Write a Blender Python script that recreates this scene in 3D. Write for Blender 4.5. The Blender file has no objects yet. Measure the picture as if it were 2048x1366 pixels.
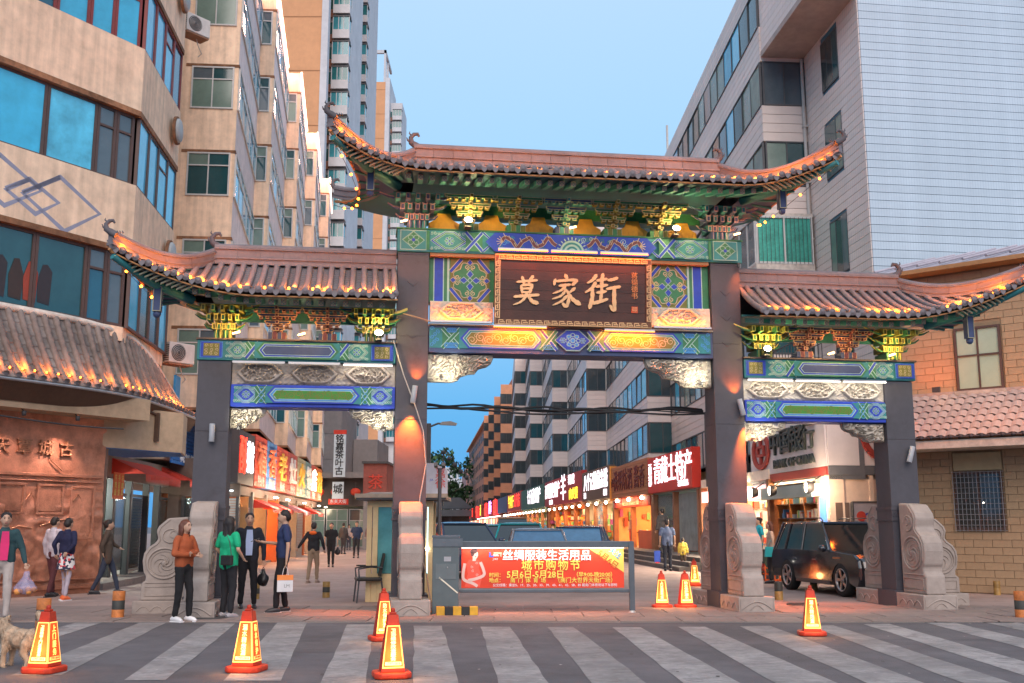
import bpy, math, random
from math import sin, cos, pi, radians, sqrt, atan2, tan, floor
from mathutils import Vector, Matrix, noise
random.seed(7)
SC = bpy.context.scene
COL = SC.collection
# ------------------------------------------------------------------ camera
cam_d = bpy.data.cameras.new('camera'); cam = bpy.data.objects.new('camera', cam_d); COL.objects.link(cam)
cam_d.sensor_width = 36; cam_d.lens = 36*2110/2048; cam_d.clip_end = 2000; cam_d.clip_start = .1
cam.location = (0, 0, 1.5); cam.rotation_euler = (radians(90+9.92), 0, 0)
SC.camera = cam
# ------------------------------------------------------------------ sky (dusk)
W = bpy.data.worlds.new('World'); SC.world = W; W.use_nodes = True
nt = W.node_tree; N_ = nt.nodes; L_ = nt.links; bg = N_['Background']
sky = N_.new('ShaderNodeTexSky'); sky.sky_type = 'NISHITA'; sky.sun_disc = False
sky.sun_elevation = radians(4); sky.sun_rotation = radians(125)
tc = N_.new('ShaderNodeTexCoord'); sp = N_.new('ShaderNodeSeparateXYZ'); L_.new(tc.outputs['Generated'], sp.inputs[0])
rp = N_.new('ShaderNodeValToRGB'); L_.new(sp.outputs['Z'], rp.inputs[0])
cr = rp.color_ramp; cr.elements[0].position = 0.0; cr.elements[0].color = (.06, .36, .80, 1)
cr.elements[1].position = 1.0; cr.elements[1].color = (.60, .74, .93, 1)
for p, c in ((.10, (.10, .43, .85)), (.24, (.33, .64, .98)), (.36, (.40, .67, .98)), (.55, (.52, .72, .96))):
    e = cr.elements.new(p); e.color = (*c, 1)
mulk = N_.new('ShaderNodeMixRGB'); mulk.blend_type = 'MULTIPLY'; mulk.inputs[0].default_value = 1
mulk.inputs[2].default_value = (.16, .16, .16, 1); L_.new(sky.outputs[0], mulk.inputs[1])
mx = N_.new('ShaderNodeMixRGB'); mx.inputs[0].default_value = .9
L_.new(mulk.outputs[0], mx.inputs[1]); L_.new(rp.outputs[0], mx.inputs[2]); L_.new(mx.outputs[0], bg.inputs[0])
bg.inputs[1].default_value = .68
sd = bpy.data.lights.new('sun', 'SUN'); sd.energy = 1.65; sd.angle = radians(55); sd.color = (1, .80, .67)
so = bpy.data.objects.new('sun', sd); COL.objects.link(so)
_d = Vector((-.10, .80, -.56)); so.rotation_euler = _d.to_track_quat('-Z', 'Y').to_euler()
SC.view_settings.view_transform = 'Standard'; SC.view_settings.look = 'None'; SC.view_settings.exposure = .76; SC.view_settings.gamma = 1
SC.view_settings.use_curve_mapping = False
SC.render.engine = 'CYCLES'
SC.cycles.use_denoising = True; SC.cycles.max_bounces = 5; SC.cycles.diffuse_bounces = 3; SC.cycles.glossy_bounces = 3
SC.cycles.transmission_bounces = 4; SC.cycles.transparent_max_bounces = 6; SC.cycles.sample_clamp_indirect = 4
SC.cycles.caustics_reflective = False; SC.cycles.caustics_refractive = False

# ------------------------------------------------------------------ materials
MATS = {}
def mat(name, col, rough=.7, var=.12, scale=6, bump=0, metal=0, emit=0, ecol=None, spec=.4, bscale=None, alpha=1, dirt=0, trans=0, streak=0):
    """A procedural surface: two sizes of noise vary the colour, a third lifts the relief."""
    if name in MATS: return MATS[name]
    m = bpy.data.materials.new(name); m.use_nodes = True; MATS[name] = m
    t = m.node_tree; n = t.nodes; l = t.links; p = n['Principled BSDF']
    p.inputs['Roughness'].default_value = rough; p.inputs['Metallic'].default_value = metal
    p.inputs['Specular IOR Level'].default_value = spec
    if alpha < 1: p.inputs['Alpha'].default_value = alpha
    if trans: p.inputs['Transmission Weight'].default_value = trans
    c = (*col, 1)
    if emit:
        p.inputs['Base Color'].default_value = c
        p.inputs['Emission Color'].default_value = (*(ecol or col), 1); p.inputs['Emission Strength'].default_value = emit
        return m
    co = n.new('ShaderNodeTexCoord'); 
    if var or dirt:
        a = n.new('ShaderNodeTexNoise'); a.inputs['Scale'].default_value = scale; a.inputs['Detail'].default_value = 6; a.inputs['Roughness'].default_value = .65
        l.new(co.outputs['Object'], a.inputs['Vector'])
        b = n.new('ShaderNodeTexNoise'); b.inputs['Scale'].default_value = scale*.13+.2; b.inputs['Detail'].default_value = 3
        if streak:
            mp = n.new('ShaderNodeMapping'); mp.inputs['Scale'].default_value = (5, 5, .25); l.new(co.outputs['Object'], mp.inputs[0]); l.new(mp.outputs[0], b.inputs['Vector'])
            b.inputs['Scale'].default_value = 1.2; b.inputs['Detail'].default_value = 6
        else: l.new(co.outputs['Object'], b.inputs['Vector'])
        ad = n.new('ShaderNodeMath'); ad.operation = 'ADD'; l.new(a.outputs[0], ad.inputs[0]); l.new(b.outputs[0], ad.inputs[1])
        mr = n.new('ShaderNodeMapRange'); mr.inputs[1].default_value = .7; mr.inputs[2].default_value = 1.3
        mr.inputs[3].default_value = 1-var*1.3; mr.inputs[4].default_value = 1+var; l.new(ad.outputs[0], mr.inputs[0])
        oi = n.new('ShaderNodeObjectInfo'); mo = n.new('ShaderNodeMapRange'); mo.inputs[3].default_value = 1-var*.45; mo.inputs[4].default_value = 1+var*.45
        l.new(oi.outputs['Random'], mo.inputs[0]); mm = n.new('ShaderNodeMath'); mm.operation = 'MULTIPLY'; l.new(mr.outputs[0], mm.inputs[0]); l.new(mo.outputs[0], mm.inputs[1])
        v = n.new('ShaderNodeVectorMath'); v.operation = 'SCALE'; v.inputs[0].default_value = col; l.new(mm.outputs[0], v.inputs['Scale'])
        l.new(v.outputs[0], p.inputs['Base Color'])
        rr = n.new('ShaderNodeMapRange'); rr.inputs[3].default_value = max(.03, rough-.1); rr.inputs[4].default_value = min(1, rough+.1)
        l.new(a.outputs[0], rr.inputs[0]); l.new(rr.outputs[0], p.inputs['Roughness'])
    else: p.inputs['Base Color'].default_value = c
    if bump:
        d = n.new('ShaderNodeTexNoise'); d.inputs['Scale'].default_value = bscale or scale*5; d.inputs['Detail'].default_value = 5
        l.new(co.outputs['Object'], d.inputs['Vector']); bp = n.new('ShaderNodeBump'); bp.inputs['Strength'].default_value = bump; bp.inputs['Distance'].default_value = .02
        l.new(d.outputs[0], bp.inputs['Height']); l.new(bp.outputs[0], p.inputs['Normal'])
    return m
def coat_(m, w=.8):
    m.node_tree.nodes['Principled BSDF'].inputs['Coat Weight'].default_value = w; m.node_tree.nodes['Principled BSDF'].inputs['Coat Roughness'].default_value = .04; return m
def glow(name, col, s): return mat(name, col, emit=s, ecol=col)
def glass(name, col, rough=.06, var=.25):
    return mat(name, col, rough=rough, var=var, scale=1.3, spec=.9)

# ------------------------------------------------------------------ mesh builder
class B:
    def __init__(s): s.v = []; s.f = []; s.mi = []; s.ms = []; s.sm = []
    def m(s, m):
        if m not in s.ms: s.ms.append(m)
        return s.ms.index(m)
    def face(s, pts, m, smooth=False):
        k = len(s.v); s.v += [tuple(p) for p in pts]; s.f.append(tuple(range(k, k+len(pts)))); s.mi.append(s.m(m)); s.sm.append(smooth)
    def faces(s, vs, fs, m, smooth=False):
        k = len(s.v); s.v += [tuple(p) for p in vs]; i = s.m(m)
        for f in fs: s.f.append(tuple(k+a for a in f)); s.mi.append(i); s.sm.append(smooth)
    def box(s, x0, x1, y0, y1, z0, z1, m, top=None):
        if x0 > x1: x0, x1 = x1, x0
        if y0 > y1: y0, y1 = y1, y0
        if z0 > z1: z0, z1 = z1, z0
        t = top or (0, 0)   # taper of the top face
        v = [(x0, y0, z0), (x1, y0, z0), (x1, y1, z0), (x0, y1, z0), (x0+t[0], y0+t[1], z1), (x1-t[0], y0+t[1], z1), (x1-t[0], y1-t[1], z1), (x0+t[0], y1-t[1], z1)]
        s.faces(v, [(3, 2, 1, 0), (4, 5, 6, 7), (0, 1, 5, 4), (1, 2, 6, 5), (2, 3, 7, 6), (3, 0, 4, 7)], m)
    def obox(s, c, ax, ay, az, m):
        """A box from its centre and three half-axis vectors."""
        c = Vector(c); ax = Vector(ax); ay = Vector(ay); az = Vector(az)
        v = [c-ax-ay-az, c+ax-ay-az, c+ax+ay-az, c-ax+ay-az, c-ax-ay+az, c+ax-ay+az, c+ax+ay+az, c-ax+ay+az]
        s.faces(v, [(3, 2, 1, 0), (4, 5, 6, 7), (0, 1, 5, 4), (1, 2, 6, 5), (2, 3, 7, 6), (3, 0, 4, 7)], m)
    def prism(s, poly, a, b, m, ax='y', smooth=False, caps=True):
        """poly: 2-D outline; ax: the axis it is extruded along between a and b."""
        def P(p, t): return (p[0], t, p[1]) if ax == 'y' else (t, p[0], p[1]) if ax == 'x' else (p[0], p[1], t)
        n = len(poly); v = [P(p, a) for p in poly]+[P(p, b) for p in poly]; i = s.m(m); k = len(s.v); s.v += v
        for j in range(n):
            q = (j+1) % n; s.f.append((k+j, k+q, k+n+q, k+n+j)); s.mi.append(i); s.sm.append(smooth)
        if caps:
            s.f.append(tuple(range(k+n-1, k-1, -1))); s.f.append(tuple(range(k+n, k+2*n))); s.mi += [i, i]; s.sm += [False, False]
    def tube(s, pts, r, m, n=8, caps=True, smooth=True):
        pts = [Vector(p) for p in pts]; k = len(pts); rs = r if isinstance(r, (list, tuple)) else [r]*k
        rings = []; up = None
        for i, p in enumerate(pts):
            d = (pts[min(i+1, k-1)]-pts[max(i-1, 0)]).normalized()
            if up is None: up = Vector((0, 0, 1)) if abs(d.z) < .9 else Vector((0, 1, 0))
            x = d.cross(up).normalized(); y = x.cross(d).normalized(); up = y
            rings.append([p+(x*cos(2*pi*j/n)+y*sin(2*pi*j/n))*rs[i] for j in range(n)])
        v = [q for g in rings for q in g]; f = []
        for i in range(k-1):
            for j in range(n): a = i*n+j; b = i*n+(j+1) % n; f.append((a, b, b+n, a+n))
        s.faces(v, f, m, smooth)
        if caps:
            s.face(list(reversed(rings[0])), m); s.face(rings[-1], m)
    def lathe(s, prof, m, c=(0, 0, 0), n=20, axis='z', smooth=True):
        v = []; f = []
        for r, h in prof:
            for j in range(n):
                a = 2*pi*j/n; x, y = r*cos(a), r*sin(a)
                v.append((c[0]+x, c[1]+y, c[2]+h) if axis == 'z' else (c[0]+h, c[1]+x, c[2]+y) if axis == 'x' else (c[0]+x, c[1]+h, c[2]+y))
        for i in range(len(prof)-1):
            for j in range(n): a = i*n+j; b = i*n+(j+1) % n; f.append((a, b, b+n, a+n))
        s.faces(v, f, m, smooth)
    def ball(s, c, r, m, n=10, sc=(1, 1, 1)):
        s.faces([(c[0]+r*sc[0]*cos(2*pi*j/n)*sin(pi*i/6), c[1]+r*sc[1]*sin(2*pi*j/n)*sin(pi*i/6), c[2]+r*sc[2]*cos(pi*i/6)) for i in range(7) for j in range(n)],
                [(i*n+j, i*n+(j+1) % n, (i+1)*n+(j+1) % n, (i+1)*n+j) for i in range(6) for j in range(n)], m, True)
    def grid(s, fn, nu, nv, m, smooth=True):
        v = [fn(i/nu, j/nv) for j in range(nv+1) for i in range(nu+1)]
        f = [(j*(nu+1)+i, j*(nu+1)+i+1, (j+1)*(nu+1)+i+1, (j+1)*(nu+1)+i) for j in range(nv) for i in range(nu)]
        s.faces(v, f, m, smooth)
    def mesh(s, name):
        me = bpy.data.meshes.new(name); me.from_pydata(s.v, [], s.f)
        for m in s.ms: me.materials.append(m)
        me.polygons.foreach_set('material_index', s.mi); me.polygons.foreach_set('use_smooth', s.sm); me.update(); return me
    def build(s, name, parent=None, kind=None, loc=None, rz=None, label=None, bevel=0):
        o = bpy.data.objects.new(name, s.mesh(name)); COL.objects.link(o); o.parent = parent
        if kind: o['kind'] = kind
        if label: o['label'] = label
        if loc: o.location = loc
        if rz is not None: o.rotation_euler.z = rz
        if bevel:
            md = o.modifiers.new('soft_edge', 'BEVEL'); md.width = bevel; md.segments = 2; md.limit_method = 'ANGLE'
        return o
def tag(o, label, cat, group=None, kind=None):
    o['label'] = label; o['category'] = cat
    if group: o['group'] = group
    if kind: o['kind'] = kind
    return o
def thing(name, label, cat, loc=(0, 0, 0), rz=0, group=None):
    o = bpy.data.objects.new(name, None); COL.objects.link(o); o.location = loc; o.rotation_euler = (0, 0, rz); o.empty_display_size = .2
    return tag(o, label, cat, group)
def inst(me, name, parent, loc=(0, 0, 0), rot=(0, 0, 0), sc=(1, 1, 1)):
    o = bpy.data.objects.new(name, me); COL.objects.link(o); o.parent = parent; o.location = loc; o.rotation_euler = rot; o.scale = sc; return o
def copy_tree(o, parent=None):
    c = o.copy(); COL.objects.link(c); c.parent = parent
    for ch in list(o.children): copy_tree(ch, c)
    return c
TXT = {}
def text_mesh(body, size, ext=.0, bold=0, space=1.0, align='CENTER'):
    k = (body, size, ext, bold, space, align)
    if k not in TXT:
        c = bpy.data.curves.new('lettering', 'FONT'); c.body = body; c.size = size; c.extrude = ext; c.resolution_u = 2
        c.bevel_depth = bold; c.bevel_resolution = 0; c.align_x = align; c.align_y = 'CENTER'; c.space_character = space; c.space_line = .95
        o = bpy.data.objects.new('lettering', c); COL.objects.link(o)
        dg = bpy.context.evaluated_depsgraph_get(); TXT[k] = bpy.data.meshes.new_from_object(o.evaluated_get(dg))
        bpy.data.objects.remove(o); bpy.data.curves.remove(c)
    return TXT[k]
def text(body, size, m, parent, loc, rz=0, ext=.004, bold=0, space=1.0, align='CENTER', name='lettering', sx=1, rx=pi/2, skew=None):
    me = text_mesh(body, size, ext, bold, space, align).copy(); me.materials.clear(); me.materials.append(m)
    o = bpy.data.objects.new(name, me); COL.objects.link(o); o.parent = parent; o.location = loc; o.rotation_euler = (rx, 0, rz); o.scale = (sx, 1, 1)
    return o
def lamp(kind, parent, loc, e, col, size=.1, rot=None, name='lamp', spot=None, blend=.6, sizey=None, target=None):
    d = bpy.data.lights.new(name, kind); d.energy = e; d.color = col
    if kind == 'AREA':
        d.size = size
        if sizey: d.shape = 'RECTANGLE'; d.size_y = sizey
    else: d.shadow_soft_size = size
    if kind == 'SPOT': d.spot_size = spot or radians(60); d.spot_blend = blend
    o = bpy.data.objects.new(name, d); COL.objects.link(o); o.parent = parent; o.location = loc
    if target is not None: o.rotation_euler = (Vector(target)-Vector(loc)).to_track_quat('-Z', 'Y').to_euler()
    elif rot: o.rotation_euler = rot
    return o
ORANGE = (1, .155, .014)
# street frame: everything along the street shares one direction
SA = atan2(.9967, -.0813)       # the angle of the street's axis
def street(L, Y): return (L-.0813*Y, Y)
def gp(px, py, z=0):
    """Where the ground meets the sight line of a pixel of the photograph (used once, to read positions off it)."""
    th = radians(9.92); a = (px-1024)/2110; u = (683-py)/2110
    d = (a, cos(th)-u*sin(th), sin(th)+u*cos(th)); t = (z-1.5)/d[2]; return (d[0]*t, d[1]*t)
# ------------------------------------------------------------------ ground
asphalt = mat('asphalt', (.132, .125, .135), .85, .26, 2.2, .45, bscale=160)
paving = mat('paving', (.36, .265, .235), .8, .18, 5, .2, bscale=90)
granite = mat('granite_slab', (.25, .195, .175), .75, .2, 8, .15, bscale=120)
wpaint = mat('road_paint', (.27, .258, .255), .8, .3, 9, .25, bscale=120)
def worn(m, under, thr, scale):
    # bare patches where traffic has taken the paint off
    t = m.node_tree; n = t.nodes; l = t.links; p_ = n['Principled BSDF']; src = p_.inputs['Base Color'].links[0].from_socket; co = n.new('ShaderNodeTexCoord')
    a = n.new('ShaderNodeTexNoise'); a.inputs['Scale'].default_value = scale; a.inputs['Detail'].default_value = 8; a.inputs['Roughness'].default_value = .75; l.new(co.outputs['Object'], a.inputs['Vector'])
    r = n.new('ShaderNodeMapRange'); r.inputs[1].default_value = thr-.05; r.inputs[2].default_value = thr+.06; l.new(a.outputs[0], r.inputs[0])
    x = n.new('ShaderNodeMixRGB'); l.new(r.outputs[0], x.inputs[0]); l.new(src, x.inputs[1]); x.inputs[2].default_value = (*under, 1); l.new(x.outputs[0], p_.inputs['Base Color'])
worn(wpaint, (.19, .18, .185), .55, 2.6); worn(asphalt, (.118, .11, .12), .60, .8); worn(granite, (.17, .14, .13), .6, 1.7); worn(paving, (.27, .195, .17), .58, .6)
b = B(); b.grid(lambda u, v: (-900+1800*u, -300+1500*v, -.012), 2, 2, asphalt); b.build('ground', kind='structure')
b = B(); b.face([(-60, -20, 0), (60, -20, 0), (60, 17.1, 0), (-60, 17.1, 0)], asphalt); road = b.build('road', kind='structure')
b = B(); b.face([(-60, 17.1, .004), (60, 17.1, .004), (60, 20.6, .004), (-60, 20.6, .004)], mat('apron_concrete', (.23, .205, .195), .8, .2, 2.2, .2)); apron = b.build('pavement', kind='structure')
b = B(); b.face([(-60, 20.6, 0), (60, 20.6, 0), (40, 330, 0), (-80, 330, 0)], paving); b.build('street', kind='structure')
# granite slabs of the apron, a slab at a time
k = 0
for j in range(4):
    for i in range(-13, 14):
        w = .98; x = i*1.0+(j % 2)*.5+.2; y = 17.2+j*.82
        if abs(x) > 13.4: continue
        q = B(); q.box(-w/2+random.uniform(0, .01), w/2, 0, .80, .0, .014+random.uniform(0, .006), granite); q.build('slab', apron, loc=(x, y, .004)); k += 1
# worn crosswalk stripes: bars running away from the camera
def stripe(p0, p1, p2, p3):
    q = B(); P = [gp(*p) for p in (p0, p1, p2, p3)]; n = 10; v = []
    for i in range(n+1):
        t = i/n; j = (lambda: random.uniform(-.012, .012))
        v.append((P[0][0]+(P[3][0]-P[0][0])*t+j(), P[0][1]+(P[3][1]-P[0][1])*t)); v.append((P[1][0]+(P[2][0]-P[1][0])*t+j(), P[1][1]+(P[2][1]-P[1][1])*t))
    q.faces([(x, y, .004) for x, y in v], [(2*i, 2*i+1, 2*i+3, 2*i+2) for i in range(n)], wpaint)
    q.build('stripe', road)
for s in (((278, 1246), (332, 1246), (122, 1350), (20, 1352)), ((412, 1247), (472, 1247), (332, 1361), (248, 1361)), ((556, 1246), (613, 1246), (562, 1362), (446, 1362)),
          ((694, 1249), (748, 1249), (728, 1392), (632, 1392)), ((828, 1252), (883, 1252), (928, 1395), (826, 1395)), ((962, 1254), (1020, 1254), (1115, 1395), (1006, 1395)),
          ((1096, 1255), (1148, 1255), (1330, 1395), (1206, 1395)), ((1226, 1255), (1282, 1255), (1532, 1395), (1400, 1395)), ((1356, 1254), (1410, 1254), (1740, 1395), (1600, 1395)),
          ((1480, 1253), (1540, 1252), (1925, 1395), (1800, 1395)), ((1618, 1252), (1668, 1251), (2080, 1385), (1975, 1385)), ((1728, 1249), (1778, 1248), (2150, 1352), (2080, 1362)),
          ((1848, 1245), (1900, 1244), (2200, 1312), (2160, 1326)), ((1956, 1243), (2012, 1242), (2300, 1290), (2260, 1305)), ((150, 1246), (202, 1246), (-120, 1350), (-230, 1352))): stripe(*s)
random.seed(12)
pm_ = mat('road_patch_tar', (.112, .105, .112), .8, .2, 6, .4, bscale=140)
for (x, y, w, d) in ((-3.2, 13.2, 1.7, 1.1), (4.6, 14.6, 2.4, .8), (7.2, 12.4, 1.3, 1.6), (.8, 15.4, 1.0, .7)):
    q = B(); q.face([(x+w*a+random.uniform(-.05, .05), y+d*c+random.uniform(-.05, .05), .0022) for a, c in ((0, 0), (.5, -.03), (1, 0), (1.02, .5), (1, 1), (.5, 1.04), (0, 1), (-.02, .5))], pm_); q.build('road_patch', road)
for k in range(9):
    x = random.uniform(-8, 8); y = random.uniform(10.8, 16.5); a = random.uniform(-.5, .5)+(pi/2 if k % 3 == 0 else 0); pts = []
    for i in range(16): pts.append((x, y, .0062)); a += random.gauss(0, .35); x += cos(a)*.16; y += sin(a)*.16
    q = B(); v = []
    for i, p_ in enumerate(pts): w = .007*(1-abs(i/7.5-1)*.7); v += [(p_[0], p_[1]-w, p_[2]), (p_[0]+w*.5, p_[1]+w, p_[2])]
    q.faces(v, [(2*i, 2*i+1, 2*i+3, 2*i+2) for i in range(15)], mat('crack', (.05, .047, .05), .9)); q.build('crack', road)
# iron covers and a drain in the paving
def cover(x, y, r):
    q = B(); q.lathe([(0, .02), (r, .02), (r, .0)], mat('cast_iron', (.06, .055, .055), .6, .2, 12, .4), n=20)
    for i in range(-3, 4): q.box(-r*.8, r*.8, i*r*.24-.008, i*r*.24+.008, .02, .026, MATS['cast_iron'])
    return q
o = cover(0, 0, .32).build('manhole_cover', loc=(-4.95, 17.75, .008)); tag(o, 'round iron cover set in the paving behind the woman in the rust coloured sweater', 'manhole cover')
o = cover(0, 0, .3).build('manhole_cover', loc=(5.6, 20.9, .004)); tag(o, 'dark round iron cover set in paving between the two pillars at the parked car', 'manhole cover')
# ------------------------------------------------------------------ the memorial gate
GA = radians(8); GC = (1.13, 19.61)
GU = (cos(GA), sin(GA)); GN = (-sin(GA), cos(GA))
def gw(u, v, z=0): return (GC[0]+GU[0]*u+GN[0]*v, GC[1]+GU[1]*u+GN[1]*v, z)
gate = thing('memorial_gate', 'tall three bay painted street gate with grey tiled roofs and a gold lettered plaque', 'gate', gw(0, 0), GA)
stone = mat('grey_granite_cladding', (.070, .068, .082), .62, .13, 9, .12, bscale=220)
carv = mat('carved_limestone', (.50, .45, .38), .7, .2, 9, .3, bscale=60)
pale = mat('pale_stone', (.36, .30, .265), .75, .16, 7, .3, bscale=50)
GREEN = mat('green_paint', (.035, .17, .075), .55, .18, 10); BLUE = mat('blue_paint', (.02, .055, .42), .55, .18, 10)
TEAL = mat('teal_paint', (.03, .20, .22), .55, .18, 10); LINE = mat('pale_line_paint', (.34, .50, .44), .6, .12, 10)
GOLD = mat('gold_line_paint', (.52, .40, .24), .5, .15, 10); NAVY = mat('slate_paint', (.05, .075, .17), .6, .15, 10)
SKYB = mat('light_blue_paint', (.06, .26, .62), .55, .15, 10); OLIVE = mat('olive_paint', (.16, .15, .03), .6, .15, 10)
YEL = mat('yellow_board', (.62, .30, .03), .55, .15, 8); MAROON = mat('maroon_paint', (.16, .05, .06), .6, .15, 10)
tile = mat('clay_roof_tile', (.175, .155, .165), .6, .2, 9, .2, bscale=60); tiled = mat('dark_clay', (.10, .09, .10), .7, .2, 9)
wood = mat('dark_timber', (.10, .055, .035), .6, .2, 10)

worn(stone, (.054, .050, .060), .58, 1.6)
# --- flat painted pictures: thin layers of polygons on a beam's face
class Paint:
    def __init__(s, y=-.003): s.b = B(); s.y = y; s.k = 0
    def lay(s): s.k += 1; return s.y-.0012*s.k
    def fill(s, pts, m):
        y = s.y; ar = sum(pts[i][0]*pts[(i+1) % len(pts)][1]-pts[(i+1) % len(pts)][0]*pts[i][1] for i in range(len(pts)))
        if ar < 0: pts = pts[::-1]
        s.b.face([(x, y, z) for x, z in pts], m)
    def line(s, pts, w, m, close=False):
        if close: pts = list(pts)+[pts[0], pts[1]]
        n = len(pts); L = []; R = []
        for i, (x, z) in enumerate(pts):
            a = pts[max(i-1, 0)]; c = pts[min(i+1, n-1)]; dx, dz = c[0]-a[0], c[1]-a[1]; q = sqrt(dx*dx+dz*dz) or 1
            L.append((x-dz/q*w/2, z+dx/q*w/2)); R.append((x+dz/q*w/2, z-dx/q*w/2))
        v = []; f = []
        for a, c in zip(L, R): v += [(a[0], s.y, a[1]), (c[0], s.y, c[1])]
        for i in range(n-1): f.append((2*i, 2*i+1, 2*i+3, 2*i+2))
        s.b.faces(v, f, m)
    def up(s, d=.0015): s.y -= d
    def spiral(s, x, z, r, m, w=.012, turns=1.4, a0=0, d=1):
        s.line([(x+r*(1-.8*i/18)*cos(a0+d*turns*2*pi*i/18), z+r*(1-.8*i/18)*sin(a0+d*turns*2*pi*i/18)) for i in range(19)], w, m)
    def flower(s, x, z, r, m1, m2, ml, n=8):
        for i in range(n):
            a = 2*pi*i/n; c = (x+cos(a)*r*.62, z+sin(a)*r*.62); q = r*.30
            s.fill([(c[0]+q*cos(t*pi/3+a), c[1]+q*.8*sin(t*pi/3+a)) for t in range(6)], ml)
        s.up()
        for i in range(n):
            a = 2*pi*i/n; c = (x+cos(a)*r*.62, z+sin(a)*r*.62); q = r*.2
            s.fill([(c[0]+q*cos(t*pi/3+a), c[1]+q*.8*sin(t*pi/3+a)) for t in range(6)], m1 if i % 2 else m2)
        s.fill([(x+r*.3*cos(t*pi/4), z+r*.3*sin(t*pi/4)) for t in range(8)], ml); s.up()
        s.fill([(x+r*.2*cos(t*pi/4), z+r*.2*sin(t*pi/4)) for t in range(8)], m1)
    def ring(s, x, z, r, m, w=.012, n=14): s.line([(x+r*cos(2*pi*i/n), z+r*sin(2*pi*i/n)) for i in range(n)], w, m, True)
def chevrons(p, x0, x1, z0, z1, base, cols, ml):
    """A panel of nested lozenges between x0 and x1, a rosette in the middle."""
    cx, cz = (x0+x1)/2, (z0+z1)/2; hw, hh = (x1-x0)/2, (z1-z0)/2
    p.fill([(x0, z0), (x1, z0), (x1, z1), (x0, z1)], base); p.up()
    for k, sc in enumerate((1.0, .86, .72)):
        q = [(cx-hw*sc, cz), (cx-hw*.25*sc, cz+hh*sc), (cx+hw*.25*sc, cz+hh*sc), (cx+hw*sc, cz), (cx+hw*.25*sc, cz-hh*sc), (cx-hw*.25*sc, cz-hh*sc)]
        p.line(q, .016, ml, True); p.fill(q, cols[k % len(cols)]); p.up()
    for sx in (-1, 1):
        for sz in (-1, 1):
            for t in range(3): p.spiral(cx+sx*hw*(.94-.2*t), cz+sz*hh*(.78-.03*t)+0, hh*.17, ml, .009, 1.2, random.random()*6)
    p.flower(cx, cz, hh*.55, BLUE, GREEN, ml)
def cross_bars(p, x, z0, z1, w, m1, m2):
    """An X between two lozenges."""
    h = (z1-z0)
    p.fill([(x-w, z0), (x+w, z0), (x+w, z1), (x-w, z1)], GREEN); p.up()
    for s in (-1, 1):
        p.line([(x-w*s, z0), (x+w*s, z1)], .075, LINE); p.up(); p.line([(x-w*s, z0), (x+w*s, z1)], .045, m1 if s > 0 else m2); p.up()
def cartouche(p, x0, x1, z0, z1, fillm, rim1, rim2, curls=None, nose=None):
    h = z1-z0; nz = nose or h*.42; zc = (z0+z1)/2
    p.fill([(x0-.02, z0), (x1+.02, z0), (x1+.02, z1), (x0-.02, z1)], TEAL); p.up()
    for k, (d, m) in enumerate(((0, rim1), (.030, LINE), (.042, rim2), (.066, LINE), (.076, fillm))):
        q = [(x0+d*1.6, zc), (x0+nz+d*.7, z1-d), (x1-nz-d*.7, z1-d), (x1-d*1.6, zc), (x1-nz-d*.7, z0+d), (x0+nz+d*.7, z0+d)]
        p.fill(q, m); p.up()
    if curls:
        n = int((x1-x0-nz*1.6)/(h*.42)); 
        for i in range(n):
            x = x0+nz*.9+(i+.5)*(x1-x0-nz*1.8)/n
            p.spiral(x, zc+(h*.07 if i % 2 else -h*.07), h*.24, curls, .012, 1.5, i*1.7, 1 if i % 2 else -1)
            p.spiral(x+h*.2, zc-(h*.14 if i % 2 else -h*.14), h*.12, curls, .009, 1.2, i*2.3)
def beam(name, x0, x1, z0, z1, y0, y1, m, parent=None):
    q = B(); q.box(x0, x1, y0, y1, z0, z1, m); return q.build(name, parent or gate, bevel=.012)

# --- pillars
for s, uc, zt in ((-1, -3.0, 6.555), (1, 3.05, 6.545), (-1, -6.52, 4.425), (1, 6.5, 4.29)):
    q = B(); w = .29
    zs = [.0, 1.0, 1.58]; z = 1.86
    while z < zt-.01:
        zn = min(zt, z+ (1.55 if abs(uc) < 4 else 1.3)); q.box(uc-w, uc+w, .0, .58, z, zn-.006, stone); q.box(uc-w+.006, uc+w-.006, .006, .574, zn-.006, zn, tiled); z = zn
    q.box(uc-w, uc+w, 0, .58, .3, 1.60, stone)
    pl = q.build('pillar', gate, bevel=.012)
    q = B()   # carved collar above the drum stones
    for za, zb, e in ((1.60, 1.64, .02), (1.64, 1.80, .008), (1.80, 1.86, .02)): q.box(uc-w-e, uc+w+e, -e, .58+e, za, zb, stone)
    for i in range(9):
        x = uc-w+.03+i*.065; q.tube([(x+.02*cos(t*pi/3), -.012, 1.72+.045*sin(t*pi/3)) for t in range(7)], .006, stone, 4)
    q.build('collar', pl)
    q = B(); q.box(uc-w-.06, uc+w+.06, -.06, .64, 0, .3, stone); q.build('plinth', pl)
    if abs(uc) < 4:   # shallow carved diamonds up the shaft
        for zc in (5.0, 5.5, 6.0):
            q = B()
            for e in (.0,): q.tube([(uc-.11+e, -.004, zc), (uc, -.004, zc-.1+e), (uc+.11-e, -.004, zc), (uc, -.004, zc+.1-e), (uc-.11+e, -.004, zc)], .006, stone, 4)
            q.build('diamond_carving', pl)

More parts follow.
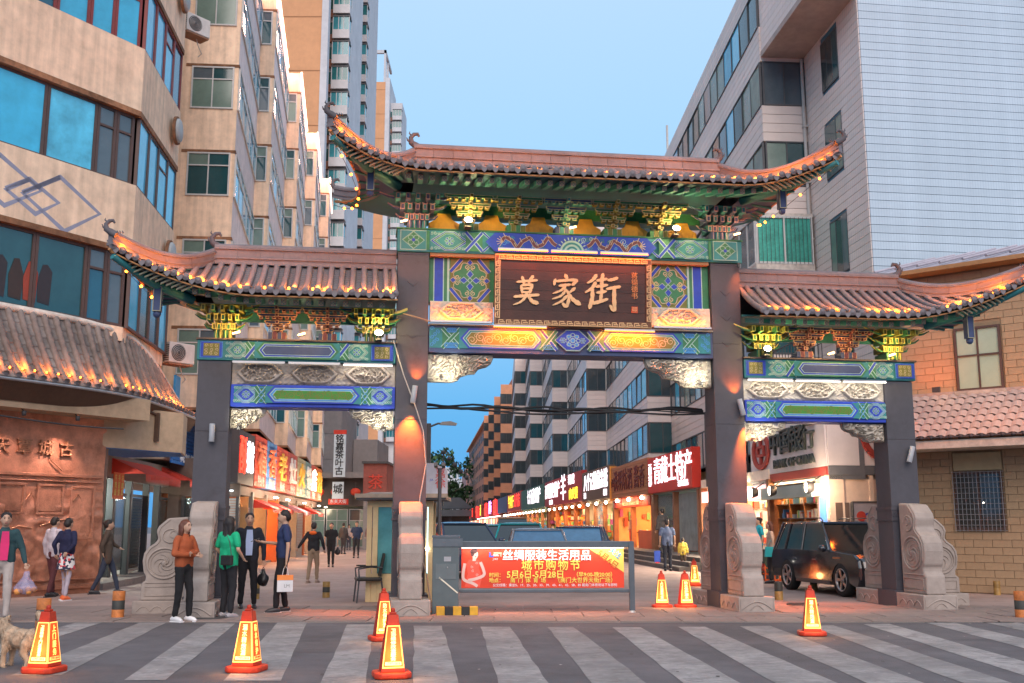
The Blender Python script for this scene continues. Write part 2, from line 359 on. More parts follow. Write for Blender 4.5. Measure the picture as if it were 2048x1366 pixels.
# --- beams
mb = beam('top_beam', -3.31, 3.40, 6.56, 6.995, -.03, .61, TEAL)
p = Paint(-.036); z0, z1 = 6.60, 6.97
for s in (-1, 1):
    xc = s*3.03+.02; p.fill([(xc-.24, z0), (xc+.24, z0), (xc+.24, z1), (xc-.24, z1)], TEAL); p.up()
    p.line([(xc-.24, z0), (xc-.24, z1), (xc+.24, z1), (xc+.24, z0)], .02, LINE, True); p.up()
    d = [(xc-.2, 6.785), (xc, z1-.02), (xc+.2, 6.785), (xc, z0+.02)]; p.fill(d, GREEN); p.line(d, .022, LINE, True); p.up()
    for a in range(4): p.fill([(xc+.075*cos(a*pi/2+pi/4)+.055*cos(t*pi/4), 6.785+.07*sin(a*pi/2+pi/4)+.05*sin(t*pi/4)) for t in range(8)], LINE)
    p.up()
    for a in range(4): p.fill([(xc+.075*cos(a*pi/2+pi/4)+.045*cos(t*pi/4), 6.785+.07*sin(a*pi/2+pi/4)+.04*sin(t*pi/4)) for t in range(8)], GREEN)
    p.fill([(xc+.035*cos(t*pi/4), 6.785+.035*sin(t*pi/4)) for t in range(8)], BLUE)
    p.fill([(s*2.74-.03, z0), (s*2.74+.03, z0), (s*2.74+.03, z1), (s*2.74-.03, z1)], GREEN); p.up()
    chevrons(p, *(sorted((s*1.98, s*2.69))), z0, z1, TEAL, (BLUE, GREEN, TEAL), LINE); p.up()
    cross_bars(p, s*1.87, z0, z1, .16, BLUE, BLUE); p.up()
    p.line([(s*1.70, z0), (s*1.50, 6.785), (s*1.70, z1)], .05, LINE); p.up(); p.line([(s*1.70, z0), (s*1.50, 6.785), (s*1.70, z1)], .03, BLUE); p.up()
p.fill([(-1.48, z0), (1.48, z0), (1.66, 6.785), (1.48, z1), (-1.48, z1), (-1.66, 6.785)], BLUE); p.up()
random.seed(3)
for i in range(34):
    x = random.uniform(-1.4, 1.4); z = random.uniform(z0+.06, z1-.06); p.spiral(x, z, random.uniform(.03, .07), random.choice((LINE, TEAL, SKYB, GREEN)), .012, 1.5, random.random()*6, random.choice((-1, 1)))
p.up()
for s in (-1, 1):   # a twisting beast with scales and claws on each side of the sun
    q = [(s*(1.35-1.05*t/30), 6.80+.085*sin(t*.55)+.02*sin(t*1.3)) for t in range(31)]
    p.line(q, .075, GOLD); p.up(); p.line(q, .055, MAROON); p.up()
    for k in range(2, 29, 3): p.line([(q[k][0], q[k][1]), (q[k][0]+s*.04, q[k][1]+.08)], .014, GOLD)
    for k in range(5): p.line([(s*1.33, 6.8), (s*(1.33+.12*cos(k*.5-1)), 6.8+.12*sin(k*.5-1))], .012, GOLD)
for k, m_ in ((.24, LINE), (.2, TEAL), (.16, LINE), (.12, TEAL), (.08, LINE), (.05, GREEN)):
    p.fill([(k*cos(pi*t/12), z0+.03+k*sin(pi*t/12)) for t in range(13)], m_); p.up()
for t in range(13): p.line([(.25*cos(pi*t/12), z0+.03+.25*sin(pi*t/12)), (.3*cos(pi*t/12), z0+.03+.3*sin(pi*t/12))], .02, LINE)
p.b.build('painted_pattern', mb)
q = B(); q.box(-3.33, 3.42, -.05, .63, 6.995, 7.02, GREEN); q.box(-2.69, 2.73, .0, .5, 6.50, 6.56, mat('ochre_wood', (.42, .2, .08), .6, .2, 8)); q.build('beam_cap', mb)

# middle wall of the centre bay, lattice panels either side of the plaque
cb = beam('centre_panel', -2.70, 2.75, 5.64, 6.50, .12, .46, GREEN)
for s in (-1, 1):
    p = Paint(.115)
    xa, xb = sorted((s*1.52, s*2.70)); 
    p.fill([(xa, 5.64), (xb, 5.64), (xb, 6.5), (xa, 6.5)], GREEN); p.up()
    xs = sorted((s*2.42, s*2.62)); p.fill([(xs[0], 5.66), (xs[1], 5.66), (xs[1], 6.49), (xs[0], 6.49)], LINE); p.up()
    xs = sorted((s*2.44, s*2.60)); p.fill([(xs[0], 5.66), (xs[1], 5.66), (xs[1], 6.49), (xs[0], 6.49)], BLUE); p.up()
    p.fill([(s*2.34-.02, 5.66), (s*2.34+.02, 5.66), (s*2.34+.02, 6.49), (s*2.34-.02, 6.49)], LINE); p.up()
    xc, zc = s*1.93, 6.07
    p.fill([(xc-.37, zc-.41), (xc+.37, zc-.41), (xc+.37, zc+.41), (xc-.37, zc+.41)], OLIVE); p.up()
    for a in (-1, 1):
        for c in (-1, 1): p.line([(xc+a*.37, zc+c*.16), (xc+a*.16, zc+c*.41)], .085, GOLD); p.up(); p.line([(xc+a*.37, zc+c*.16), (xc+a*.16, zc+c*.41)], .055, BLUE); p.up()
    q8 = [(xc+(.30+.035*cos(8*t*pi/24))*cos(t*pi/24+pi/8), zc+(.33+.03*cos(8*t*pi/24))*sin(t*pi/24+pi/8)) for t in range(48)]
    p.fill(q8, GREEN); p.line(q8, .022, GOLD, True); p.up()
    for a in range(4):
        t = a*pi/2; c = (xc+.115*cos(t), zc+.115*sin(t)); dx, dz = cos(t), sin(t)
        dia = [(c[0]+dx*.085, c[1]+dz*.085), (c[0]-dz*.062, c[1]+dx*.062), (c[0]-dx*.07, c[1]-dz*.07), (c[0]+dz*.062, c[1]-dx*.062)]
        p.fill(dia, BLUE); p.line(dia, .018, LINE, True)
        c = (xc+.32*cos(t), zc+.345*sin(t)); dia = [(c[0]+dx*.06, c[1]+dz*.06), (c[0]-dz*.05, c[1]+dx*.05), (c[0]-dx*.06, c[1]-dz*.06), (c[0]+dz*.05, c[1]-dx*.05)]
        p.fill(dia, BLUE); p.line(dia, .016, GOLD, True)
        for e in (-1, 1): p.spiral(xc+.235*cos(t)-dz*.06*e, zc+.25*sin(t)+dx*.06*e, .05, GOLD, .016, 1.3, t+pi, e)
    p.up(); p.fill([(xc+.045*cos(t*pi/4), zc+.045*sin(t*pi/4)) for t in range(8)], LINE); p.up(); p.fill([(xc+.032*cos(t*pi/4), zc+.032*sin(t*pi/4)) for t in range(8)], GREEN)
    p.b.build('painted_pattern', cb)

# carved relief slabs: real relief, a height field
def relief(name, x0, x1, z0, z1, y, m, parent, seedk=0, nx=70, nz=24, amp=.05, cart=()):
    q = B()
    def h(x, z):
        a = noise.noise(Vector((x*7+seedk, z*9, 1.3)))*2; c = sin(11*noise.noise(Vector((x*9+3, z*10+seedk, 2)))+a*2)
        v = .5+.5*c*abs(cos(6*noise.noise(Vector((x*6, z*6, 9+seedk)))))+.25*sin(38*noise.noise(Vector((x*5, z*5, seedk+.5))))
        v = min(1.1, max(0, (v-.35)*2.6))
        v0 = v; v = .25+.35*(.5+.5*sin(60*x+3*sin(40*z)))*(.5+.5*sin(55*z))
        for (cx, cz, rx, rz) in cart:
            d = max(abs(x-cx)/rx, 0)**1.0+0; e = abs(z-cz)/rz; r = max(d+.45*e, e+.12*d)
            if .84 <= r < 1.0: v = 1.25
            elif 1.0 <= r < 1.07: v = .1
            elif r < .84: v = .15+v0*.85
        return v
    q.grid(lambda u, w: (x0+(x1-x0)*u, y-amp*h(x0+(x1-x0)*u, z0+(z1-z0)*w)*min(1, 12*min(u, 1-u, w, 1-w)+.1), z0+(z1-z0)*w), nx, nz, m)
    q.box(x0, x1, y, y+.2, z0, z1, m); return q.build(name, parent)
for s in (-1, 1):
    xa, xb = sorted((s*1.50, s*2.70+.02)); relief('carved_panel', xa, xb, 5.26, 5.635, -.0, carv, gate, s*3, 110, 34, .06, ((s*2.1, 5.45, .42, .16),))
# --- lower centre beam
lb = beam('lower_beam', -2.70, 2.75, 4.66, 5.17, -.03, .55, NAVY)
p = Paint(-.036); z0, z1 = 4.745, 5.12
for s in (-1, 1):
    chevrons(p, *sorted((s*2.30, s*2.90)), z0, z1, TEAL, (SKYB, BLUE, TEAL), LINE) if False else None
    p.fill([(s*2.69, z0), (s*2.69, z1), (s*2.28, z1), (s*2.28, z0)], TEAL); p.up()
    for t in range(7): p.spiral(s*(2.64-.05*(t % 3)), z0+.06+.05*t, .04, SKYB, .012, 1.3, t)
    cross_bars(p, s*2.28, z0, z1, .17, GREEN, GREEN)
    for t in range(4):
        for r_ in (.05, .035): p.ring(s*2.28+(-.08+.05*t), z0+.05, r_, SKYB, .01); p.ring(s*2.28+(-.05+.035*t), z1-.04, r_*.8, SKYB, .01)
    xa, xb = sorted((s*.56, s*2.12)); cartouche(p, xa, xb, z0, z1, OLIVE, BLUE, TEAL, GOLD)
    cross_bars(p, s*.45, z0, z1, .15, GREEN, BLUE); p.up()
    for t in range(4): p.ring(s*.45+(-.06+.04*t), z0+.05, .045, SKYB, .01)
q8 = [(-.33, 4.93), (-.12, z1), (.12, z1), (.33, 4.93), (.12, z0), (-.12, z0)]
p.fill(q8, BLUE); p.line(q8, .03, LINE, True); p.up(); p.flower(0, 4.93, .17, SKYB, BLUE, LINE, 8); p.flower(-.19, 4.93, .07, SKYB, TEAL, LINE, 6); p.flower(.19, 4.93, .07, SKYB, TEAL, LINE, 6)
p.b.build('painted_pattern', lb)
q = B(); q.box(-2.7, 2.75, -.06, .2, 5.17, 5.20, mat('ledge', (.3, .25, .2), .7)); q.build('ledge', lb)
# --- side beams, panels
for s, x0, x1, dz in ((-1, -6.84, -3.30, 0), (1, 3.36, 6.86, -.125)):
    ub = beam('side_top_beam', x0, x1, 4.43+dz, 4.80+dz, -.03, .6, TEAL)
    p = Paint(-.036); z0, z1 = 4.47+dz, 4.77+dz; zc = (z0+z1)/2; xm = (x0+x1)/2
    q = B(); q.box(x0-.02, x1+.02, -.07, .62, 4.80+dz, 4.83+dz, mat('brown_trim', (.14, .10, .08), .7)); q.build('beam_cap', ub)
    for e in (-1, 1):
        xc = xm+e*1.52; p.fill([(xc-.2, z0), (xc+.2, z0), (xc+.2, z1), (xc-.2, z1)], BLUE); p.line([(xc-.19, z0+.01), (xc-.19, z1-.01), (xc+.19, z1-.01), (xc+.19, z0+.01)], .016, SKYB, True); p.up()
        p.fill([(xc-.14, z0+.035), (xc+.14, z0+.035), (xc+.14, z1-.035), (xc-.14, z1-.035)], OLIVE); p.up()
        for t in range(9): p.spiral(xc-.09+.09*(t % 3), zc-.07+.07*(t//3), .033, GOLD, .007, 1.2, t)
        xa, xb = sorted((xm+e*.86, xm+e*1.26)); chevrons(p, xa, xb, z0, z1, TEAL, (NAVY, TEAL, TEAL), LINE)
        cross_bars(p, xm+e*.80, z0, z1, .11, BLUE, GREEN)
    cartouche(p, xm-.74, xm+.74, z0, z1, NAVY, GREEN, BLUE)
    p.b.build('painted_pattern', ub)
    xa, xb = (-6.22, -3.30) if s < 0 else (3.35, 6.22)
    n = 3; ct = [(xa+(i+.5)*(xb-xa)/n, 4.215+dz, .42, .17) for i in range(n)]
    relief('carved_panel', xa, xb, 4.005+dz, 4.425+dz, .06, carv if s > 0 else mat('darker_limestone', (.36, .31, .27), .75, .2, 9, .3, bscale=60), gate, 7*s, 220, 34, .075, ct)  # the lane bay's panel takes a darker tone of the limestone
    sb = beam('side_lower_beam', xa, xb-.03*s if s > 0 else xb, 3.60+dz, 4.00+dz, -.03, .5, BLUE)
    p = Paint(-.036); z0, z1 = 3.67+dz, 3.97+dz; xm = (xa+xb)/2; zc = (z0+z1)/2
    for e in (-1, 1):
        a, c = sorted((xm+e*.98, xm+e*1.40)); chevrons(p, a, c, z0, z1, TEAL, (BLUE, SKYB, BLUE), LINE)
        cross_bars(p, xm+e*.92, z0, z1, .11, GREEN, GREEN); p.up()
        for t in range(3): p.ring(xm+e*.92, z0+.04+.1*t, .04, SKYB, .01)
    cartouche(p, xm-.83, xm+.83, z0, z1, mat('leaf_green_paint', (.05, .22, .03), .6), BLUE, SKYB, OLIVE)
    p.b.build('painted_pattern', sb)
# --- carved corner brackets under the beams
def bracket(x, z, w, h, s, y=.1, seedk=0):
    """Outline from the pillar out to a scrolled tip, then thickness and carved relief."""
    prof = [(0, 0), (0, -h), (.36*w, -h), (.46*w, -h*.93), (.50*w, -.80*h), (.62*w, -.70*h), (.72*w, -.68*h), (.78*w, -.5*h), (.9*w, -.42*h), (.97*w, -.3*h), (w, -.12*h), (w, 0)]
    q = B(); pts = [(x+s*a, z+c) for a, c in prof]; q.prism(pts if s < 0 else pts[::-1], y+.06, y+.14, carv)
    def low(u):
        for i in range(1, len(prof)-1):
            if prof[i][0] <= u*w <= prof[i+1][0]+1e-6 and i > 0:
                a, c = prof[i], prof[i+1]; t = (u*w-a[0])/max(1e-6, c[0]-a[0]); return a[1]+(c[1]-a[1])*t
        return prof[-1][1]
    def f(u, v):
        zz = low(u)*v*.985; xx = u*w*.99; n1 = noise.noise(Vector((xx*16+seedk, zz*16, 3))); n2 = max(-1, min(1, 2.4*sin(16*noise.noise(Vector((xx*8, zz*8+seedk, 5)))+n1*3)))
        e = min(1, 10*min(u, 1-u, v, 1-v)+.1); return (x+s*xx, y+.02-.085*(.5+.5*n2)*e-.02*e, z+zz)
    q.grid(f, 76, 40, carv); return q.build('carved_bracket', gate)
bracket(-2.70, 4.65, 1.22, .52, 1, seedk=1); bracket(2.74, 4.65, 1.30, .54, -1, seedk=5)
bracket(-6.22, 3.59, .62, .36, 1, seedk=9); bracket(-3.32, 3.59, .80, .36, -1, seedk=13)
bracket(3.37, 3.465, .84, .36, 1, seedk=17); bracket(6.20, 3.465, .84, .36, -1, seedk=23)

# --- plaque
pq = B(); redw = mat('red_lacquer_board', (.062, .02, .012), .38, .35, 2.2, .12, bscale=30)
plq = bpy.data.objects.new('plaque', None); COL.objects.link(plq); plq.parent = gate; plq.location = (0, -.16, 5.18); plq.rotation_euler = (radians(4), 0, 0)
for i in range(6): q = B(); q.box(-1.40, 1.40, -.02, .03, .10+i*.1883, .10+(i+1)*.1883-.004, redw); q.build('board_plank', plq)
q = B(); fr = mat('plaque_frame_wood', (.14, .055, .025), .5, .2, 8)
for a in ((-1.5, 1.5, 0, .11), (-1.5, 1.5, 1.22, 1.33), (-1.5, -1.39, .112, 1.218), (1.39, 1.5, .112, 1.218)): q.box(a[0], a[1], -.05, .05, a[2], a[3], fr)
q.build('plaque_frame', plq)
gleaf = mat('gold_leaf', (.72, .45, .22), .42, .12, 12, metal=.15)
p = Paint(-.058)
def fret(x, z, dx, dz):
    """One key of the meander: ux runs along the frame, vx across it."""
    K = [(0, -.035), (.13, -.035), (.13, -.002), (.045, -.002)]; K2 = [(.02, -.03), (.02, .035), (.10, .035), (.10, .012)]
    for k in (K, K2):
        p.line([(x+a*dx-c*dz, z+a*dz+c*dx) for a, c in k], .017, gleaf)
n = 20
for i in range(n): fret(-1.44+i*.1435, 1.275, 1, 0); fret(-1.44+i*.1435, .055, 1, 0)
for i in range(8): fret(-1.445, .12+i*.138, 0, 1); fret(1.445, .12+i*.138, 0, 1)
p.line([(-1.49, .01), (1.49, .01), (1.49, 1.32), (-1.49, 1.32)], .016, gleaf, True)
p.b.build('fret_border', plq)
# brush written characters, one stroke after another
def smooth(pts, k=6):
    out = []; P = [Vector((*a, 0)) for a in pts]; P = [P[0]*2-P[1]]+P+[P[-1]*2-P[-2]]
    for i in range(1, len(P)-2):
        for j in range(k):
            t = j/k; a, b_, c, d = P[i-1], P[i], P[i+1], P[i+2]
            out.append(.5*((2*b_)+(c-a)*t+(2*a-5*b_+4*c-d)*t*t+(3*b_-a-3*c+d)*t**3))
    return out+[P[-2]]
def brush(strokes, x, z, sc, parent, m, y=-.055, th=.035, name='brushed_character'):
    q = B()
    for st in strokes:
        pts, w0, w1 = st[0], st[1], st[2]; P = smooth(pts); n = len(P); L = []; R = []
        for i, c in enumerate(P):
            d = (P[min(i+1, n-1)]-P[max(i-1, 0)]).normalized(); t = i/(n-1)
            w = (w0+(w1-w0)*t)*(.55+.45*min(1, 7*t+.25, 6*(1-t)+.3))*(1+.12*sin(i*1.7+x*5)); L.append((c.x-d.y*w/2, c.y+d.x*w/2)); R.append((c.x+d.y*w/2, c.y-d.x*w/2))
        a = P[0]-(P[1]-P[0]).normalized()*w0*.35; e = P[-1]+(P[-1]-P[-2]).normalized()*w1*.35
        poly = [(a.x, a.y)]+L+[(e.x, e.y)]+R[::-1]; poly = [(x+px*sc, z+pz*sc) for px, pz in poly]
        q.prism(poly, y-random.uniform(0, .004), y+th, m)
    return q.build(name, parent)
C1 = [([(16, 80), (50, 84), (86, 88)], 7, 8), ([(34, 98), (38, 84), (40, 72)], 9, 6), ([(72, 102), (62, 88), (56, 74)], 10, 6), ([(31, 68), (32, 56), (35, 42)], 8, 7), ([(31, 68), (52, 71), (68, 70), (64, 56), (61, 44)], 7, 10),
      ([(35, 57), (62, 59)], 6, 6), ([(35, 45), (62, 46)], 6, 6), ([(6, 28), (40, 32), (92, 37)], 8, 9), ([(50, 44), (44, 26), (28, 10), (4, 0)], 10, 4), ([(56, 30), (70, 14), (88, 8)], 8, 13)]
C2 = [([(50, 104), (57, 92)], 10, 8), ([(18, 88), (15, 78), (14, 70)], 9, 6), ([(18, 82), (50, 86), (86, 88), (80, 78), (74, 72)], 7, 9), ([(30, 68), (50, 71), (68, 73)], 7, 7), ([(52, 70), (38, 54), (10, 42)], 9, 4),
      ([(42, 62), (60, 46), (62, 24), (54, 2), (42, 10)], 7, 10), ([(50, 50), (34, 34), (8, 24)], 8, 4), ([(56, 36), (38, 18), (10, 4)], 9, 4), ([(82, 62), (66, 48)], 9, 6), ([(60, 46), (76, 24), (98, 10)], 6, 14)]
C3 = [([(32, 98), (22, 84), (6, 74)], 10, 5), ([(30, 76), (20, 60), (0, 46)], 10, 5), ([(20, 60), (20, 30), (12, 0)], 9, 10), ([(34, 82), (50, 85), (64, 88)], 7, 7), ([(52, 102), (49, 80), (48, 58)], 9, 8), ([(32, 64), (66, 70)], 7, 7),
      ([(34, 46), (62, 51)], 7, 7), ([(49, 58), (47, 40), (45, 22)], 8, 8), ([(22, 14), (44, 20), (66, 28)], 9, 7), ([(68, 84), (82, 87), (96, 92)], 7, 8), ([(64, 58), (82, 62), (104, 66)], 7, 8), ([(86, 62), (86, 30), (86, -4), (74, 8)], 10, 9)]
BW = 1.22
for C_ in (C1, C2, C3):
    for i_, st_ in enumerate(C_): C_[i_] = (st_[0], st_[1]*BW, st_[2]*BW)
brush(C1, -1.17, .38, .0054, plq, gleaf); brush(C2, -.46, .37, .0058, plq, gleaf); brush(C3, .22, .36, .0064, plq, gleaf)
text('蒋\n锡\n德\n书', .135, mat('orange_gold', (.7, .28, .1), .5), plq, (1.17, -.035, .80), ext=.006, name='signature')
q = B(); q.box(1.11, 1.23, -.04, -.02, .29, .41, mat('seal_red', (.55, .09, .03), .6)); q.build('seal', plq)
text('印', .1, gleaf, plq, (1.17, -.046, .35), ext=.002, name='seal_mark')

# --- bracket sets between beam and eave
def strip(q, x0, x1, z0, z1, y, m, w=.014):
    for a in ((x0, x1, z0, z0+w), (x0, x1, z1-w, z1), (x0, x0+w, z0+w, z1-w), (x1-w, x1, z0+w, z1-w)): q.box(a[0], a[1], y-.004, y+.004, a[2], a[3], m)
def bracket_set(cx, zb, W_, H_, cols, line, out=.5, foot=True, name='bracket_set'):
    """Tiers of arms that widen and step forward, each arm and block with its painted edge."""
    q = B(); n = 4; c1, c2 = cols
    tiers = [(.24, .0), (.50, .26), (.78, .5), (1.0, .76)]
    fh = H_*.24 if foot else 0
    if foot:
        for i in range(4): x = cx-W_*.14+i*W_*.093; q.box(x-W_*.04, x+W_*.04, .02, .3, zb+.02, zb+fh, c2 if i % 2 else c1); q.box(x+W_*.04, x+W_*.047, .015, .3, zb+.02, zb+fh, line)
    th = (H_-fh)/n
    for k, (w, _) in enumerate(tiers):
        z = zb+fh+k*th; y = .12-out*(k/n); hw = W_/2*w
        q.box(cx-hw, cx+hw, y, y+.10, z+th*.45, z+th*.92, c1); strip(q, cx-hw, cx+hw, z+th*.42, z+th*.94, y-.004, line, .011)
        nb = 2*k+2 if k < 3 else 7
        for i in range(nb):
            x = cx-hw+hw*2*(i+.5)/nb; bw = W_*.038
            q.box(x-bw, x+bw, y-.02, y+.11, z+.0, z+th*.44, c2, top=None); strip(q, x-bw, x+bw, z, z+th*.44, y-.024, line, .009)
        for e in (-1, 1):   # curled arm ends
            x = cx+e*hw; q.tube([(x-e*.05, y-.006, z+th*.5), (x-e*.01, y-.006, z+th*.55), (x+e*.012, y-.006, z+th*.8), (x, y-.006, z+th*1.0)], .008, line, 4)
        # the arm that points out to the street
        q.box(cx-W_*.035, cx+W_*.035, y-.14, y+.2, z+th*.2, z+th*.8, c2); strip(q, cx-W_*.035, cx+W_*.035, z+th*.2, z+th*.8, y-.144, line, .010)
    return q.build(name, gate)
def corner_set(cx, zb, W_, H_, cols, line, s, out=.55):
    q = B(); c1, c2 = cols; fh = H_*.26
    for i in range(4): x = cx-W_*.15+i*W_*.1; q.box(x-W_*.04, x+W_*.04, .0, .5, zb, zb+fh, c2 if i % 2 else c1); q.box(x-.006, x+.006, -.008, .0, zb, zb+fh, line)
    for k in range(3):
        z = zb+fh+k*(H_-fh)/3; th = (H_-fh)/3; y = .1-out*(k+.3)/3; hw = W_*(.26+.12*k)
        for i in range(5):
            x = cx-hw+2*hw*(i+.5)/5; bw = W_*.042
            q.box(x-bw, x+bw, y-.03, y+.4, z+th*.12, z+th*.86, c1 if (i+k) % 2 else c2); strip(q, x-bw, x+bw, z+th*.12, z+th*.86, y-.034, line, .012)
            if k < 2: q.tube([(x-bw*1.5, y-.03, z+th), (x, y-.03, z+th*.86), (x+bw*1.5, y-.03, z+th)], .008, line, 4)
        q.box(cx-hw, cx+hw, y+.0, y+.36, z+th*.86, z+th*.98, c2)
        for e in (-1, 1):
            for j in range(3):
                zz = z+th*(.2+.28*j); x = cx+e*hw; q.tube([(x-e*.02, y+.02+.09*j, zz), (x+e*W_*.10, y+.02+.09*j, zz+.02), (x+e*W_*(.17+.05*k), y+.04+.09*j, zz+.09)], [.022, .017, .010], line if j else c1, 5)
    return q.build('corner_bracket_set', gate)
CG = (GREEN, OLIVE); CN = (NAVY, TEAL)
for i, xc in enumerate((-1.96, -1.06, -.12, .83, 1.75)): bracket_set(xc, 7.02, .98, .60, CN if i in (2,) else CG, GOLD if i in (0, 4) else mat('bronze_line_paint', (.36, .33, .22), .5, .15, 10), .62)
corner_set(-2.95, 7.02, .92, .60, CN, mat('pink_line_paint', (.42, .27, .25), .5), -1); corner_set(2.98, 7.02, .92, .60, CN, MATS['pink_line_paint'], 1)
for s, xs, dz in ((-1, (-5.45, -4.55), 0), (1, (4.62, 5.52), -.12)):
    for xc in xs: bracket_set(xc, 4.83+dz, .88, .58, (NAVY, MAROON), mat('copper_line_paint', (.58, .36, .20), .5), .45)
CY = (GREEN, OLIVE); yl = mat('yellow_line_paint', (.60, .50, .12), .5)
corner_set(-6.40, 4.83, .82, .58, CY, yl, -1, .5); corner_set(-3.72, 4.83, .80, .58, CY, yl, 1, .5); corner_set(3.80, 4.71, .82, .58, CY, yl, -1, .5); corner_set(6.46, 4.71, .82, .58, CY, yl, 1, .5)
# yellow boards behind the brackets of the centre bay
for xc in (-2.42, -1.50, -.58, .36, 1.30, 2.30):
    q = B(); q.prism([(xc-.30, 7.10), (xc+.30, 7.10), (xc+.30, 7.22), (xc+.16, 7.30), (xc+.12, 7.42), (xc-.12, 7.42), (xc-.16, 7.30), (xc-.30, 7.22)], .30, .34, YEL)
    for i in range(6): q.box(xc-.28+i*.1, xc-.22+i*.1, .28, .30, 7.11, 7.22, YEL)
    q.build('bracket_board', gate)
q = B(); q.box(-2.7, 2.75, .34, .40, 7.40, 7.62, GREEN); q.build('eave_board', gate)
for x0, x1, zz in ((-6.4, -3.3, 5.30), (3.35, 6.4, 5.18)):
    q = B(); q.box(x0, x1, .30, .36, zz-.10, zz+.1, TEAL); q.build('eave_board', gate)

# --- roofs
def lerp(a, b_, t): return a+(b_-a)*t
disc_b = B(); disc_b.lathe([(0, -.012), (.030, -.012), (.032, -.004), (.060, -.010), (.066, 0), (.066, .03)], tile, axis='y', n=12)
disc_me = disc_b.mesh('tile_end')
drip_b = B(); drip_b.prism([(-.055, .03), (.055, .03), (.05, -.02), (.0, -.075), (-.05, -.02)], -.012, .012, tile); drip_me = drip_b.mesh('drip_tile')
raf_b = B(); raf_b.box(-.045, .045, 0, .75, -.045, .045, TEAL)
for e in (-1, 1): raf_b.obox((0, -.004, 0), (.052*.7, 0, .052*.7*e), (0, .003, 0), (-.007*e, 0, .007), GOLD if 0 else MATS['bronze_line_paint'])
strip(raf_b, -.043, .043, -.043, .043, -.003, MATS['pink_line_paint'], .010); raf_me = raf_b.mesh('rafter')
SOF = mat('soffit_teal', (.02, .10, .17), .6, .15, 8)
def roof(rname, ur0, ur1, zr, ve, ze, hips, uk, ut, vt, zt, vc=.3, dip=.42, rid=.30):
    """hips: which ends sweep out to an upturned corner. uk: where the eave begins to rise; ut, vt, zt: the corner."""
    root = bpy.data.objects.new(rname, None); COL.objects.link(root); root.parent = gate
    lo, hi = (ut[0] if hips[0] else ur0), (ut[1] if hips[1] else ur1)
    def k_of(u):
        if u < uk[0] and hips[0]: return (uk[0]-u)/(uk[0]-ut[0])
        if u > uk[1] and hips[1]: return (u-uk[1])/(ut[1]-uk[1])
        return 0
    def eave(u): k = min(1, k_of(u)); return (u, ve+(vt-ve)*k**2, ze+(zt-ze)*k**1.9)
    def top(u):
        for e, a, c in ((0, ur0, ut[0]), (1, ur1, ut[1])):
            if hips[e] and (u < a if e == 0 else u > a):
                q_ = (u-a)/(c-a); return (u, vc+(vt-vc)*q_**.92, zr+(zt-zr)*q_-dip*4*q_*(1-q_)*(1-.35*q_))
        return (u, vc, zr)
    def S(u, t, lift=0):
        a = Vector(top(u)); c = Vector(eave(u)); p_ = a.lerp(c, t); ln = (c-a).length; p_.z -= .07*4*t*(1-t)*min(1, ln/1.2); p_.z += lift; return p_
    # pan tiles: each a small step down the slope
    n = int(round((hi-lo)/.2)); du = (hi-lo)/n
    for i in range(n):
        ua = lo+i*du; uc_ = ua+du/2
        ln = (Vector(top(uc_))-Vector(eave(uc_))).length; m_ = max(1, int(ln/.085)); q = B(); v = []; f = []
        for j in range(m_):
            for t, l_ in ((j/m_, -.008), ((j+1)/m_, .012)):
                for x_, d_ in ((ua, .012), (uc_, -.014), (ua+du, .012)): v.append(S(min(max(x_, lo+.01), hi-.01), t, l_+d_))
        for j in range(2*m_-1): f += [(3*j, 3*j+1, 3*j+4, 3*j+3), (3*j+1, 3*j+2, 3*j+5, 3*j+4)]
        q.faces(v, f, tile); q.build('pan_tile_course', root)
        e = eave(uc_); inst(drip_me, 'drip_tile', root, (e[0], e[1]-.01, e[2]+.0))
    for i in range(n+1):
        u = lo+i*du; u = min(max(u, lo+.05), hi-.05) if (i in (0, n)) else u
        a = Vector(top(u)); ln = (a-Vector(eave(u))).length; m_ = max(2, int(ln/.16)); q = B()
        pts = []; rs = []
        for j in range(m_): pts += [S(u, j/m_+.002, .030), S(u, (j+1)/m_-.004, .036)]; rs += [.050, .060]
        q.tube(pts, rs, tile, 8); q.build('tile_row', root)
        e = S(u, 1, .036); inst(disc_me, 'tile_end', root, (e.x, e.y-.01, e.z))
    # eave lath and the soffit under the roof
    q = B(); N2 = 60
    us = [lo+(hi-lo)*i/N2 for i in range(N2+1)]
    q.tube([(eave(u)[0], eave(u)[1]+.03, eave(u)[2]-.075) for u in us], .016, MATS['ochre_wood'], 5); q.build('eave_lath', root)
    q = B(); vb = 2*vc-vt
    def inner(u): return (min(max(u, ur0-.35 if hips[0] else ur0), ur1+.35 if hips[1] else ur1), -.02, ze+.10)
    q.grid(lambda a, c: tuple(Vector((eave(lo+(hi-lo)*a)[0], eave(lo+(hi-lo)*a)[1]+.03, eave(lo+(hi-lo)*a)[2]-.07)).lerp(Vector(inner(lo+(hi-lo)*a)), c)), N2, 3, SOF)
    # ceiling over the brackets and back slope
    q.box(ur0, ur1, -.02, .65, ze+.10, ze+.14, TEAL)
    def back(p_): return (p_[0], 2*vc-p_[1], p_[2])
    q.grid(lambda a, c: back(S(lo+(hi-lo)*a, c, .03)), N2, 6, tile); q.grid(lambda a, c: back(tuple(Vector((eave(lo+(hi-lo)*a)[0], eave(lo+(hi-lo)*a)[1], eave(lo+(hi-lo)*a)[2]-.05)).lerp(Vector(inner(lo+(hi-lo)*a)), c))), N2, 3, TEAL)
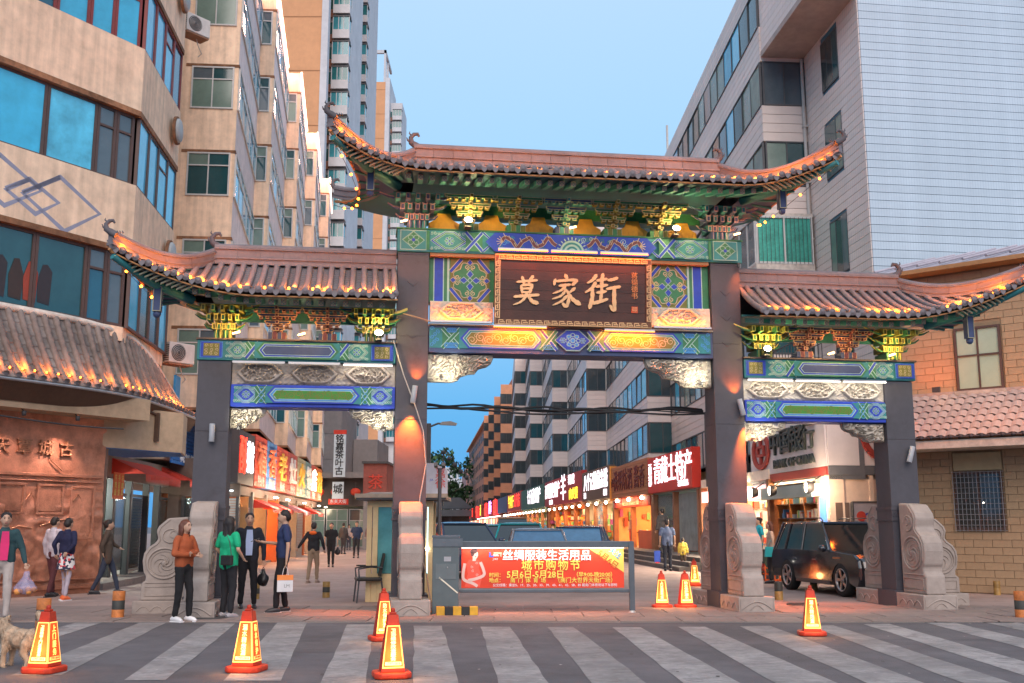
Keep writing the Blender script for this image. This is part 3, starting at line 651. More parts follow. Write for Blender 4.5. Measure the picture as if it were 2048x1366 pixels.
    for e in (0, 1):   # the hip end between front and back corners
        if not hips[e]: continue
        uc0, uc1 = (ur0, ut[0]) if e == 0 else (ur1, ut[1]); nn = 14
        def endt(a, c, dn=0):
            qv = c; f_ = Vector(top(uc0+(uc1-uc0)*qv)); bk = Vector(back(f_)); w_ = a; p_ = f_.lerp(bk, w_); s_ = 4*w_*(1-w_); 
            p_.x -= (uc1-uc0)*.34*s_*qv*qv; p_.z -= s_*(.30+.25)*qv*qv*max(.2, zt-ze)/.7+dn*qv; return tuple(p_)
        q.grid(lambda a, c: endt(a, c, .02), nn, nn, tile)
        def ends(a, c):
            p_ = Vector(endt(a, 1, .07)); i_ = Vector((ur0-.35 if e == 0 else ur1+.35, lerp(-.02, .62, a), ze+.10)); return tuple(p_.lerp(i_, c))
        q.grid(ends, nn, 4, NAVY)
        q.tube([endt(a/14, 1, .05) for a in range(15)], .03, MATS['ochre_wood'], 5)
        for j in range(9): a_ = (j+.5)/9; p_ = Vector(endt(a_, 1, .09)); i_ = Vector(ends(a_, .55)); q.tube([p_, i_], .028, TEAL, 5)
    q.build('soffit', root)
    # rafters with painted square ends, a rafter at a time
    n = int((min(hi, ur1+1.1)-max(lo, ur0-1.1))/.215)
    for i in range(n):
        u = max(lo, ur0-1.1)+.1+i*.215; e = eave(u); k = min(1, k_of(u))
        r_ = inst(raf_me, 'rafter', root, (e[0], e[1]+.26, e[2]-.125)); sg = -1 if u < uk[0] else 1
        r_.rotation_euler = (radians(12), 0, 0)
        if k > 0: r_.rotation_euler = (radians(12), 0, sg*.5*k)
    # fan of slats under the swept corner
    for e in (0, 1):
        if not hips[e]: continue
        q = B(); sg = -1 if e == 0 else 1
        for j in range(13):
            u = ut[e]-sg*(.12+.085*j); a = Vector(eave(u)); q.obox(a+Vector((-sg*.10, .16, -.14)), (sg*.13, .05, -.05), (0, .02, 0), (.0, 0, .013), MATS['bronze_line_paint'])
        q.build('corner_slats', root)
        # angle beam under the corner, and a hanging post
        q = B(); a = Vector(eave(ut[e])); c = Vector((ur0-.3 if e == 0 else ur1+.3, -.1, ze+.0))
        q.tube([a+Vector((-sg*.05, .05, -.16)), a.lerp(c, .5)+Vector((0, 0, -.16)), c], [.06, .08, .10], TEAL, 6)
        hx = lerp(c.x, a.x, .42); q.box(hx-.07, hx+.07, lerp(c.y, a.y, .4)-.07, lerp(c.y, a.y, .4)+.07, ze-.34, ze+.12, NAVY); strip(q, hx-.07, hx+.07, ze-.34, ze+.1, lerp(c.y, a.y, .4)-.076, MATS['bronze_line_paint'], .014)
        q.ball((hx, lerp(c.y, a.y, .4), ze-.38), .07, NAVY, 8); q.build('corner_beam', root)
    # ridge: stacked courses, upstand and rounded cap, in lengths with visible joints
    def ridge_run(path, h, w, nm, seg=.42):
        tot = sum((Vector(path[i+1])-Vector(path[i])).length for i in range(len(path)-1)); m_ = max(1, int(tot/seg))
        per = max(1, (len(path)-1)//m_); i = 0
        while i < len(path)-1:
            j = min(len(path)-1, i+per); seg_ = [Vector(x_) for x_ in path[i:j+1]]; q_ = B()
            for za, zb_, ww in ((0, h*.18, w*1.35), (h*.18, h*.30, w*1.0), (h*.30, h*.40, w*1.3), (h*.40, h*.82, w*.8), (h*.82, h*.90, w*1.15)):
                sh = .994
                for s2 in range(len(seg_)-1):
                    a, c = seg_[s2], seg_[s2+1]; 
                    if s2 == len(seg_)-2: c = a.lerp(c, .97)
                    d_ = (c-a); side = Vector((-d_.y, d_.x, 0)).normalized()*ww/2
                    q_.faces([a-side+Vector((0, 0, za)), a+side+Vector((0, 0, za)), a+side+Vector((0, 0, zb_)), a-side+Vector((0, 0, zb_)), c-side+Vector((0, 0, za)), c+side+Vector((0, 0, za)), c+side+Vector((0, 0, zb_)), c-side+Vector((0, 0, zb_))],
                             [(0, 1, 2, 3), (7, 6, 5, 4), (0, 4, 5, 1), (3, 2, 6, 7), (1, 5, 6, 2), (0, 3, 7, 4)], tile)
            q_.tube([x_+Vector((0, 0, h*.92)) for x_ in seg_], w*.5, tile, 8); q_.build(nm, root); i = j
    ridge_run([(lerp(ur0, ur1, i/32), vc, zr-.02) for i in range(33)], rid+.05, .17, 'ridge_course')
    for e in (0, 1):
        if not hips[e]: continue
        a0, a1 = (ur0, ut[0]) if e == 0 else (ur1, ut[1]); sg = -1 if e == 0 else 1
        fp = [Vector(top(lerp(a0, a1, i/20)))+Vector((0, 0, .02)) for i in range(21)]
        ridge_run(fp, .24, .13, 'hip_course', .5); ridge_run([back(x_) for x_ in fp], .24, .13, 'hip_course', 1.2)
        # beasts: one where the ridge ends, one curling up at the corner
        for (x_, y_, z_), sc in (((a0, vc, zr+rid-.02), 1.0), ((fp[-1].x+sg*.02, fp[-1].y-.01, fp[-1].z+.16), .85), (back((fp[-1].x+sg*.02, fp[-1].y, fp[-1].z+.16)), .85)):
            q = B(); P3 = lambda a, c: (x_+sg*a*sc, y_, z_+c*sc)
            q.tube([P3(-.14, .0), P3(-.04, .06), P3(.05, .12), P3(.06, .22), P3(.0, .29), P3(-.07, .30), P3(-.10, .25)], [.07*sc, .07*sc, .06*sc, .045*sc, .04*sc, .035*sc, .02*sc], tiled, 7)
            q.tube([P3(.05, .12), P3(.12, .17), P3(.14, .22)], [.03*sc, .02*sc, .008*sc], tiled, 5); q.tube([P3(.04, .26), P3(.09, .31), P3(.08, .35)], [.02*sc, .014*sc, .005*sc], tiled, 5)
            for g_ in range(4): q.tube([P3(-.12-.05*g_, .05), P3(-.10-.05*g_, .10)], [.02*sc, .006*sc], tiled, 4)
            q.build('ridge_beast', root)
    return root, eave, S
R1 = roof('centre_roof', -3.02, 3.10, 8.42, -1.30, 7.80, (1, 1), (-2.85, 2.95), (-4.55, 4.73), -1.75, 8.26)
R2 = roof('side_roof', -6.66, -3.31, 6.28, -1.00, 5.50, (1, 0), (-5.75, 99), (-8.12, 0), -1.45, 6.10, dip=.30)
R3 = roof('side_roof', 3.36, 6.78, 6.16, -1.00, 5.40, (0, 1), (-99, 5.95), (0, 8.52), -1.45, 6.10, dip=.30)
# lights along the eaves: strings of small orange bulbs lying in the tile troughs
bulb = glow('orange_bulb', (1, .17, .012), 16)
EL = 10
def eave_lights(R, lo, hi, label, skip=()):
    root, eave, S = R; t_ = thing('light_string', label, 'light string', gw(0, 0), GA, 'strings of orange bulbs on the gate eaves'); q = B()
    n = int((hi-lo)/.2); pts = []
    for i in range(n+1):
        u = lo+(i+.5)*.2*((hi-lo)/(n*.2)) if i < n else hi; p_ = S(min(max(u, lo), hi), .90, .045); pts.append(p_)
    q.tube(pts, .006, tiled, 4); q.build('cord', t_)
    me = B(); me.ball((0, 0, 0), .024, bulb, 6); me = me.mesh('bulb')
    for i, p_ in enumerate(pts):
        if not skip or not any(a <= p_.x <= c for a, c in skip):
            if random.random() < .10: continue
            inst(me, 'bulb', t_, p_)
            lamp('POINT', t_, (p_.x+(.1 if i % 2 else 0), p_.y-.02, p_.z+.055), EL*random.choice((.4, .8, 1.4)), (1, .21, .012), .04)
eave_lights(R1, -4.45, 4.62, 'string of orange bulbs along the eave of the tall centre roof', ((.5, 1.1), (-.6, -.2)))
eave_lights(R2, -8.0, -3.45, 'string of orange bulbs along the eave of the side roof beside the cream building', ((-3.9, -3.7),))
eave_lights(R3, 3.5, 8.4, 'string of orange bulbs along the eave of the side roof beside the brick building', ((5.0, 5.3), (6.4, 6.9)))
for R, e, lab in ((R1, -4.55, 'dotted orange bulbs on the soffit edge under the centre roof corner facing the towers'), (R1, 4.73, 'dotted orange bulbs on the soffit edge under the centre roof corner facing the white building'), (R2, -8.12, 'dotted orange bulbs on the soffit edge under the side roof corner by the cream building')):
    _, eave, S = R; t_ = thing('light_string', lab, 'light string', gw(0, 0), GA, 'orange bulbs under the roof corners')
    a = Vector(eave(e)); zz = a.z; ys = [a.y+(2.05*(.3-a.y)) *i/8*1.0 for i in range(9)]; q = B(); pts = []; sg = -1 if e < 0 else 1
    for i, y_ in enumerate(ys):
        w_ = i/8; s_ = 4*w_*(1-w_); pts.append(Vector((e-sg*.55*s_*.95+sg*.03, y_, zz-s_*.5-.10)))
    q.tube(pts, .006, tiled, 4); q.build('cord', t_); me = B(); me.ball((0, 0, 0), .026, bulb, 6); me = me.mesh('bulb')
    for p_ in pts[1:-1]: inst(me, 'bulb', t_, p_)
# ------------------------------------------------------------------ lamps fixed to the gate
alu = mat('aluminium', (.42, .42, .44), .4, .1, 10, metal=.7); dk = mat('dark_metal', (.06, .06, .065), .5, .15, 10)
WARM = (1, .80, .50)
def tube_light(name, label, u0, u1, v, z, col, e_, on=True, dirv=(0, -.3, -1), power=8, grp=None):
    t = thing(name, label, 'light', gw(0, 0), GA, grp); q = B(); q.box(u0, u1, v-.02, v+.03, z, z+.035, alu); q.build('housing', t)
    q = B(); n = int((u1-u0)/.035)
    if on:
        for i in range(n): x = u0+(i+.5)*(u1-u0)/n; q.box(x-.012, x+.012, v-.026, v+.0, z-.012, z+.0, glow('led_%s' % col[0], col[1], e_))
    else: q.box(u0+.02, u1-.02, v-.022, v+.0, z-.010, z+.0, mat('led_off', (.5, .48, .45), .4))
    o = q.build('diode_row', t)
    if on: a = lamp('AREA', t, ((u0+u1)/2, v-.02, z-.02), power, col[1], u1-u0, sizey=.03, target=((u0+u1)/2+dirv[0], v-.02+dirv[1], z-.02+dirv[2]))
    return t
OC = ('orange', (1, .155, .012)); WC = ('white', (1, .93, .80))
G1 = 'linear lights on the centre bay of the gate'; G2 = 'linear lights under the top beams of the side bays'
for i, (a, c) in enumerate(((-1.46, -.52), (-.46, .42), (.48, 1.40))): tube_light('tube_light', 'orange linear light above the plaque, %s' % ('over its first character', 'over its middle character', 'over its small signature')[i], a, c, -.42, 6.555, OC, 5, True, (0, .5, -1), 5, G1)
tube_light('tube_light', 'orange linear light under the plaque below its first character', -1.52, -.52, -.22, 5.135, OC, 5, True, (0, .6, -1), 22, G1)
tube_light('tube_light', 'orange linear light under the plaque below its last character', .58, 1.55, -.22, 5.115, OC, 5, True, (0, .6, -1), 22, G1)
for s in (-1, 1):
    t = thing('tube_light', 'orange uplight on the ledge under the carved panel by the %s' % ('first character of the plaque' if s < 0 else 'signature of the plaque'), 'light', gw(0, 0), GA, G1)
    q = B(); xa, xb = sorted((s*1.55, s*2.68)); q.box(xa, xb, -.2, -.15, 5.20, 5.235, alu); q.build('housing', t)
    lamp('AREA', t, ((xa+xb)/2, -.19, 5.245), 10, (1, .17, .012), 1.0, sizey=.04, target=((xa+xb)/2, .10, 5.60))
for i, (a, c, on) in enumerate(((-6.2, -5.28, False), (-5.22, -4.30, False), (-4.24, -3.36, True))):
    tube_light('tube_light', ('unlit linear light next to the outer pillar in the bay over the lane', 'unlit linear light in the middle of the side bay over the shopping lane', 'lit white linear light close to the plaque pillar over the shopping lane')[i], a, c, -.13, 4.375, WC, 4, on, (0, .35, -1), 1.4, G2)
for i, (a, c, on) in enumerate(((3.38, 4.28, 1), (4.34, 5.24, 1), (5.30, 6.18, 1))):
    tube_light('tube_light', ('lit white linear light beside the plaque pillar over the parked car', 'lit white linear light in the middle of the bay over the parked car', 'lit white linear light beside the outer pillar over the parked car')[i], a, c, -.13, 4.25, WC, 4, True, (0, .35, -1), 1.3, G2)
# flood lamps standing on the beams in front of the bracket sets
lens = glow('flood_lens', (1, .86, .55), 30)
def flood(u, z, label, p_=60, aim=(0, .35, .55), big=1):
    t = thing('floodlight', label, 'floodlight', gw(u, -.25, z), GA, 'flood lamps under the gate brackets')
    q = B(); q.lathe([(0, .09), (.06, .085), (.085, .03), (.09, -.02), (.075, -.03)], dk, axis='y', n=14); q.build('lamp_head', t)
    q = B(); q.lathe([(0, -.018), (.07, -.018), (.075, -.012)], lens, axis='y', n=14); l_ = q.build('lens', t)
    for o_ in t.children: o_.location = (0, 0, .12); o_.scale = (big, big, big*.7)
    q = B(); q.box(-.02, .02, .02, .05, 0, .10, dk); q.box(-.06, .06, -.0, .26, -.01, .012, dk); q.build('lamp_stand', t)
    lamp('POINT', t, (0, -.10, .16), p_, (1, .70, .25), .05)
flood(-2.0, 7.03, 'round flood lamp under the bracket set at the tower end of the centre roof', 26)
flood(2.02, 7.03, 'round flood lamp under the bracket set at the white building end of the centre roof', 26)
flood(-3.62, 4.84, 'round flood lamp next to the tall pillar, over the shopping lane', 18)
flood(3.75, 4.72, 'round flood lamp next to the tall pillar, over the parked car', 18)
for u, z, c_, p_, lb_ in ((-6.15, 4.84, (1, .55, .15), 11, 'small tilted tube lamp on the outer corner of the side beam by the cream building'), (-5.0, 4.84, (1, .50, .12), 9, 'small amber uplight between the copper coloured bracket sets of the lane bay'), (6.3, 4.72, (1, .66, .22), 14, 'small uplight at the outer pillar of the bay over the parked car'),
                     (5.05, 4.72, (1, .5, .15), 12, 'small amber uplight between the copper coloured bracket sets of the car bay'), (.0, 7.03, (1, .6, .15), 6, 'small uplight in the middle of the top beam over the painted sun'), (-3.2, 7.03, (1, .45, .2), 5, 'small lamp at the tower end of the top beam'), (3.25, 7.03, (1, .45, .2), 5, 'small lamp at the white building end of the top beam')):
    t = thing('uplight', lb_, 'light', gw(u, -.2, z), GA); q = B(); q.tube([(-.07, 0, .03), (.07, 0, .07)], .022, alu, 8); q.build('lamp_body', t); q = B(); q.tube([(-.06, -.015, .045), (.06, -.015, .085)], .014, glow('amber_lens', (1, .55, .2), 12), 6); q.build('lens', t)
    lamp('POINT', t, (0, -.08, .12), p_, c_, .04)
# slim cylinder lights on the pillars
def cyl(u, z, v, label, on, tilt=0, p_=60):
    t = thing('wall_light', label, 'light', gw(u, v, z), GA, 'cylinder lights on the gate pillars'); q = B(); q.lathe([(0, .16), (.048, .16), (.05, .155), (.05, -.155), (.046, -.16), (.04, -.15)], mat('grey_enamel', (.38, .40, .43), .45, .08), n=14); c_ = q.build('lamp_body', t)
    q = B(); q.lathe([(0, -.148), (.042, -.148)], glow('amber_lens', (1, .55, .2), 12) if on else dk, n=14); q.build('lens', t); q = B(); q.box(-.015, .015, .03, abs(v), -.02, .02, dk); q.build('arm', t)
    t.rotation_euler.y = tilt
    if on:
        lamp('SPOT', t, (0, -.03, -.19), p_, ORANGE, .02, spot=radians(64), blend=.8, target=(0, .06, -1.2)); lamp('SPOT', t, (0, -.02, .2), p_*.06, ORANGE, .02, spot=radians(70), blend=.9, target=(0, .25, .8))
cyl(-2.96, 3.86, -.12, 'lit cylinder light on the tall pillar at the taxi side, casting orange down the granite', True, .12, 620)
cyl(3.24, 3.72, -.12, 'lit tilted cylinder light on the tall pillar next to the bank sign', True, -.22, 700)
cyl(-6.50, 3.12, -.10, 'unlit cylinder light on the outer pillar above the orange sweater woman', False)
cyl(6.62, 2.86, -.10, 'unlit tilted cylinder light on the outer pillar by the brick building', False, .3)
gl = thing('wall_light', 'small orange spotlight lighting the top of the tall pillar by the car bay', 'light', gw(3.3, -.1, 6.5), GA); q = B(); q.lathe([(0, .04), (.03, .04), (.03, -.04)], dk, n=10); q.build('lamp_body', gl)
lamp('SPOT', gl, (0, -.25, .1), 45, ORANGE, .02, spot=radians(55), blend=1, target=(.05, .1, -.45))
# spots on the carved corner brackets
for u, z, e, s in ((-2.45, 4.30, 34, 1), (2.48, 4.30, 34, -1), (-6.05, 3.35, 22, 1), (-3.5, 3.34, 30, -1), (3.5, 3.22, 30, 1)):
    t = thing('spotlight', 'small spot lamp on the carved bracket %s' % {-2.45: 'under the plaque by its first character', 2.48: 'under the plaque by its signature', -6.05: 'by the outer pillar over the lane', -3.5: 'between the lane and the tall pillar', 3.5: 'between the car and the tall pillar'}[u], 'light', gw(u, -.12, z-.14), GA)
    q = B(); q.lathe([(0, .03), (.025, .03), (.03, -.03), (0, -.03)], dk, n=10); q.build('lamp_body', t); lamp('SPOT', t, (0, -.38, -.1), e, (1, .93, .70), .03, spot=radians(75), blend=1, target=(s*.10, .1, .14))

# ------------------------------------------------------------------ carved drum stones at the pillar feet
def drum_stone(u, v, az, label, sc=1.0, rear=False):
    """Side profile in y (away from the pillar is -y) and z, with drum, scroll and step, on a moulded block."""
    t = thing('drum_stone', label, 'drum stone', gw(u, v), GA+az, 'carved drum stones at the gate pillars')
    base = B(); base.box(-.33, .33, -1.0, .0, 0, .27, pale); 
    bb = base.build('base_block', t, bevel=.015)
    q = B()
    for e in (-1, 1): q.tube([(e*.333, -.12-.8*i/12, .07+.10*abs(sin(i*pi/4))) for i in range(13)], .010, pale, 5)
    q.tube([(-.28+.56*i/12, -1.004, .06+.13*sin(pi*i/12)) for i in range(13)], .012, pale, 5); q.tube([(-.12+.24*i/8, -1.004, .05+.08*sin(pi*i/8)) for i in range(9)], .010, pale, 5)
    for e in (-1, 1): q.tube([(e*.30, -1.003, .03), (e*.30, -1.003, .24)], .008, pale, 4)
    q.build('base_carving', t)
    P = [(-.02, .27), (-.88, .27), (-.88, .60), (-.84, .64), (-.80, .66), (-.80, .76), (-.84, .80), (-.86, .90), (-.88, 1.05), (-.86, 1.2), (-.78, 1.32), (-.66, 1.40), (-.60, 1.48), (-.62, 1.56), (-.64, 1.64), (-.60, 1.74), (-.50, 1.83), (-.42, 1.90), (-.02, 1.93)]
    q = B(); q.prism(P, -.19, .19, pale, 'x'); q.build('scroll_body', t, bevel=.03)
    for e in (-1, 1):   # carved faces: drum rim, boss and cloud scrolls
        q = B(); x = e*.195
        q.tube([(x, -.45+.33*cos(a*pi/12), 1.0+.30*sin(a*pi/12)) for a in range(25)], .022, pale, 6); q.tube([(x, -.45+.27*cos(a*pi/12), 1.0+.24*sin(a*pi/12)) for a in range(25)], .010, pale, 5)
        for k in range(5): a = k*2*pi/5; q.tube([(x, -.45+(.05+.15*i/8)*cos(a+i*.25), 1.0+(.05+.14*i/8)*sin(a+i*.25)) for i in range(9)], [.018, .018, .018, .016, .015, .013, .011, .008, .004], pale, 5)
        q.ball((x, -.45, 1.0), .06, pale, 8, (.5, 1, 1)); q.build('drum', t)
        q = B()
        q.tube([(x, -.35+.16*cos(a*.5), 1.55+.14*sin(a*.5)) for a in range(11)], .018, pale, 5); q.tube([(x, -.30+.07*cos(a*.6), 1.58+.07*sin(a*.6)) for a in range(9)], .014, pale, 5)
        q.tube([(x, -.80, .62), (x, -.1, .62)], .012, pale, 5); q.tube([(x, -.80, .36), (x, -.1, .36), (x, -.1, .54), (x, -.8, .54), (x, -.8, .36)], .008, pale, 5)
        q.tube([(x, p_[0]+.05, p_[1]-.02) for p_ in P[7:18]], .012, pale, 5); q.build('side_carving', t)
    t.scale = (sc, sc, sc); return t
drum_stone(-3.0, -.04, 0, 'pale drum stone seen end on in front of the tall pillar behind the black chairs')
drum_stone(3.05, -.04, 0, 'pale drum stone in front of the tall pillar next to two glowing cones')
drum_stone(-3.0, .62, pi, 'drum stone on the far side of the tall pillar, by the black chairs'); drum_stone(3.05, .62, pi, 'drum stone on the far side of the tall pillar, its edge showing beside two cones')
drum_stone(-6.52, -.04, 0, 'drum stone behind the orange sweater woman, in front of the outer pillar'); drum_stone(-6.84, .29, -pi/2, 'broad weathered drum stone standing sideways beside the shuttered shop', .86)
drum_stone(6.5, -.04, 0, 'pale drum stone in front of the outer pillar by the brick building'); drum_stone(6.82, .29, pi/2, 'drum stone on the brick building side of the outer pillar', .86); drum_stone(6.5, .62, pi, 'drum stone behind the outer pillar, in front of the black car')
for o_, sc in ((0, 0),): pass

# ------------------------------------------------------------------ barrier with banner
bgrey = mat('barrier_grey_paint', (.10, .12, .14), .4, .12, 12, metal=.2)
BA = radians(2.5)
bar = thing('advert_barrier', 'grey swing barrier with a red shopping festival banner across the gateway', 'barrier', (-1.02, 18.75, 0), BA)
q = B(); q.box(0, 3.13, -.03, .03, 1.13, 1.24, bgrey); q.build('top_rail', bar, bevel=.01)
q = B(); q.box(0, 3.10, -.025, .025, .36, .42, bgrey); q.build('bottom_rail', bar, bevel=.01)
q = B(); q.box(3.07, 3.16, -.045, .045, .06, 1.235, bgrey); q.lathe([(.0, .0), (.07, .0), (.06, .03), (.04, .05), (.045, .07)], mat('galvanised', (.5, .5, .48), .5, metal=.5), c=(3.115, 0, 0), n=12); q.build('post', bar)
bred = mat('banner_red', (.72, .055, .02), .5, .10, 3)
bb = B(); bb.box(.14, 2.98, -.012, .012, .44, 1.12, mat('banner_back_red', (.6, .03, .01), .6)); ban = bb.build('banner', bar)
p = Paint(-.0125); p.fill([(.14, .44), (2.98, .44), (2.98, 1.12), (.14, 1.12)], bred); p.up()
p.fill([(2.36, 1.12), (2.98, 1.12), (2.98, .70)], mat('banner_yellow', (.92, .66, .12), .5, .05)); 
skin_p = mat('print_skin', (.75, .52, .46), .6, .05); hair_p = mat('print_hair', (.08, .04, .04), .6)
p.up()
el = lambda cx, cz, rx, rz, n=18, a0=0: [(cx+rx*cos(2*pi*i/n)*cos(a0)-rz*sin(2*pi*i/n)*sin(a0), cz+rx*cos(2*pi*i/n)*sin(a0)+rz*sin(2*pi*i/n)*cos(a0)) for i in range(n)]
p.fill([(.20, .46), (.46, .46), (.50, .62), (.44, .78), (.47, .90), (.40, .93), (.27, .92), (.22, .84), (.25, .68)], mat('print_dress', (.8, .10, .06), .5, .1)); p.up()
p.line(smooth([(.20, .86), (.17, .68), (.19, .58), (.34, .52), (.42, .47)], 4) and [(v.x, v.y) for v in smooth([(.20, .86), (.17, .68), (.19, .58), (.34, .52), (.42, .47)], 4)], .05, skin_p)
p.line([(v.x, v.y) for v in smooth([(.47, .88), (.52, .76), (.53, .66), (.40, .60), (.26, .57)], 4)], .05, skin_p); p.fill([(.33, .90), (.39, .90), (.40, 1.0), (.34, 1.0)], skin_p); p.up()
p.fill(el(.375, 1.01, .055, .075), skin_p); p.up(); p.fill(el(.355, 1.07, .072, .045, a0=.2), hair_p); p.fill(el(.33, 1.03, .03, .055), hair_p); p.fill(el(.36, 1.105, .035, .02), hair_p)
p.up(); p.fill(el(.40, 1.02, .012, .004), hair_p); p.fill(el(.365, 1.02, .012, .004), hair_p); p.fill(el(.385, .975, .014, .006), bred)
for k in range(4): p.spiral(.36+.05*cos(k*2), .66+.07*k, .025, skin_p, .006, 1.2, k)
p.fill([(.62, 1.05), (.65, 1.05), (.65, .99), (.70, .99), (.70, .965), (.62, .965)], mat('print_blue', (.03, .12, .6), .5)); p.fill([(.70, 1.05), (.84, 1.05), (.84, .975), (.81, .975), (.81, 1.02), (.70, 1.02)], mat('print_orange', (.85, .35, .25), .5))
wpr = mat('print_white', (.85, .85, .88), .5, .03); ypr = mat('print_yellow', (.85, .72, .12), .5, .05); p.up()
p.b.build('printed_picture', ban)
for s_, sz, m_, x, z, sp_, al, bo in (('丝绸服装生活用品', .195, wpr, 1.63, .985, 1.0, 'CENTER', .0035), ('城市购物节', .19, ypr, 1.70, .815, 1.24, 'CENTER', .0035), ('时间：', .085, ypr, .62, .655, 1, 'LEFT', .001), ('5月6日-5月28日', .15, ypr, 1.43, .66, .98, 'CENTER', .003), ('（早9:00-晚20:00）', .095, ypr, 2.46, .66, .94, 'CENTER', .001),
                                   ('地点：', .085, ypr, .62, .565, 1, 'LEFT', .001), ('南 门 体 育 场', .09, ypr, 1.30, .565, 1.2, 'CENTER', .001), ('（南门大世界天街广场）', .098, ypr, 2.30, .565, 1.0, 'CENTER', .001), ('公交线路：乘坐5、17、25、30、33、39、40、41、42、58、85 路南门体育场站下车即到', .056, wpr, 1.77, .485, 1.0, 'CENTER', 0), ('JIXI', .05, wpr, .73, .93, 1.2, 'CENTER', 0), ('wn', .075, wpr, .74, 1.0, 1, 'CENTER', .001)):
    text(s_, sz, m_, ban, (x, -.0185-.002*bo*300, z), ext=.0008, bold=bo, space=sp_, align=al)
for s_, x, z, m_ in (('5月6日', 2.70, .92, mat('print_brown', (.6, .16, .03), .5)), ('关注', 2.83, 1.03, mat('print_cyan', (.03, .35, .7), .5))):
    o_ = text(s_, .14 if m_ is MATS['print_brown'] else .12, m_, ban, (x, -.020, z), ext=.0008, bold=.002); o_.rotation_euler = (pi/2, radians(38), 0)
# LED glow along the top edge of the banner
q = B(); q.box(.14, 2.98, -.03, -.016, 1.118, 1.128, glow('banner_led', (1, .75, .6), 3)); q.build('light_strip', bar); lamp('AREA', bar, (1.56, -.10, 1.11), 7, (1, .72, .6), 2.8, sizey=.03, target=(1.56, -.03, .5)); lamp('AREA', bar, (1.56, .05, .34), 7, (1, .22, .06), 2.8, sizey=.03, target=(1.56, -.15, 0))
q = B(); q.box(-.36, .10, -.2, .28, .0, 1.30, mat('cabinet_grey', (.10, .13, .14), .5, .12)); cab = q.build('motor_cabinet', bar, bevel=.01)
q = B(); q.box(-.37, .11, -.21, .29, 1.30, 1.34, bgrey); q.build('cabinet_top', cab); q = B(); q.box(-.36, .16, -.215, -.2, 1.15, 1.29, bgrey); q.build('cabinet_collar', cab); q = B(); q.box(-.30, .05, -.208, -.2, .60, .86, mat('cabinet_panel', (.14, .17, .18), .5)); q.build('access_panel', cab)
q = B(); q.box(-.16, -.04, -.208, -.2, .90, .98, alu); q.lathe([(0, 0), (.012, 0), (.012, .01)], alu, c=(-.1, -.215, .8), axis='y', n=8); q.obox((-.08, -.206, .50), (.16, 0, -.13), (0, .002, 0), (.007, 0, .009), mat('scratch', (.8, .75, .6), .6)); q.build('keypad', cab)
stub = thing('wheel_stop', 'low black and yellow striped block at the foot of the barrier cabinet', 'wheel stop', (-.92, 18.35, 0), .1)
for i in range(5): q = B(); q.box(-.36+i*.14, -.22+i*.14, -.09, .09, 0, .16, mat('hazard_yellow', (.62, .34, .03), .6, .2) if i % 2 == 0 else mat('hazard_black', (.03, .03, .03), .7, .3)); q.build('stripe', stub, bevel=.01)
pole = thing('camera_pole', 'thin dark pole with small cameras beside the barrier cabinet', 'pole', (-1.33, 19.6, 0)); q = B(); q.tube([(0, 0, 0), (0, 0, 2.55)], .035, dk, 10); q.build('shaft', pole)
for e in (-1, 1): q = B(); q.obox((e*.07, -.08, 2.60), (.03, 0, 0), (0, .09, -.02), (0, .01, .03), dk); q.tube([(0, 0, 2.5), (e*.07, 0, 2.58)], .012, dk, 5); q.build('camera_head', pole)

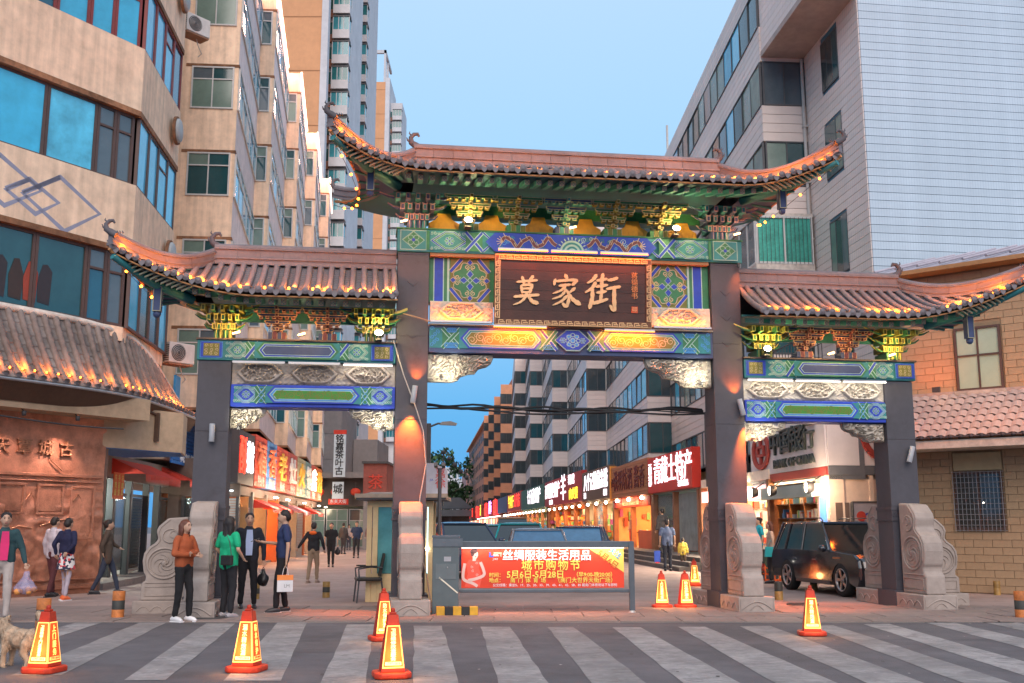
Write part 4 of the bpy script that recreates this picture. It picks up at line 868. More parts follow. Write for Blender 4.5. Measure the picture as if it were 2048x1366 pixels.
# ------------------------------------------------------------------ glowing cones
cred = mat('cone_red_plastic', (.58, .045, .015), .5, .3, 14); corange = glow('cone_panel_glow', (1, .085, .012), .75); cyel = glow('cone_rim_glow', (1, .50, .12), 1.1); clet = glow('cone_letter_glow', (1, .66, .24), 1.6); cdim = glow('cone_side_glow', (.8, .05, .008), .9)
def cone(px, py, label, s1, s2, rz=0, sc=1.0):
    x, y = gp(px, py); t = thing('advert_cone', label, 'traffic cone', (x, y, .004), rz, 'lit advertising cones')
    q = B(); q.prism([(-.25, -.17), (-.17, -.25), (.17, -.25), (.25, -.17), (.25, .17), (.17, .25), (-.17, .25), (-.25, .17)], 0, .065, cred, 'z'); q.build('base', t, bevel=.02)
    q = B(); q.box(-.155, .155, -.155, .155, .07, .54, mat('cone_body', (.5, .03, .01), .5), top=(.065, .065)); q.build('body', t)
    q = B(); q.box(-.088, .088, -.088, .088, .54, .66, cred, top=(.018, .018)); q.box(-.045, .045, -.045, .045, .66, .685, cred); q.lathe([(.0, .73), (.03, .725), (.035, .70), (.03, .68)], cred, n=10); q.build('cap', t, bevel=.008)
    for k, txt_ in enumerate((s1, s2)):
        pnl = bpy.data.objects.new('lit_panel', None); COL.objects.link(pnl); pnl.parent = t; pnl.rotation_euler = (radians(-7.9), 0, 0) if k == 0 else (0, 0, 0)
        if k: pnl.rotation_euler = Matrix.Rotation(pi/2, 3, 'Z').to_4x4().to_3x3().__matmul__(Matrix.Rotation(radians(-7.9), 3, 'X')).to_euler()
        pp = Paint(-.164)
        o0 = .0
        pp.fill([(-.148, .085), (.148, .085), (.085, .53), (-.085, .53)], cyel); pp.up(.002); pp.fill([(-.130, .10), (.130, .10), (.074, .518), (-.074, .518)], corange if k == 0 else cdim); pp.up(.002)
        pp.fill([(-.11, .115), (.11, .115), (.106, .15), (-.106, .15)], clet if k == 0 else cyel)
        g = pp.b.build('glowing_face', pnl); n = len(txt_); st = .34/n
        for i, ch in enumerate(txt_): text(ch, min(.080, st*1.02), clet if k == 0 else glow('cone_side_letter', (1, .5, .1), 1.6), pnl, (0, -.172, .495-(i+.5)*st), ext=.001, bold=.0015, sx=1.05 if n < 6 else 1.6)
        text('17797110018', .034, cred, pnl, (0, -.172, .132), ext=.001, bold=.0005)
    t.scale = (.75, .75, .93); lamp('POINT', t, (0, -.28, .25), 4, (1, .45, .15), .08); return t
cone(88, 1345, 'nearest lit cone, in front of the cream dog', '卫浴维修上门改造服务', '上门服务', radians(-12))
cone(493, 1343, 'lit cone standing on the crosswalk stripe in front of the green shirt woman', '漏水精炮漏', '防水保护', radians(-10))
cone(783, 1355, 'lit cone in the nearest row, in front of another cone on the crosswalk', '卫浴维修改造服务', '精修卫浴', radians(14))
cone(766, 1281, 'lit cone standing behind another cone, near the pillar with black chairs', '防水保护漏', '精修卫浴', radians(18))
cone(1324, 1216, 'lit cone next to the barrier post, first of the pair', '上门改造服务卫浴', '精修卫浴', radians(-4))
cone(1371, 1216, 'lit cone next to the drum stone, second of the pair', '防水保护漏水', '上门服务', radians(6))
cone(1624, 1271, 'lone lit cone on the crosswalk before the black car', '漏水精炮漏', '防水保护', radians(-8))
cone(1389, 1172, 'lit cone half hidden behind the drum stone beyond the pair', '防水保护', '防水', 0)
# ------------------------------------------------------------------ bollards
ho = mat('bollard_orange', (.50, .16, .04), .6, .35, 14, .2); hb = mat('bollard_black', (.045, .045, .04), .6, .3, 14); hy = mat('bollard_brass', (.34, .20, .06), .5, .35, 12)
def bollard(px, py, h, r, cols, label, z=0):
    x, y = gp(px, py); t = thing('bollard', label, 'bollard', (x, y, 0), 0, 'short striped bollards')
    n = len(cols)
    for i, m_ in enumerate(cols): q = B(); q.lathe([(r, h*i/n), (r, h*(i+1)/n-.003), (r*.97, h*(i+1)/n)] + ([(0, h)] if i == n-1 else []), m_, n=18); q.build('band', t)
bollard(235, 1237, .44, .10, (ho, hb, ho), 'orange and black bollard alone between the cream dog and the gate')
bollard(84, 1262, .46, .10, (ho, hb, ho), 'orange and black bollard showing behind the cone next to the dog')
bollard(2044, 1237, .44, .10, (ho, hb, ho), 'orange and black bollard at the edge beside the brick building')
bollard(652, 1195, .33, .08, (hy, hb, hy), 'brass and black bollard in the lane behind the man with the shopping bag')
bollard(1558, 1200, .36, .085, (hy, hb), 'brass and black bollard near the rear wheel of the black car')
bollard(1628, 1182, .33, .085, (hy, hb), 'brass and black bollard under the middle of the black car')
bollard(1995, 1190, .3, .07, (hy, hy), 'small brass post at the foot of the brick wall'); bollard(511, 1198, .33, .08, (hy, hb, hy), 'brass bollard behind the two talking men')
# ------------------------------------------------------------------ two black chairs, stacked close
def chair(x, y, rz, label):
    t = thing('armchair', label, 'chair', (x, y, 0), rz, 'black chairs by the gate pillar'); bk_ = mat('black_leatherette', (.025, .023, .022), .45, .2, 15, .2)
    q = B(); q.box(-.26, .26, -.26, .24, .42, .49, bk_); q.build('seat', t, bevel=.025)
    q = B(); q.prism([(.22, .50), (.30, .95), (.27, .97), (.18, .52)], -.23, .23, bk_, 'x'); q.build('backrest', t, bevel=.015)
    for sx in (-1, 1):
        for sy, dx in ((-1, -.02), (1, .04)): q = B(); q.tube([(sx*.24, sy*.22, .45), (sx*.26, sy*.24+dx, 0)], .017, dk, 7); q.build('leg', t)
        q = B(); q.tube([(sx*.27, -.22, .45), (sx*.28, -.24, .66), (sx*.28, .0, .70), (sx*.27, .24, .68)], .018, dk, 7); q.obox((sx*.28, -.05, .71), (.03, 0, 0), (0, .17, 0), (0, 0, .015), bk_); q.build('armrest', t)
cx, cy = gp(735, 1205); chair(cx, cy+.1, radians(-75), 'black armchair facing the lane, the nearer of two by the pillar'); chair(cx+.36, cy+.9, radians(-80), 'black armchair close behind another one beside the glass booth')
# ------------------------------------------------------------------ windows
GL = [glass('glass_blue', (.015, .10, .16)), glass('glass_teal', (.02, .08, .09)), glass('glass_dark', (.05, .06, .06)), glass('glass_curtain', (.16, .24, .20), .2), glass('glass_slate', (.10, .13, .15))]
GLB = [glass('glass_sky', (.11, .60, .86), .05, .45), glass('glass_deep_sky', (.05, .46, .72)), glass('glass_sky_mid', (.08, .53, .80))]  # sky reflection put into the blue base colours and the coarse noise
GLD = [GL[1], GL[2], GL[2], GL[4], GL[3]]
WM = {}
def win(parent, loc, rz, w, h, n=2, tr=0, fm=None, gl=None, t=.05, d=.06, panes=True, name='window', sill=None):
    """A window on a wall: outer frame, mullions, transom, and each pane an object. loc is its bottom centre on the wall face, rz turns its front (-y)."""
    fm = fm or MATS['white_pvc']; gl = gl or GLD; k = (round(w, 2), round(h, 2), n, tr, fm.name, t, d)
    if k not in WM:
        q = B(); q.box(-w/2, w/2, -d, .02, 0, t, fm); q.box(-w/2, w/2, -d, .02, h-t, h, fm); q.box(-w/2, -w/2+t, -d, .02, t, h-t, fm); q.box(w/2-t, w/2, -d, .02, t, h-t, fm)
        for i in range(1, n): x = -w/2+w*i/n; q.box(x-t*.4, x+t*.4, -d*.9, .01, t, h-t, fm)
        if tr: q.box(-w/2+t, w/2-t, -d*.92, .01, h*tr-t*.4, h*tr+t*.4, fm)
        WM[k] = q.mesh('window')
    o = inst(WM[k], name, parent, loc, (0, 0, rz))
    if not panes:
        g = random.choice(gl); kk = ('one', round(w, 2), round(h, 2), g.name)
        if kk not in WM: q = B(); q.box(-w/2+t, w/2-t, -d*.4, -d*.4+.01, t, h-t, g); WM[kk] = q.mesh('pane')
        inst(WM[kk], 'pane', o); return o
    for i in range(n):
        for z0, z1 in (((t, h*tr), (h*tr, h-t)) if tr else ((t, h-t),)):
            g = random.choice(gl); kk = (round(w/n, 3), round(z1-z0, 3), g.name)
            if kk not in WM: q = B(); q.box(-w/n/2+.015, w/n/2-.015, -.025, -.012, 0, z1-z0, g); WM[kk] = q.mesh('pane')
            inst(WM[kk], 'pane', o, (-w/2+w*(i+.5)/n, 0, z0), (radians(random.uniform(-.8, .8)), 0, radians(random.uniform(-1, 1))))
    return o
wpvc = mat('white_pvc', (.55, .54, .52), .5, .1); dalu = mat('dark_window_metal', (.09, .09, .095), .5, .15); ralu = mat('red_window_metal', (.22, .045, .04), .5, .15); balu = mat('brown_window_metal', (.10, .06, .05), .5, .15)
cream = mat('cream_render', (.86, .62, .44), .85, .2, 3, .35, bscale=70, streak=1); sidew = mat('shaded_side_render', (.74, .635, .61), .85, .16, 3, .3, bscale=70, streak=1); brownlip = mat('stained_lip', (.26, .12, .06), .8, .5, 6)  # second render is the cream paint with the street side's light in its colour
# ---- near cream building with the long glass bands -------------------------------------------------
A1 = Vector((-9.42, 25.1)); AD = Vector((.53, .848)); A0 = A1-AD*9.0; ARZ = atan2(AD.y, AD.x)
nb = thing('cream_building', 'near cream building with long blue glass bands and interlocked diamond motif', 'building', (A0.x, A0.y, 0), ARZ)
LA = 9.0   # facade length; local x to the far corner, -y outwards
ENDV = Vector((-9.80, 29.2))-A0; ce, se = cos(-ARZ), sin(-ARZ); E2 = (ENDV.x*ce-ENDV.y*se, ENDV.x*se+ENDV.y*ce)   # second corner in local coordinates
corner = [(0, 0), (LA, 0), E2, (E2[0]+.5, E2[1]+3.0), (0, 5.5)]
def band(z0, z1, m, out=0, name='wall_band', lip=True):
    q = B(); dx = Vector((E2[0]-LA, E2[1])).normalized(); nrm = (dx.y*out, -dx.x*out)
    poly = [(0, -out), (LA+out*.25, -out), (E2[0]+nrm[0], E2[1]+nrm[1]), (E2[0]+.4, E2[1]+.6), (0, 5)]
    q.prism(poly, z0, z1, m, 'z'); o = q.build(name, nb)
    if lip:
        q = B(); po = [(0, -out-.015), (LA+out*.25+.006, -out-.015), (E2[0]+nrm[0]+.012, E2[1]+nrm[1]-.005), (E2[0]+.3, E2[1]+.5), (0, 4.9)]; q.prism(po, z0-.12, z0+.015, brownlip, 'z'); q.build('stained_lip', o)
    return o
for z0, z1, out in ((5.9, 6.24, .0), (8.04, 9.80, .12), (11.6, 13.40, .12), (15.2, 17.4, .12)): band(z0+(.12 if z0 > 6 else 0), z1, cream, out, lip=z0 > 6)
q = B(); q.prism([(0, .14), (LA-.1, .14), (E2[0]-.15, E2[1]+.1), (E2[0]+.3, E2[1]+.6), (0, 4.9)], 4.3, 17, mat('room_dark', (.05, .05, .055), .9), 'z'); q.build('inner_wall', nb)
drz = atan2(E2[1], E2[0]-LA); seg2 = sqrt((E2[0]-LA)**2+E2[1]**2)
for z0, h, fm, gl_ in ((6.24, 1.80, balu, [GL[0], GL[1], GLB[1]]), (9.80, 1.80, balu, GLB), (13.40, 1.80, ralu, [GLB[1], GL[0]])):
    xs = [0, 1.6, 3.3, 4.9, 6.55, 7.9, 8.45, LA-.03] if fm is balu else [0, 1.1, 2.2, 3.3, 4.4, 5.5, 6.6, 7.5, 8.2, LA-.03]
    for i in range(len(xs)-1):
        a, c = xs[i], xs[i+1]; last = i >= len(xs)-3
        win(nb, ((a+c)/2, .06, z0), 0, c-a-.01, h, 1, .72 if last else 0, fm, gl_ if not last or z0 > 12 else [gl_[0], GL[4]], t=.07)
    for i in range(4):
        t_ = (i+.5)/4; win(nb, (LA+(E2[0]-LA)*t_+.05, E2[1]*t_, z0), drz, seg2/4-.02, h, 1, .72 if i == 2 else 0, fm, gl_, t=.06)
# people's washing and lamps seen through the lowest band
q = B(); 
for i, (x, c_) in enumerate(((4.4, (.05, .05, .06)), (4.9, (.25, .3, .3)), (5.6, (.04, .04, .05)), (6.0, (.05, .04, .04)), (6.35, (.30, .06, .04)), (6.7, (.04, .04, .05)))):
    m_ = mat('hung_cloth_%d' % i, c_, .9); 
    q.face([(x, .025, 6.45), (x+.3, .025, 6.42), (x+.33, .025, 7.0+.1*(i % 3)), (x+.2, .025, 7.35), (x+.08, .025, 7.33), (x-.03, .025, 6.95)], m_)
q.build('clothes_rail', nb)
# interlocked diamond outlines on the spandrel between the two lower bands
mot = mat('slate_blue_paint', (.27, .28, .37), .8, .1); p = Paint(-.1215)
for cx_, cz_, rx, rz_ in ((4.0, 8.92, .95, .60), (5.55, 8.95, .95, .55), (7.05, 8.80, 1.0, .62), (4.85, 8.75, .6, .35), (6.3, 8.78, .65, .38)):
    p.line([(cx_-rx, cz_), (cx_-.1, cz_+rz_), (cx_+rx, cz_+.02), (cx_+.1, cz_-rz_)], .12, mot, True)
p.b.build('painted_motif', nb)
# round vents on the narrow return
cv = mat('vent_cover', (.42, .44, .44), .6, .15)
for z in (8.9, 12.5, 6.9+9.6):
    q = B(); q.lathe([(0, -.1), (.30, -.1), (.34, -.06), (.34, .05)], cv, axis='y', n=22); q.lathe([(.35, .0), (.35, -.03), (.40, -.03), (.40, .05)], brownlip, axis='y', n=22)
    q.build('round_vent', nb, loc=(E2[0]-.55, E2[1]-.75, z), rz=drz)
# narrow recess between the two buildings
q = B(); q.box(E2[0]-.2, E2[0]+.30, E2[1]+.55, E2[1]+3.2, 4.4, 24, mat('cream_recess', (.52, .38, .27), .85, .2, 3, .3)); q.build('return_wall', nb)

# ---- balcony blocks: bays that step back floor by floor along the street ---------------------------
def bays(root, fronts, end, d0, d1, o, tops, wh, roofz, mf, ms, fm, gl_, fgl, sidepanes, base=0, lip=None, step=2.95, tr=0, fwn=2, parapet=1.0, detail=True, courses=None, back=9):
    """fronts: x where each bay starts; it juts d0 there and tapers to d1 where the next begins. o: which way (+1/-1) the street lies."""
    for k, x0 in enumerate(fronts):
        x1 = fronts[k+1] if k+1 < len(fronts) else end; dd0, dd1 = (d0, d1)
        bay = bpy.data.objects.new('bay', None); COL.objects.link(bay); bay.parent = root; bay.location = (x0, 0, 0)
        L = x1-x0; ang = atan2(o*(dd1-dd0), L); sl = sqrt(L*L+(dd1-dd0)**2)
        zz = sorted(tops); lo = zz[0]-wh
        for i, zt in enumerate(zz):
            sb = base if i == 0 else zz[i-1]; st_ = zt-wh    # the spandrel under this window row
            q = B(); q.prism([(0, -o*back*0), (0, o*dd0), (L, o*dd1), (L, -o*.0)], sb, st_, ms, 'z'); sp_ = q.build('spandrel', bay)
            if mf is not ms: q = B(); q.box(-.012, .0, 0, o*dd0, sb, st_, mf); q.build('front_panel', sp_)
            if lip: q = B(); q.prism([(-.03, 0), (-.03, o*(dd0+.03)), (L, o*(dd1+.03)), (L, 0)], sb-.0, sb+.10, lip, 'z'); q.build('stained_lip', sp_)
            if courses and detail:
                n = int((st_-sb)/courses[1])
                for j in range(n):
                    z = sb+j*(st_-sb)/n; zc = (st_-sb)/n-.02
                    q = B(); q.box(-.03, -.004, -.0, o*dd0+o*.02, 0, zc, courses[0]); q.obox((L/2, o*(dd0+dd1)/2+o*.016, zc/2), (sl/2*cos(ang), sl/2*sin(ang), 0), (0, .014, 0), (0, 0, zc/2), courses[0]); q.build('tile_course', sp_, loc=(0, 0, z+.01))
            win(bay, (-.0, o*dd0*(.5 if fm is not wpvc else .52), st_), -pi/2, dd0-(.06 if fm is not wpvc else .34), wh, fwn, tr, fm, fgl, panes=detail)
            nw = sidepanes
            if fm is wpvc:
                q = B(); q.box(-.012, .10, 0, o*(dd0*.52-(dd0-.34)/2), st_, zt, mf); q.build('window_pier', sp_); q = B(); q.box(-.012, .10, o*(dd0*.52+(dd0-.34)/2), o*dd0, st_, zt, mf); q.build('window_pier', sp_)
            cxm, cym = L/2, o*(dd0+dd1)/2
            win(bay, (cxm, cym, st_), (pi if o > 0 else 0)+ang, sl-.1, wh, nw, tr, fm, gl_, panes=True, t=.045)
            q = B(); q.prism([(.12, 0), (.12, o*(dd0-.12)), (L, o*(dd1-.12)), (L, 0)], st_, zt, MATS['room_dark'], 'z'); q.build('room', bay)
        q = B(); q.prism([(0, 0), (0, o*dd0), (L, o*dd1), (L, 0)], zz[-1], roofz, ms, 'z'); pr_ = q.build('parapet', bay)
        if mf is not ms: q = B(); q.box(-.012, 0, 0, o*dd0, zz[-1], roofz, mf); q.build('front_panel', pr_)
        if lip: q = B(); q.prism([(-.03, 0), (-.03, o*(dd0+.03)), (L, o*(dd1+.03)), (L, 0)], zz[-1], zz[-1]+.10, lip, 'z'); q.build('stained_lip', pr_)
        if courses and detail:
            for j in range(5):
                zc = (roofz-zz[-1])/5; q = B(); q.box(-.03, -.004, 0, o*dd0+o*.02, 0, zc-.02, courses[0]); q.obox((L/2, o*(dd0+dd1)/2+o*.016, zc/2-.01), (sl/2*cos(ang), sl/2*sin(ang), 0), (0, .014, 0), (0, 0, zc/2-.01), courses[0]); q.build('tile_course', pr_, loc=(0, 0, zz[-1]+j*zc+.01))
ap = thing('cream_apartment_block', 'cream apartment block with stepped balcony bays behind the near cream building', 'building', (*street(-8.3, 33.6), 0), SA)
tops = [4.8, 7.8, 10.8, 13.8, 16.85, 19.85, 22.8]
bays(ap, [0, 7.6, 16.2, 24.4, 32.5], 40, 1.75, 1.15, -1, tops[1:], 1.5, 23.9, cream, sidew, wpvc, GLB, [GL[3], GL[4], GL[3], GL[1]], 5, base=5.15, lip=brownlip, tr=.7)  # cream fronts, pinkish sides: how light falls on them is put into the colours
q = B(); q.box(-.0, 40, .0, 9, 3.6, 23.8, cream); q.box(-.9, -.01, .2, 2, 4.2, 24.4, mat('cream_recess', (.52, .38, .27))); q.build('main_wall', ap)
for k, x0 in enumerate([7.6, 16.2, 24.4, 32.5]):   # lines of light along the parapets
    q = B(); q.tube([(x0, -1.78, 23.93), (x0+8, -1.2, 23.93)], .05, glow('parapet_led', (1, .62, .50), 2.2), 5); q.tube([(x0-.04, -1.8, 22.95), (x0-.04, -1.8, 23.9)], .04, MATS['parapet_led'], 5)
    o = q.build('light_line', ap); lamp('AREA', o, (x0+4, -1.9, 24.3), 160, (1, .50, .36), 8, sizey=.1, target=(x0+4, -1.2, 23.2)); lamp('POINT', o, (x0-.5, -1.2, 23.6), 35, (1, .50, .36), .2)
# balcony door grilles, air conditioners
def aircon(x, y, z, rz, label, s=1.0):
    t = thing('air_conditioner', label, 'air conditioner', (x, y, z), rz, 'outdoor air conditioning units'); body = mat('ac_white', (.58, .55, .52), .5, .15)
    q = B(); q.box(-.42, .42, -.16, .16, 0, .58, body); q.build('body', t, bevel=.02); q = B(); q.lathe([(0, -.185), (.05, -.185), (.05, -.17), (.22, -.17), (.24, -.165)], dk, c=(-.12, 0, .29), axis='y', n=18)
    for k in range(4): q.tube([(-.12+(.06+.05*k)*cos(a*pi/8), -.18, .29+(.06+.05*k)*sin(a*pi/8)) for a in range(17)], .006, body, 4)
    q.build('fan_grille', t); q = B()
    for k in range(8): q.box(-.425, -.42, -.14, .14, .05+.06*k, .08+.06*k, dk)
    q.build('side_louvre', t); q = B(); q.box(-.4, .4, -.14, .3, -.05, -.01, mat('rusty_bracket', (.3, .16, .1), .8)); q.tube([(.1, .1, 0), (.2, .1, -.25), (.4, .2, -.4), (.35, .3, -.5)], .015, body, 5); q.build('bracket', t); t.scale = (s, s, s)
aircon(-9.7, 30.2, 16.3, ARZ-.1, 'dusty air conditioner high on the cream wall near the top of the photo'); aircon(-9.5, 29.7, 6.05, ARZ-.1, 'air conditioner on the cream wall under the curled corner of the side roof')

# ---- orange and white towers behind ---------------------------------------------------------------
orng = mat('orange_render', (.68, .34, .17), .85, .08, 2); towerw = mat('tower_white', (.58, .57, .58), .8, .1, 2); pink2 = mat('pinkish_panel', (.45, .24, .18), .8, .1, 2)
TG = [glass('tower_glass', (.02, .16, .17)), glass('tower_glass_pale', (.05, .28, .33)), GL[1]]
def tower(x0, x1, y0, y1, z1, label, cols, top=None):
    t = thing('residential_tower', label, 'tower', (0, 0, 0), 0)
    q = B(); q.box(x0, x1, y0, y1, 0, z1, orng); w_ = q.build('wall', t)
    q = B()
    for z in range(6, int(z1), 6): q.box(x0, x1, y0-.02, y0-.005, z, z+.12, mat('orange_joint', (.40, .19, .09), .9))
    q.build('wall_joint', w_)
    for (cx0, cx1, cy0, cy1, zt, zb, step, bayd) in cols:
        q = B(); q.box(cx0, cx1, cy0, cy1, 0, zt, towerw); c_ = q.build('stair_column', t); z = zb; w = cx1-cx0
        k1, k2 = ('bay', w, bayd), None
        if k1 not in WM:
            q = B(); q.box(-w*.30, w*.5, -bayd, 0, 0, 1.0, towerw); WM[k1] = q.mesh('bay_window')
            q = B(); q.box(-w*.28, w*.48, -bayd+.03, 0, 1.0, 2.45, TG[1]); 
            WM[(k1, 1)] = q.mesh('pane'); q = B(); q.box(-w*.28, w*.48, -bayd+.03, 0, 1.0, 2.45, TG[0]); WM[(k1, 2)] = q.mesh('pane')
            q = B(); 
            for a_ in (-.28, -.02, .22, .48): q.box(w*a_-.04, w*a_+.04, -bayd-.01, -bayd+.03, 1.0, 2.45, towerw)
            WM[(k1, 3)] = q.mesh('window_frame'); q = B(); q.box(-w*.30, w*.52, -bayd-.05, 0, 2.45, 2.6, dalu); WM[(k1, 5)] = q.mesh('window_hood')
            q = B(); q.box(-w*.5, -w*.32, -.35, 0, 0, .9, pink2); q.box(-w*.5, -w*.32, -.30, 0, .9, 2.3, TG[0]); WM[(k1, 4)] = q.mesh('side_bay')
        while z < zt-2:
            bw_ = inst(WM[k1], 'bay_window', c_, ((cx0+cx1)/2, cy0, z)); inst(WM[(k1, random.choice((1, 2)))], 'pane', bw_); inst(WM[(k1, 3)], 'window_frame', bw_); inst(WM[(k1, 5)], 'window_hood', bw_); inst(WM[(k1, 4)], 'side_window', c_, ((cx0+cx1)/2, cy0, z)); z += step
    if top:
        q = B()
        for a in ((x0, x0+.5), (x1-.5, x1)): q.box(a[0], a[1], y0, y0+.6, z1, z1+top, towerw); q.box(a[0], a[1], y1-8, y1-7.4, z1, z1+top, towerw)
        q.box(x0, x1, y0, y0+.6, z1+top-.8, z1+top, towerw); q.box(x1-.5, x1, y0, y0+12, z1+top-.8, z1+top, towerw); q.build('roof_frame', t)
    return t
tower(-27, -19.9, 103, 116, 92, 'tall orange tower with white window bays rising past the top of the photo', ((-19.9, -17.6, 108, 116, 92, 10, 2.9, 1.3), (-22.6, -19.9, 137, 146, 96, 9, 2.9, 1.5)))
q = B(); q.box(-19.9, -19.2, 102.9, 104, 0, 93, towerw); q.build('white_edge', bpy.data.objects['residential_tower'])
q = B(); q.box(-30, -22.6, 116, 140, 0, 92, pink2); q.build('connecting_wall', bpy.data.objects['residential_tower'])
tower(-36, -29.6, 233, 246, 104, 'second orange tower, farther off, with an open white frame on its roof', ((-28.6, -25.9, 236, 246, 100, 20, 2.9, 1.2), (-27.2, -25.2, 262, 270, 86, 20, 2.9, 1.2)), 8)
q = B(); q.box(-29.6, -28.6, 232.9, 246, 0, 105, towerw); q.build('white_edge', bpy.data.objects['residential_tower.001'])

# ---- long pale tiled block on the bank's side -------------------------------------------------------
ptile = mat('pale_wall_tile', (.42, .375, .355), .6, .10, 3, .15, bscale=30, streak=1); gtile = mat('grey_wall_tile', (.36, .33, .32), .6, .12, 3, .15, streak=1)
def tilemat(name, col, vx, vstep, var=.08):
    """Glazed strip tiles: fine upright joints as print on each built course."""
    m = mat(name, col, .35, .11, 1.2, .08, bscale=8); t = m.node_tree; n = t.nodes; l = t.links; co = n.new('ShaderNodeTexCoord'); s_ = n.new('ShaderNodeSeparateXYZ'); l.new(co.outputs['Object'], s_.inputs[0])
    a = n.new('ShaderNodeMath'); a.operation = 'DIVIDE'; a.inputs[1].default_value = vstep; l.new(s_.outputs[vx], a.inputs[0]); f = n.new('ShaderNodeMath'); f.operation = 'FRACT'; l.new(a.outputs[0], f.inputs[0])
    g = n.new('ShaderNodeMath'); g.operation = 'LESS_THAN'; g.inputs[1].default_value = .12; l.new(f.outputs[0], g.inputs[0]); p_ = n['Principled BSDF']; src = p_.inputs['Base Color'].links[0].from_socket
    mx_ = n.new('ShaderNodeMixRGB'); l.new(g.outputs[0], mx_.inputs[0]); l.new(src, mx_.inputs[1]); mx_.inputs[2].default_value = (col[0]*.74, col[1]*.78, col[2]*.84, 1); l.new(mx_.outputs[0], p_.inputs['Base Color']); return m
tx = tilemat('white_strip_tile', (.46, .565, .66), 'X', .085); tp = tilemat('pale_strip_tile', (.78, .655, .59), 'X', .15)
wb = thing('white_tiled_building', 'large white tiled apartment building standing over the bank', 'building', (*street(13, 30), 0), SA)
GR = radians(8)-SA     # the wall that faces the camera runs off at a small angle
joint = mat('grey_joint', (.07, .17, .23), .8, .1)
q = B(); c_, s_ = cos(GR), sin(GR)
P_ = lambda a, d_: (a*c_-d_*s_, a*s_+d_*c_)
q.prism([P_(0, 0), P_(12, 0), P_(12, 9), P_(2.0, 9), (4.6, -3), (4.6, 0), (0, 0)][::-1], 0, 24.6, joint, 'z'); mw = q.build('main_wall', wb)
q = B(); q.box(0, 12, -.03, -.002, 0, .235, tx); cm = q.mesh('tile_course')
for i in range(26, 98): inst(cm, 'tile_course', mw, (0, 0, i*.25), (0, 0, GR))
# street wall with three windows, laid course by course round them
ops = [(1.6, 3.0, 15.6, 17.3), (1.6, 3.0, 12.6, 14.4), (1.6, 3.0, 9.3, 11.15), (1.6, 3.0, 6.2, 7.9)]
CM = {}
def course(parent, x0, x1, y, z, h, m, o=1, name='tile_course'):
    k = (round(x1-x0, 2), round(h, 3), m.name, o)
    if k not in CM: q = B(); q.box(0, x1-x0, 0, o*.03, 0, h, m); CM[k] = q.mesh(name)
    return inst(CM[k], name, parent, (x0, y, z))
for i in range(18, 72):
    z = i*.25; cuts = [0]
    for a, c, za, zb in ops:
        if z+.235 > za and z < zb: cuts = [0, a, c]
    if len(cuts) == 1: course(wb, 0, 4.6, .001, z, .235, tp)
    else: course(wb, 0, cuts[1], .001, z, .235, tp); course(wb, cuts[2], 4.6, .001, z, .235, tp)
for a, c, za, zb in ops: win(wb, ((a+c)/2, .012, za), pi, c-a, zb-za, 3, 0, dalu, GLD, d=.03)
# top storeys hang over
q = B(); q.prism([(.0, 0), (.0, 1.55), (4.6, 1.55), (4.6, 0)], 17.55, 17.75, mat('soffit_pink', (.42, .33, .29), .8, .15, 4), 'z'); q.prism([(0.0, 0), (0.0, 1.5), (4.6, 1.5), (4.6, 0)], 17.75, 21.2, joint, 'z'); oh = q.build('overhang', wb)
for i in range(14):
    if 18.9 < 17.75+i*.25 < 20.2 and 0: continue
    course(oh, 0, 4.6, 1.5, 17.75+i*.25, .235, tp); 
q = B(); q.box(0, 1.53, -.03, -.002, 0, .235, tx); cm2 = q.mesh('tile_course')
for i in range(14): inst(cm2, 'tile_course', oh, (-.002, 1.53, 17.75+i*.25), (0, 0, -pi/2))
bays(wb, [4.6], 24.8, 1.55, .25, 1, [5.6, 8.7, 11.6, 14.5, 17.4, 20.3], 1.6, 21.3, tp, tp, dalu, [GL[1], GL[4], GLB[2], GL[3], GL[2]], GLD, 15, base=4.0, courses=(tp, .26))
q = B(); q.box(4.6, 24.8, -8, 0, 0, 21.3, gtile); q.build('rear_wall', wb)
q = B(); q.tube([(4.5, .13, 4), (4.5, .13, 17.5)], .06, mat('drain_pipe', (.5, .47, .44), .6), 8)
for z in range(5, 17, 2): q.box(4.42, 4.58, .0, .2, z, z+.06, MATS['drain_pipe'])
q.build('drain_pipe', wb)
# glazed balcony box with white frames
gb = thing('glazed_balcony', 'white framed glazed balcony box with green curtains on the white tiled building', 'balcony', (*street(13, 34.6), 0), SA)
q = B(); q.box(-.35, 3.4, .1, 2.1, 9.85, 10.1, mat('stained_white', (.55, .48, .42), .7, .3, 6)); q.box(-.35, 3.4, .1, 2.1, 11.75, 11.85, MATS['stained_white']); q.build('slab', gb)
win(gb, (-.30, 1.1, 10.1), -pi/2, 1.95, 1.65, 2, 0, wpvc, [mat('green_curtain', (.05, .36, .28), .5, .3, 12), MATS['green_curtain'], GL[1]], t=.07); win(gb, (1.5, 2.05, 10.1), pi, 3.6, 1.65, 4, 0, wpvc, [GL[1], MATS['green_curtain'], GL[4]], t=.07)
for k in range(14): q = B() if k == 0 else q; q.tube([(-.42, .2+.14*k, 10.1), (-.42, .2+.14*k, 11.7)], .008, dk, 4)
q.build('window_bars', gb)
gbk = thing('grey_apartment_block', 'long grey tiled apartment block with sawtooth bays above the lit shops', 'building', (*street(13, 54.7), 0), SA)
gc = tilemat('grey_strip_tile', (.76, .655, .62), 'X', .3)
bays(gbk, [0], 20.6, 1.5, .1, 1, [6.8, 9.75, 12.66, 15.57, 18.5], 1.6, 20.7, gc, gc, dalu, [GL[1], GLB[1], GL[2], GL[4], GLB[0], GL[2]], [GL[2], GL[2], GL[1]], 10, base=3.9, courses=(gc, .32))
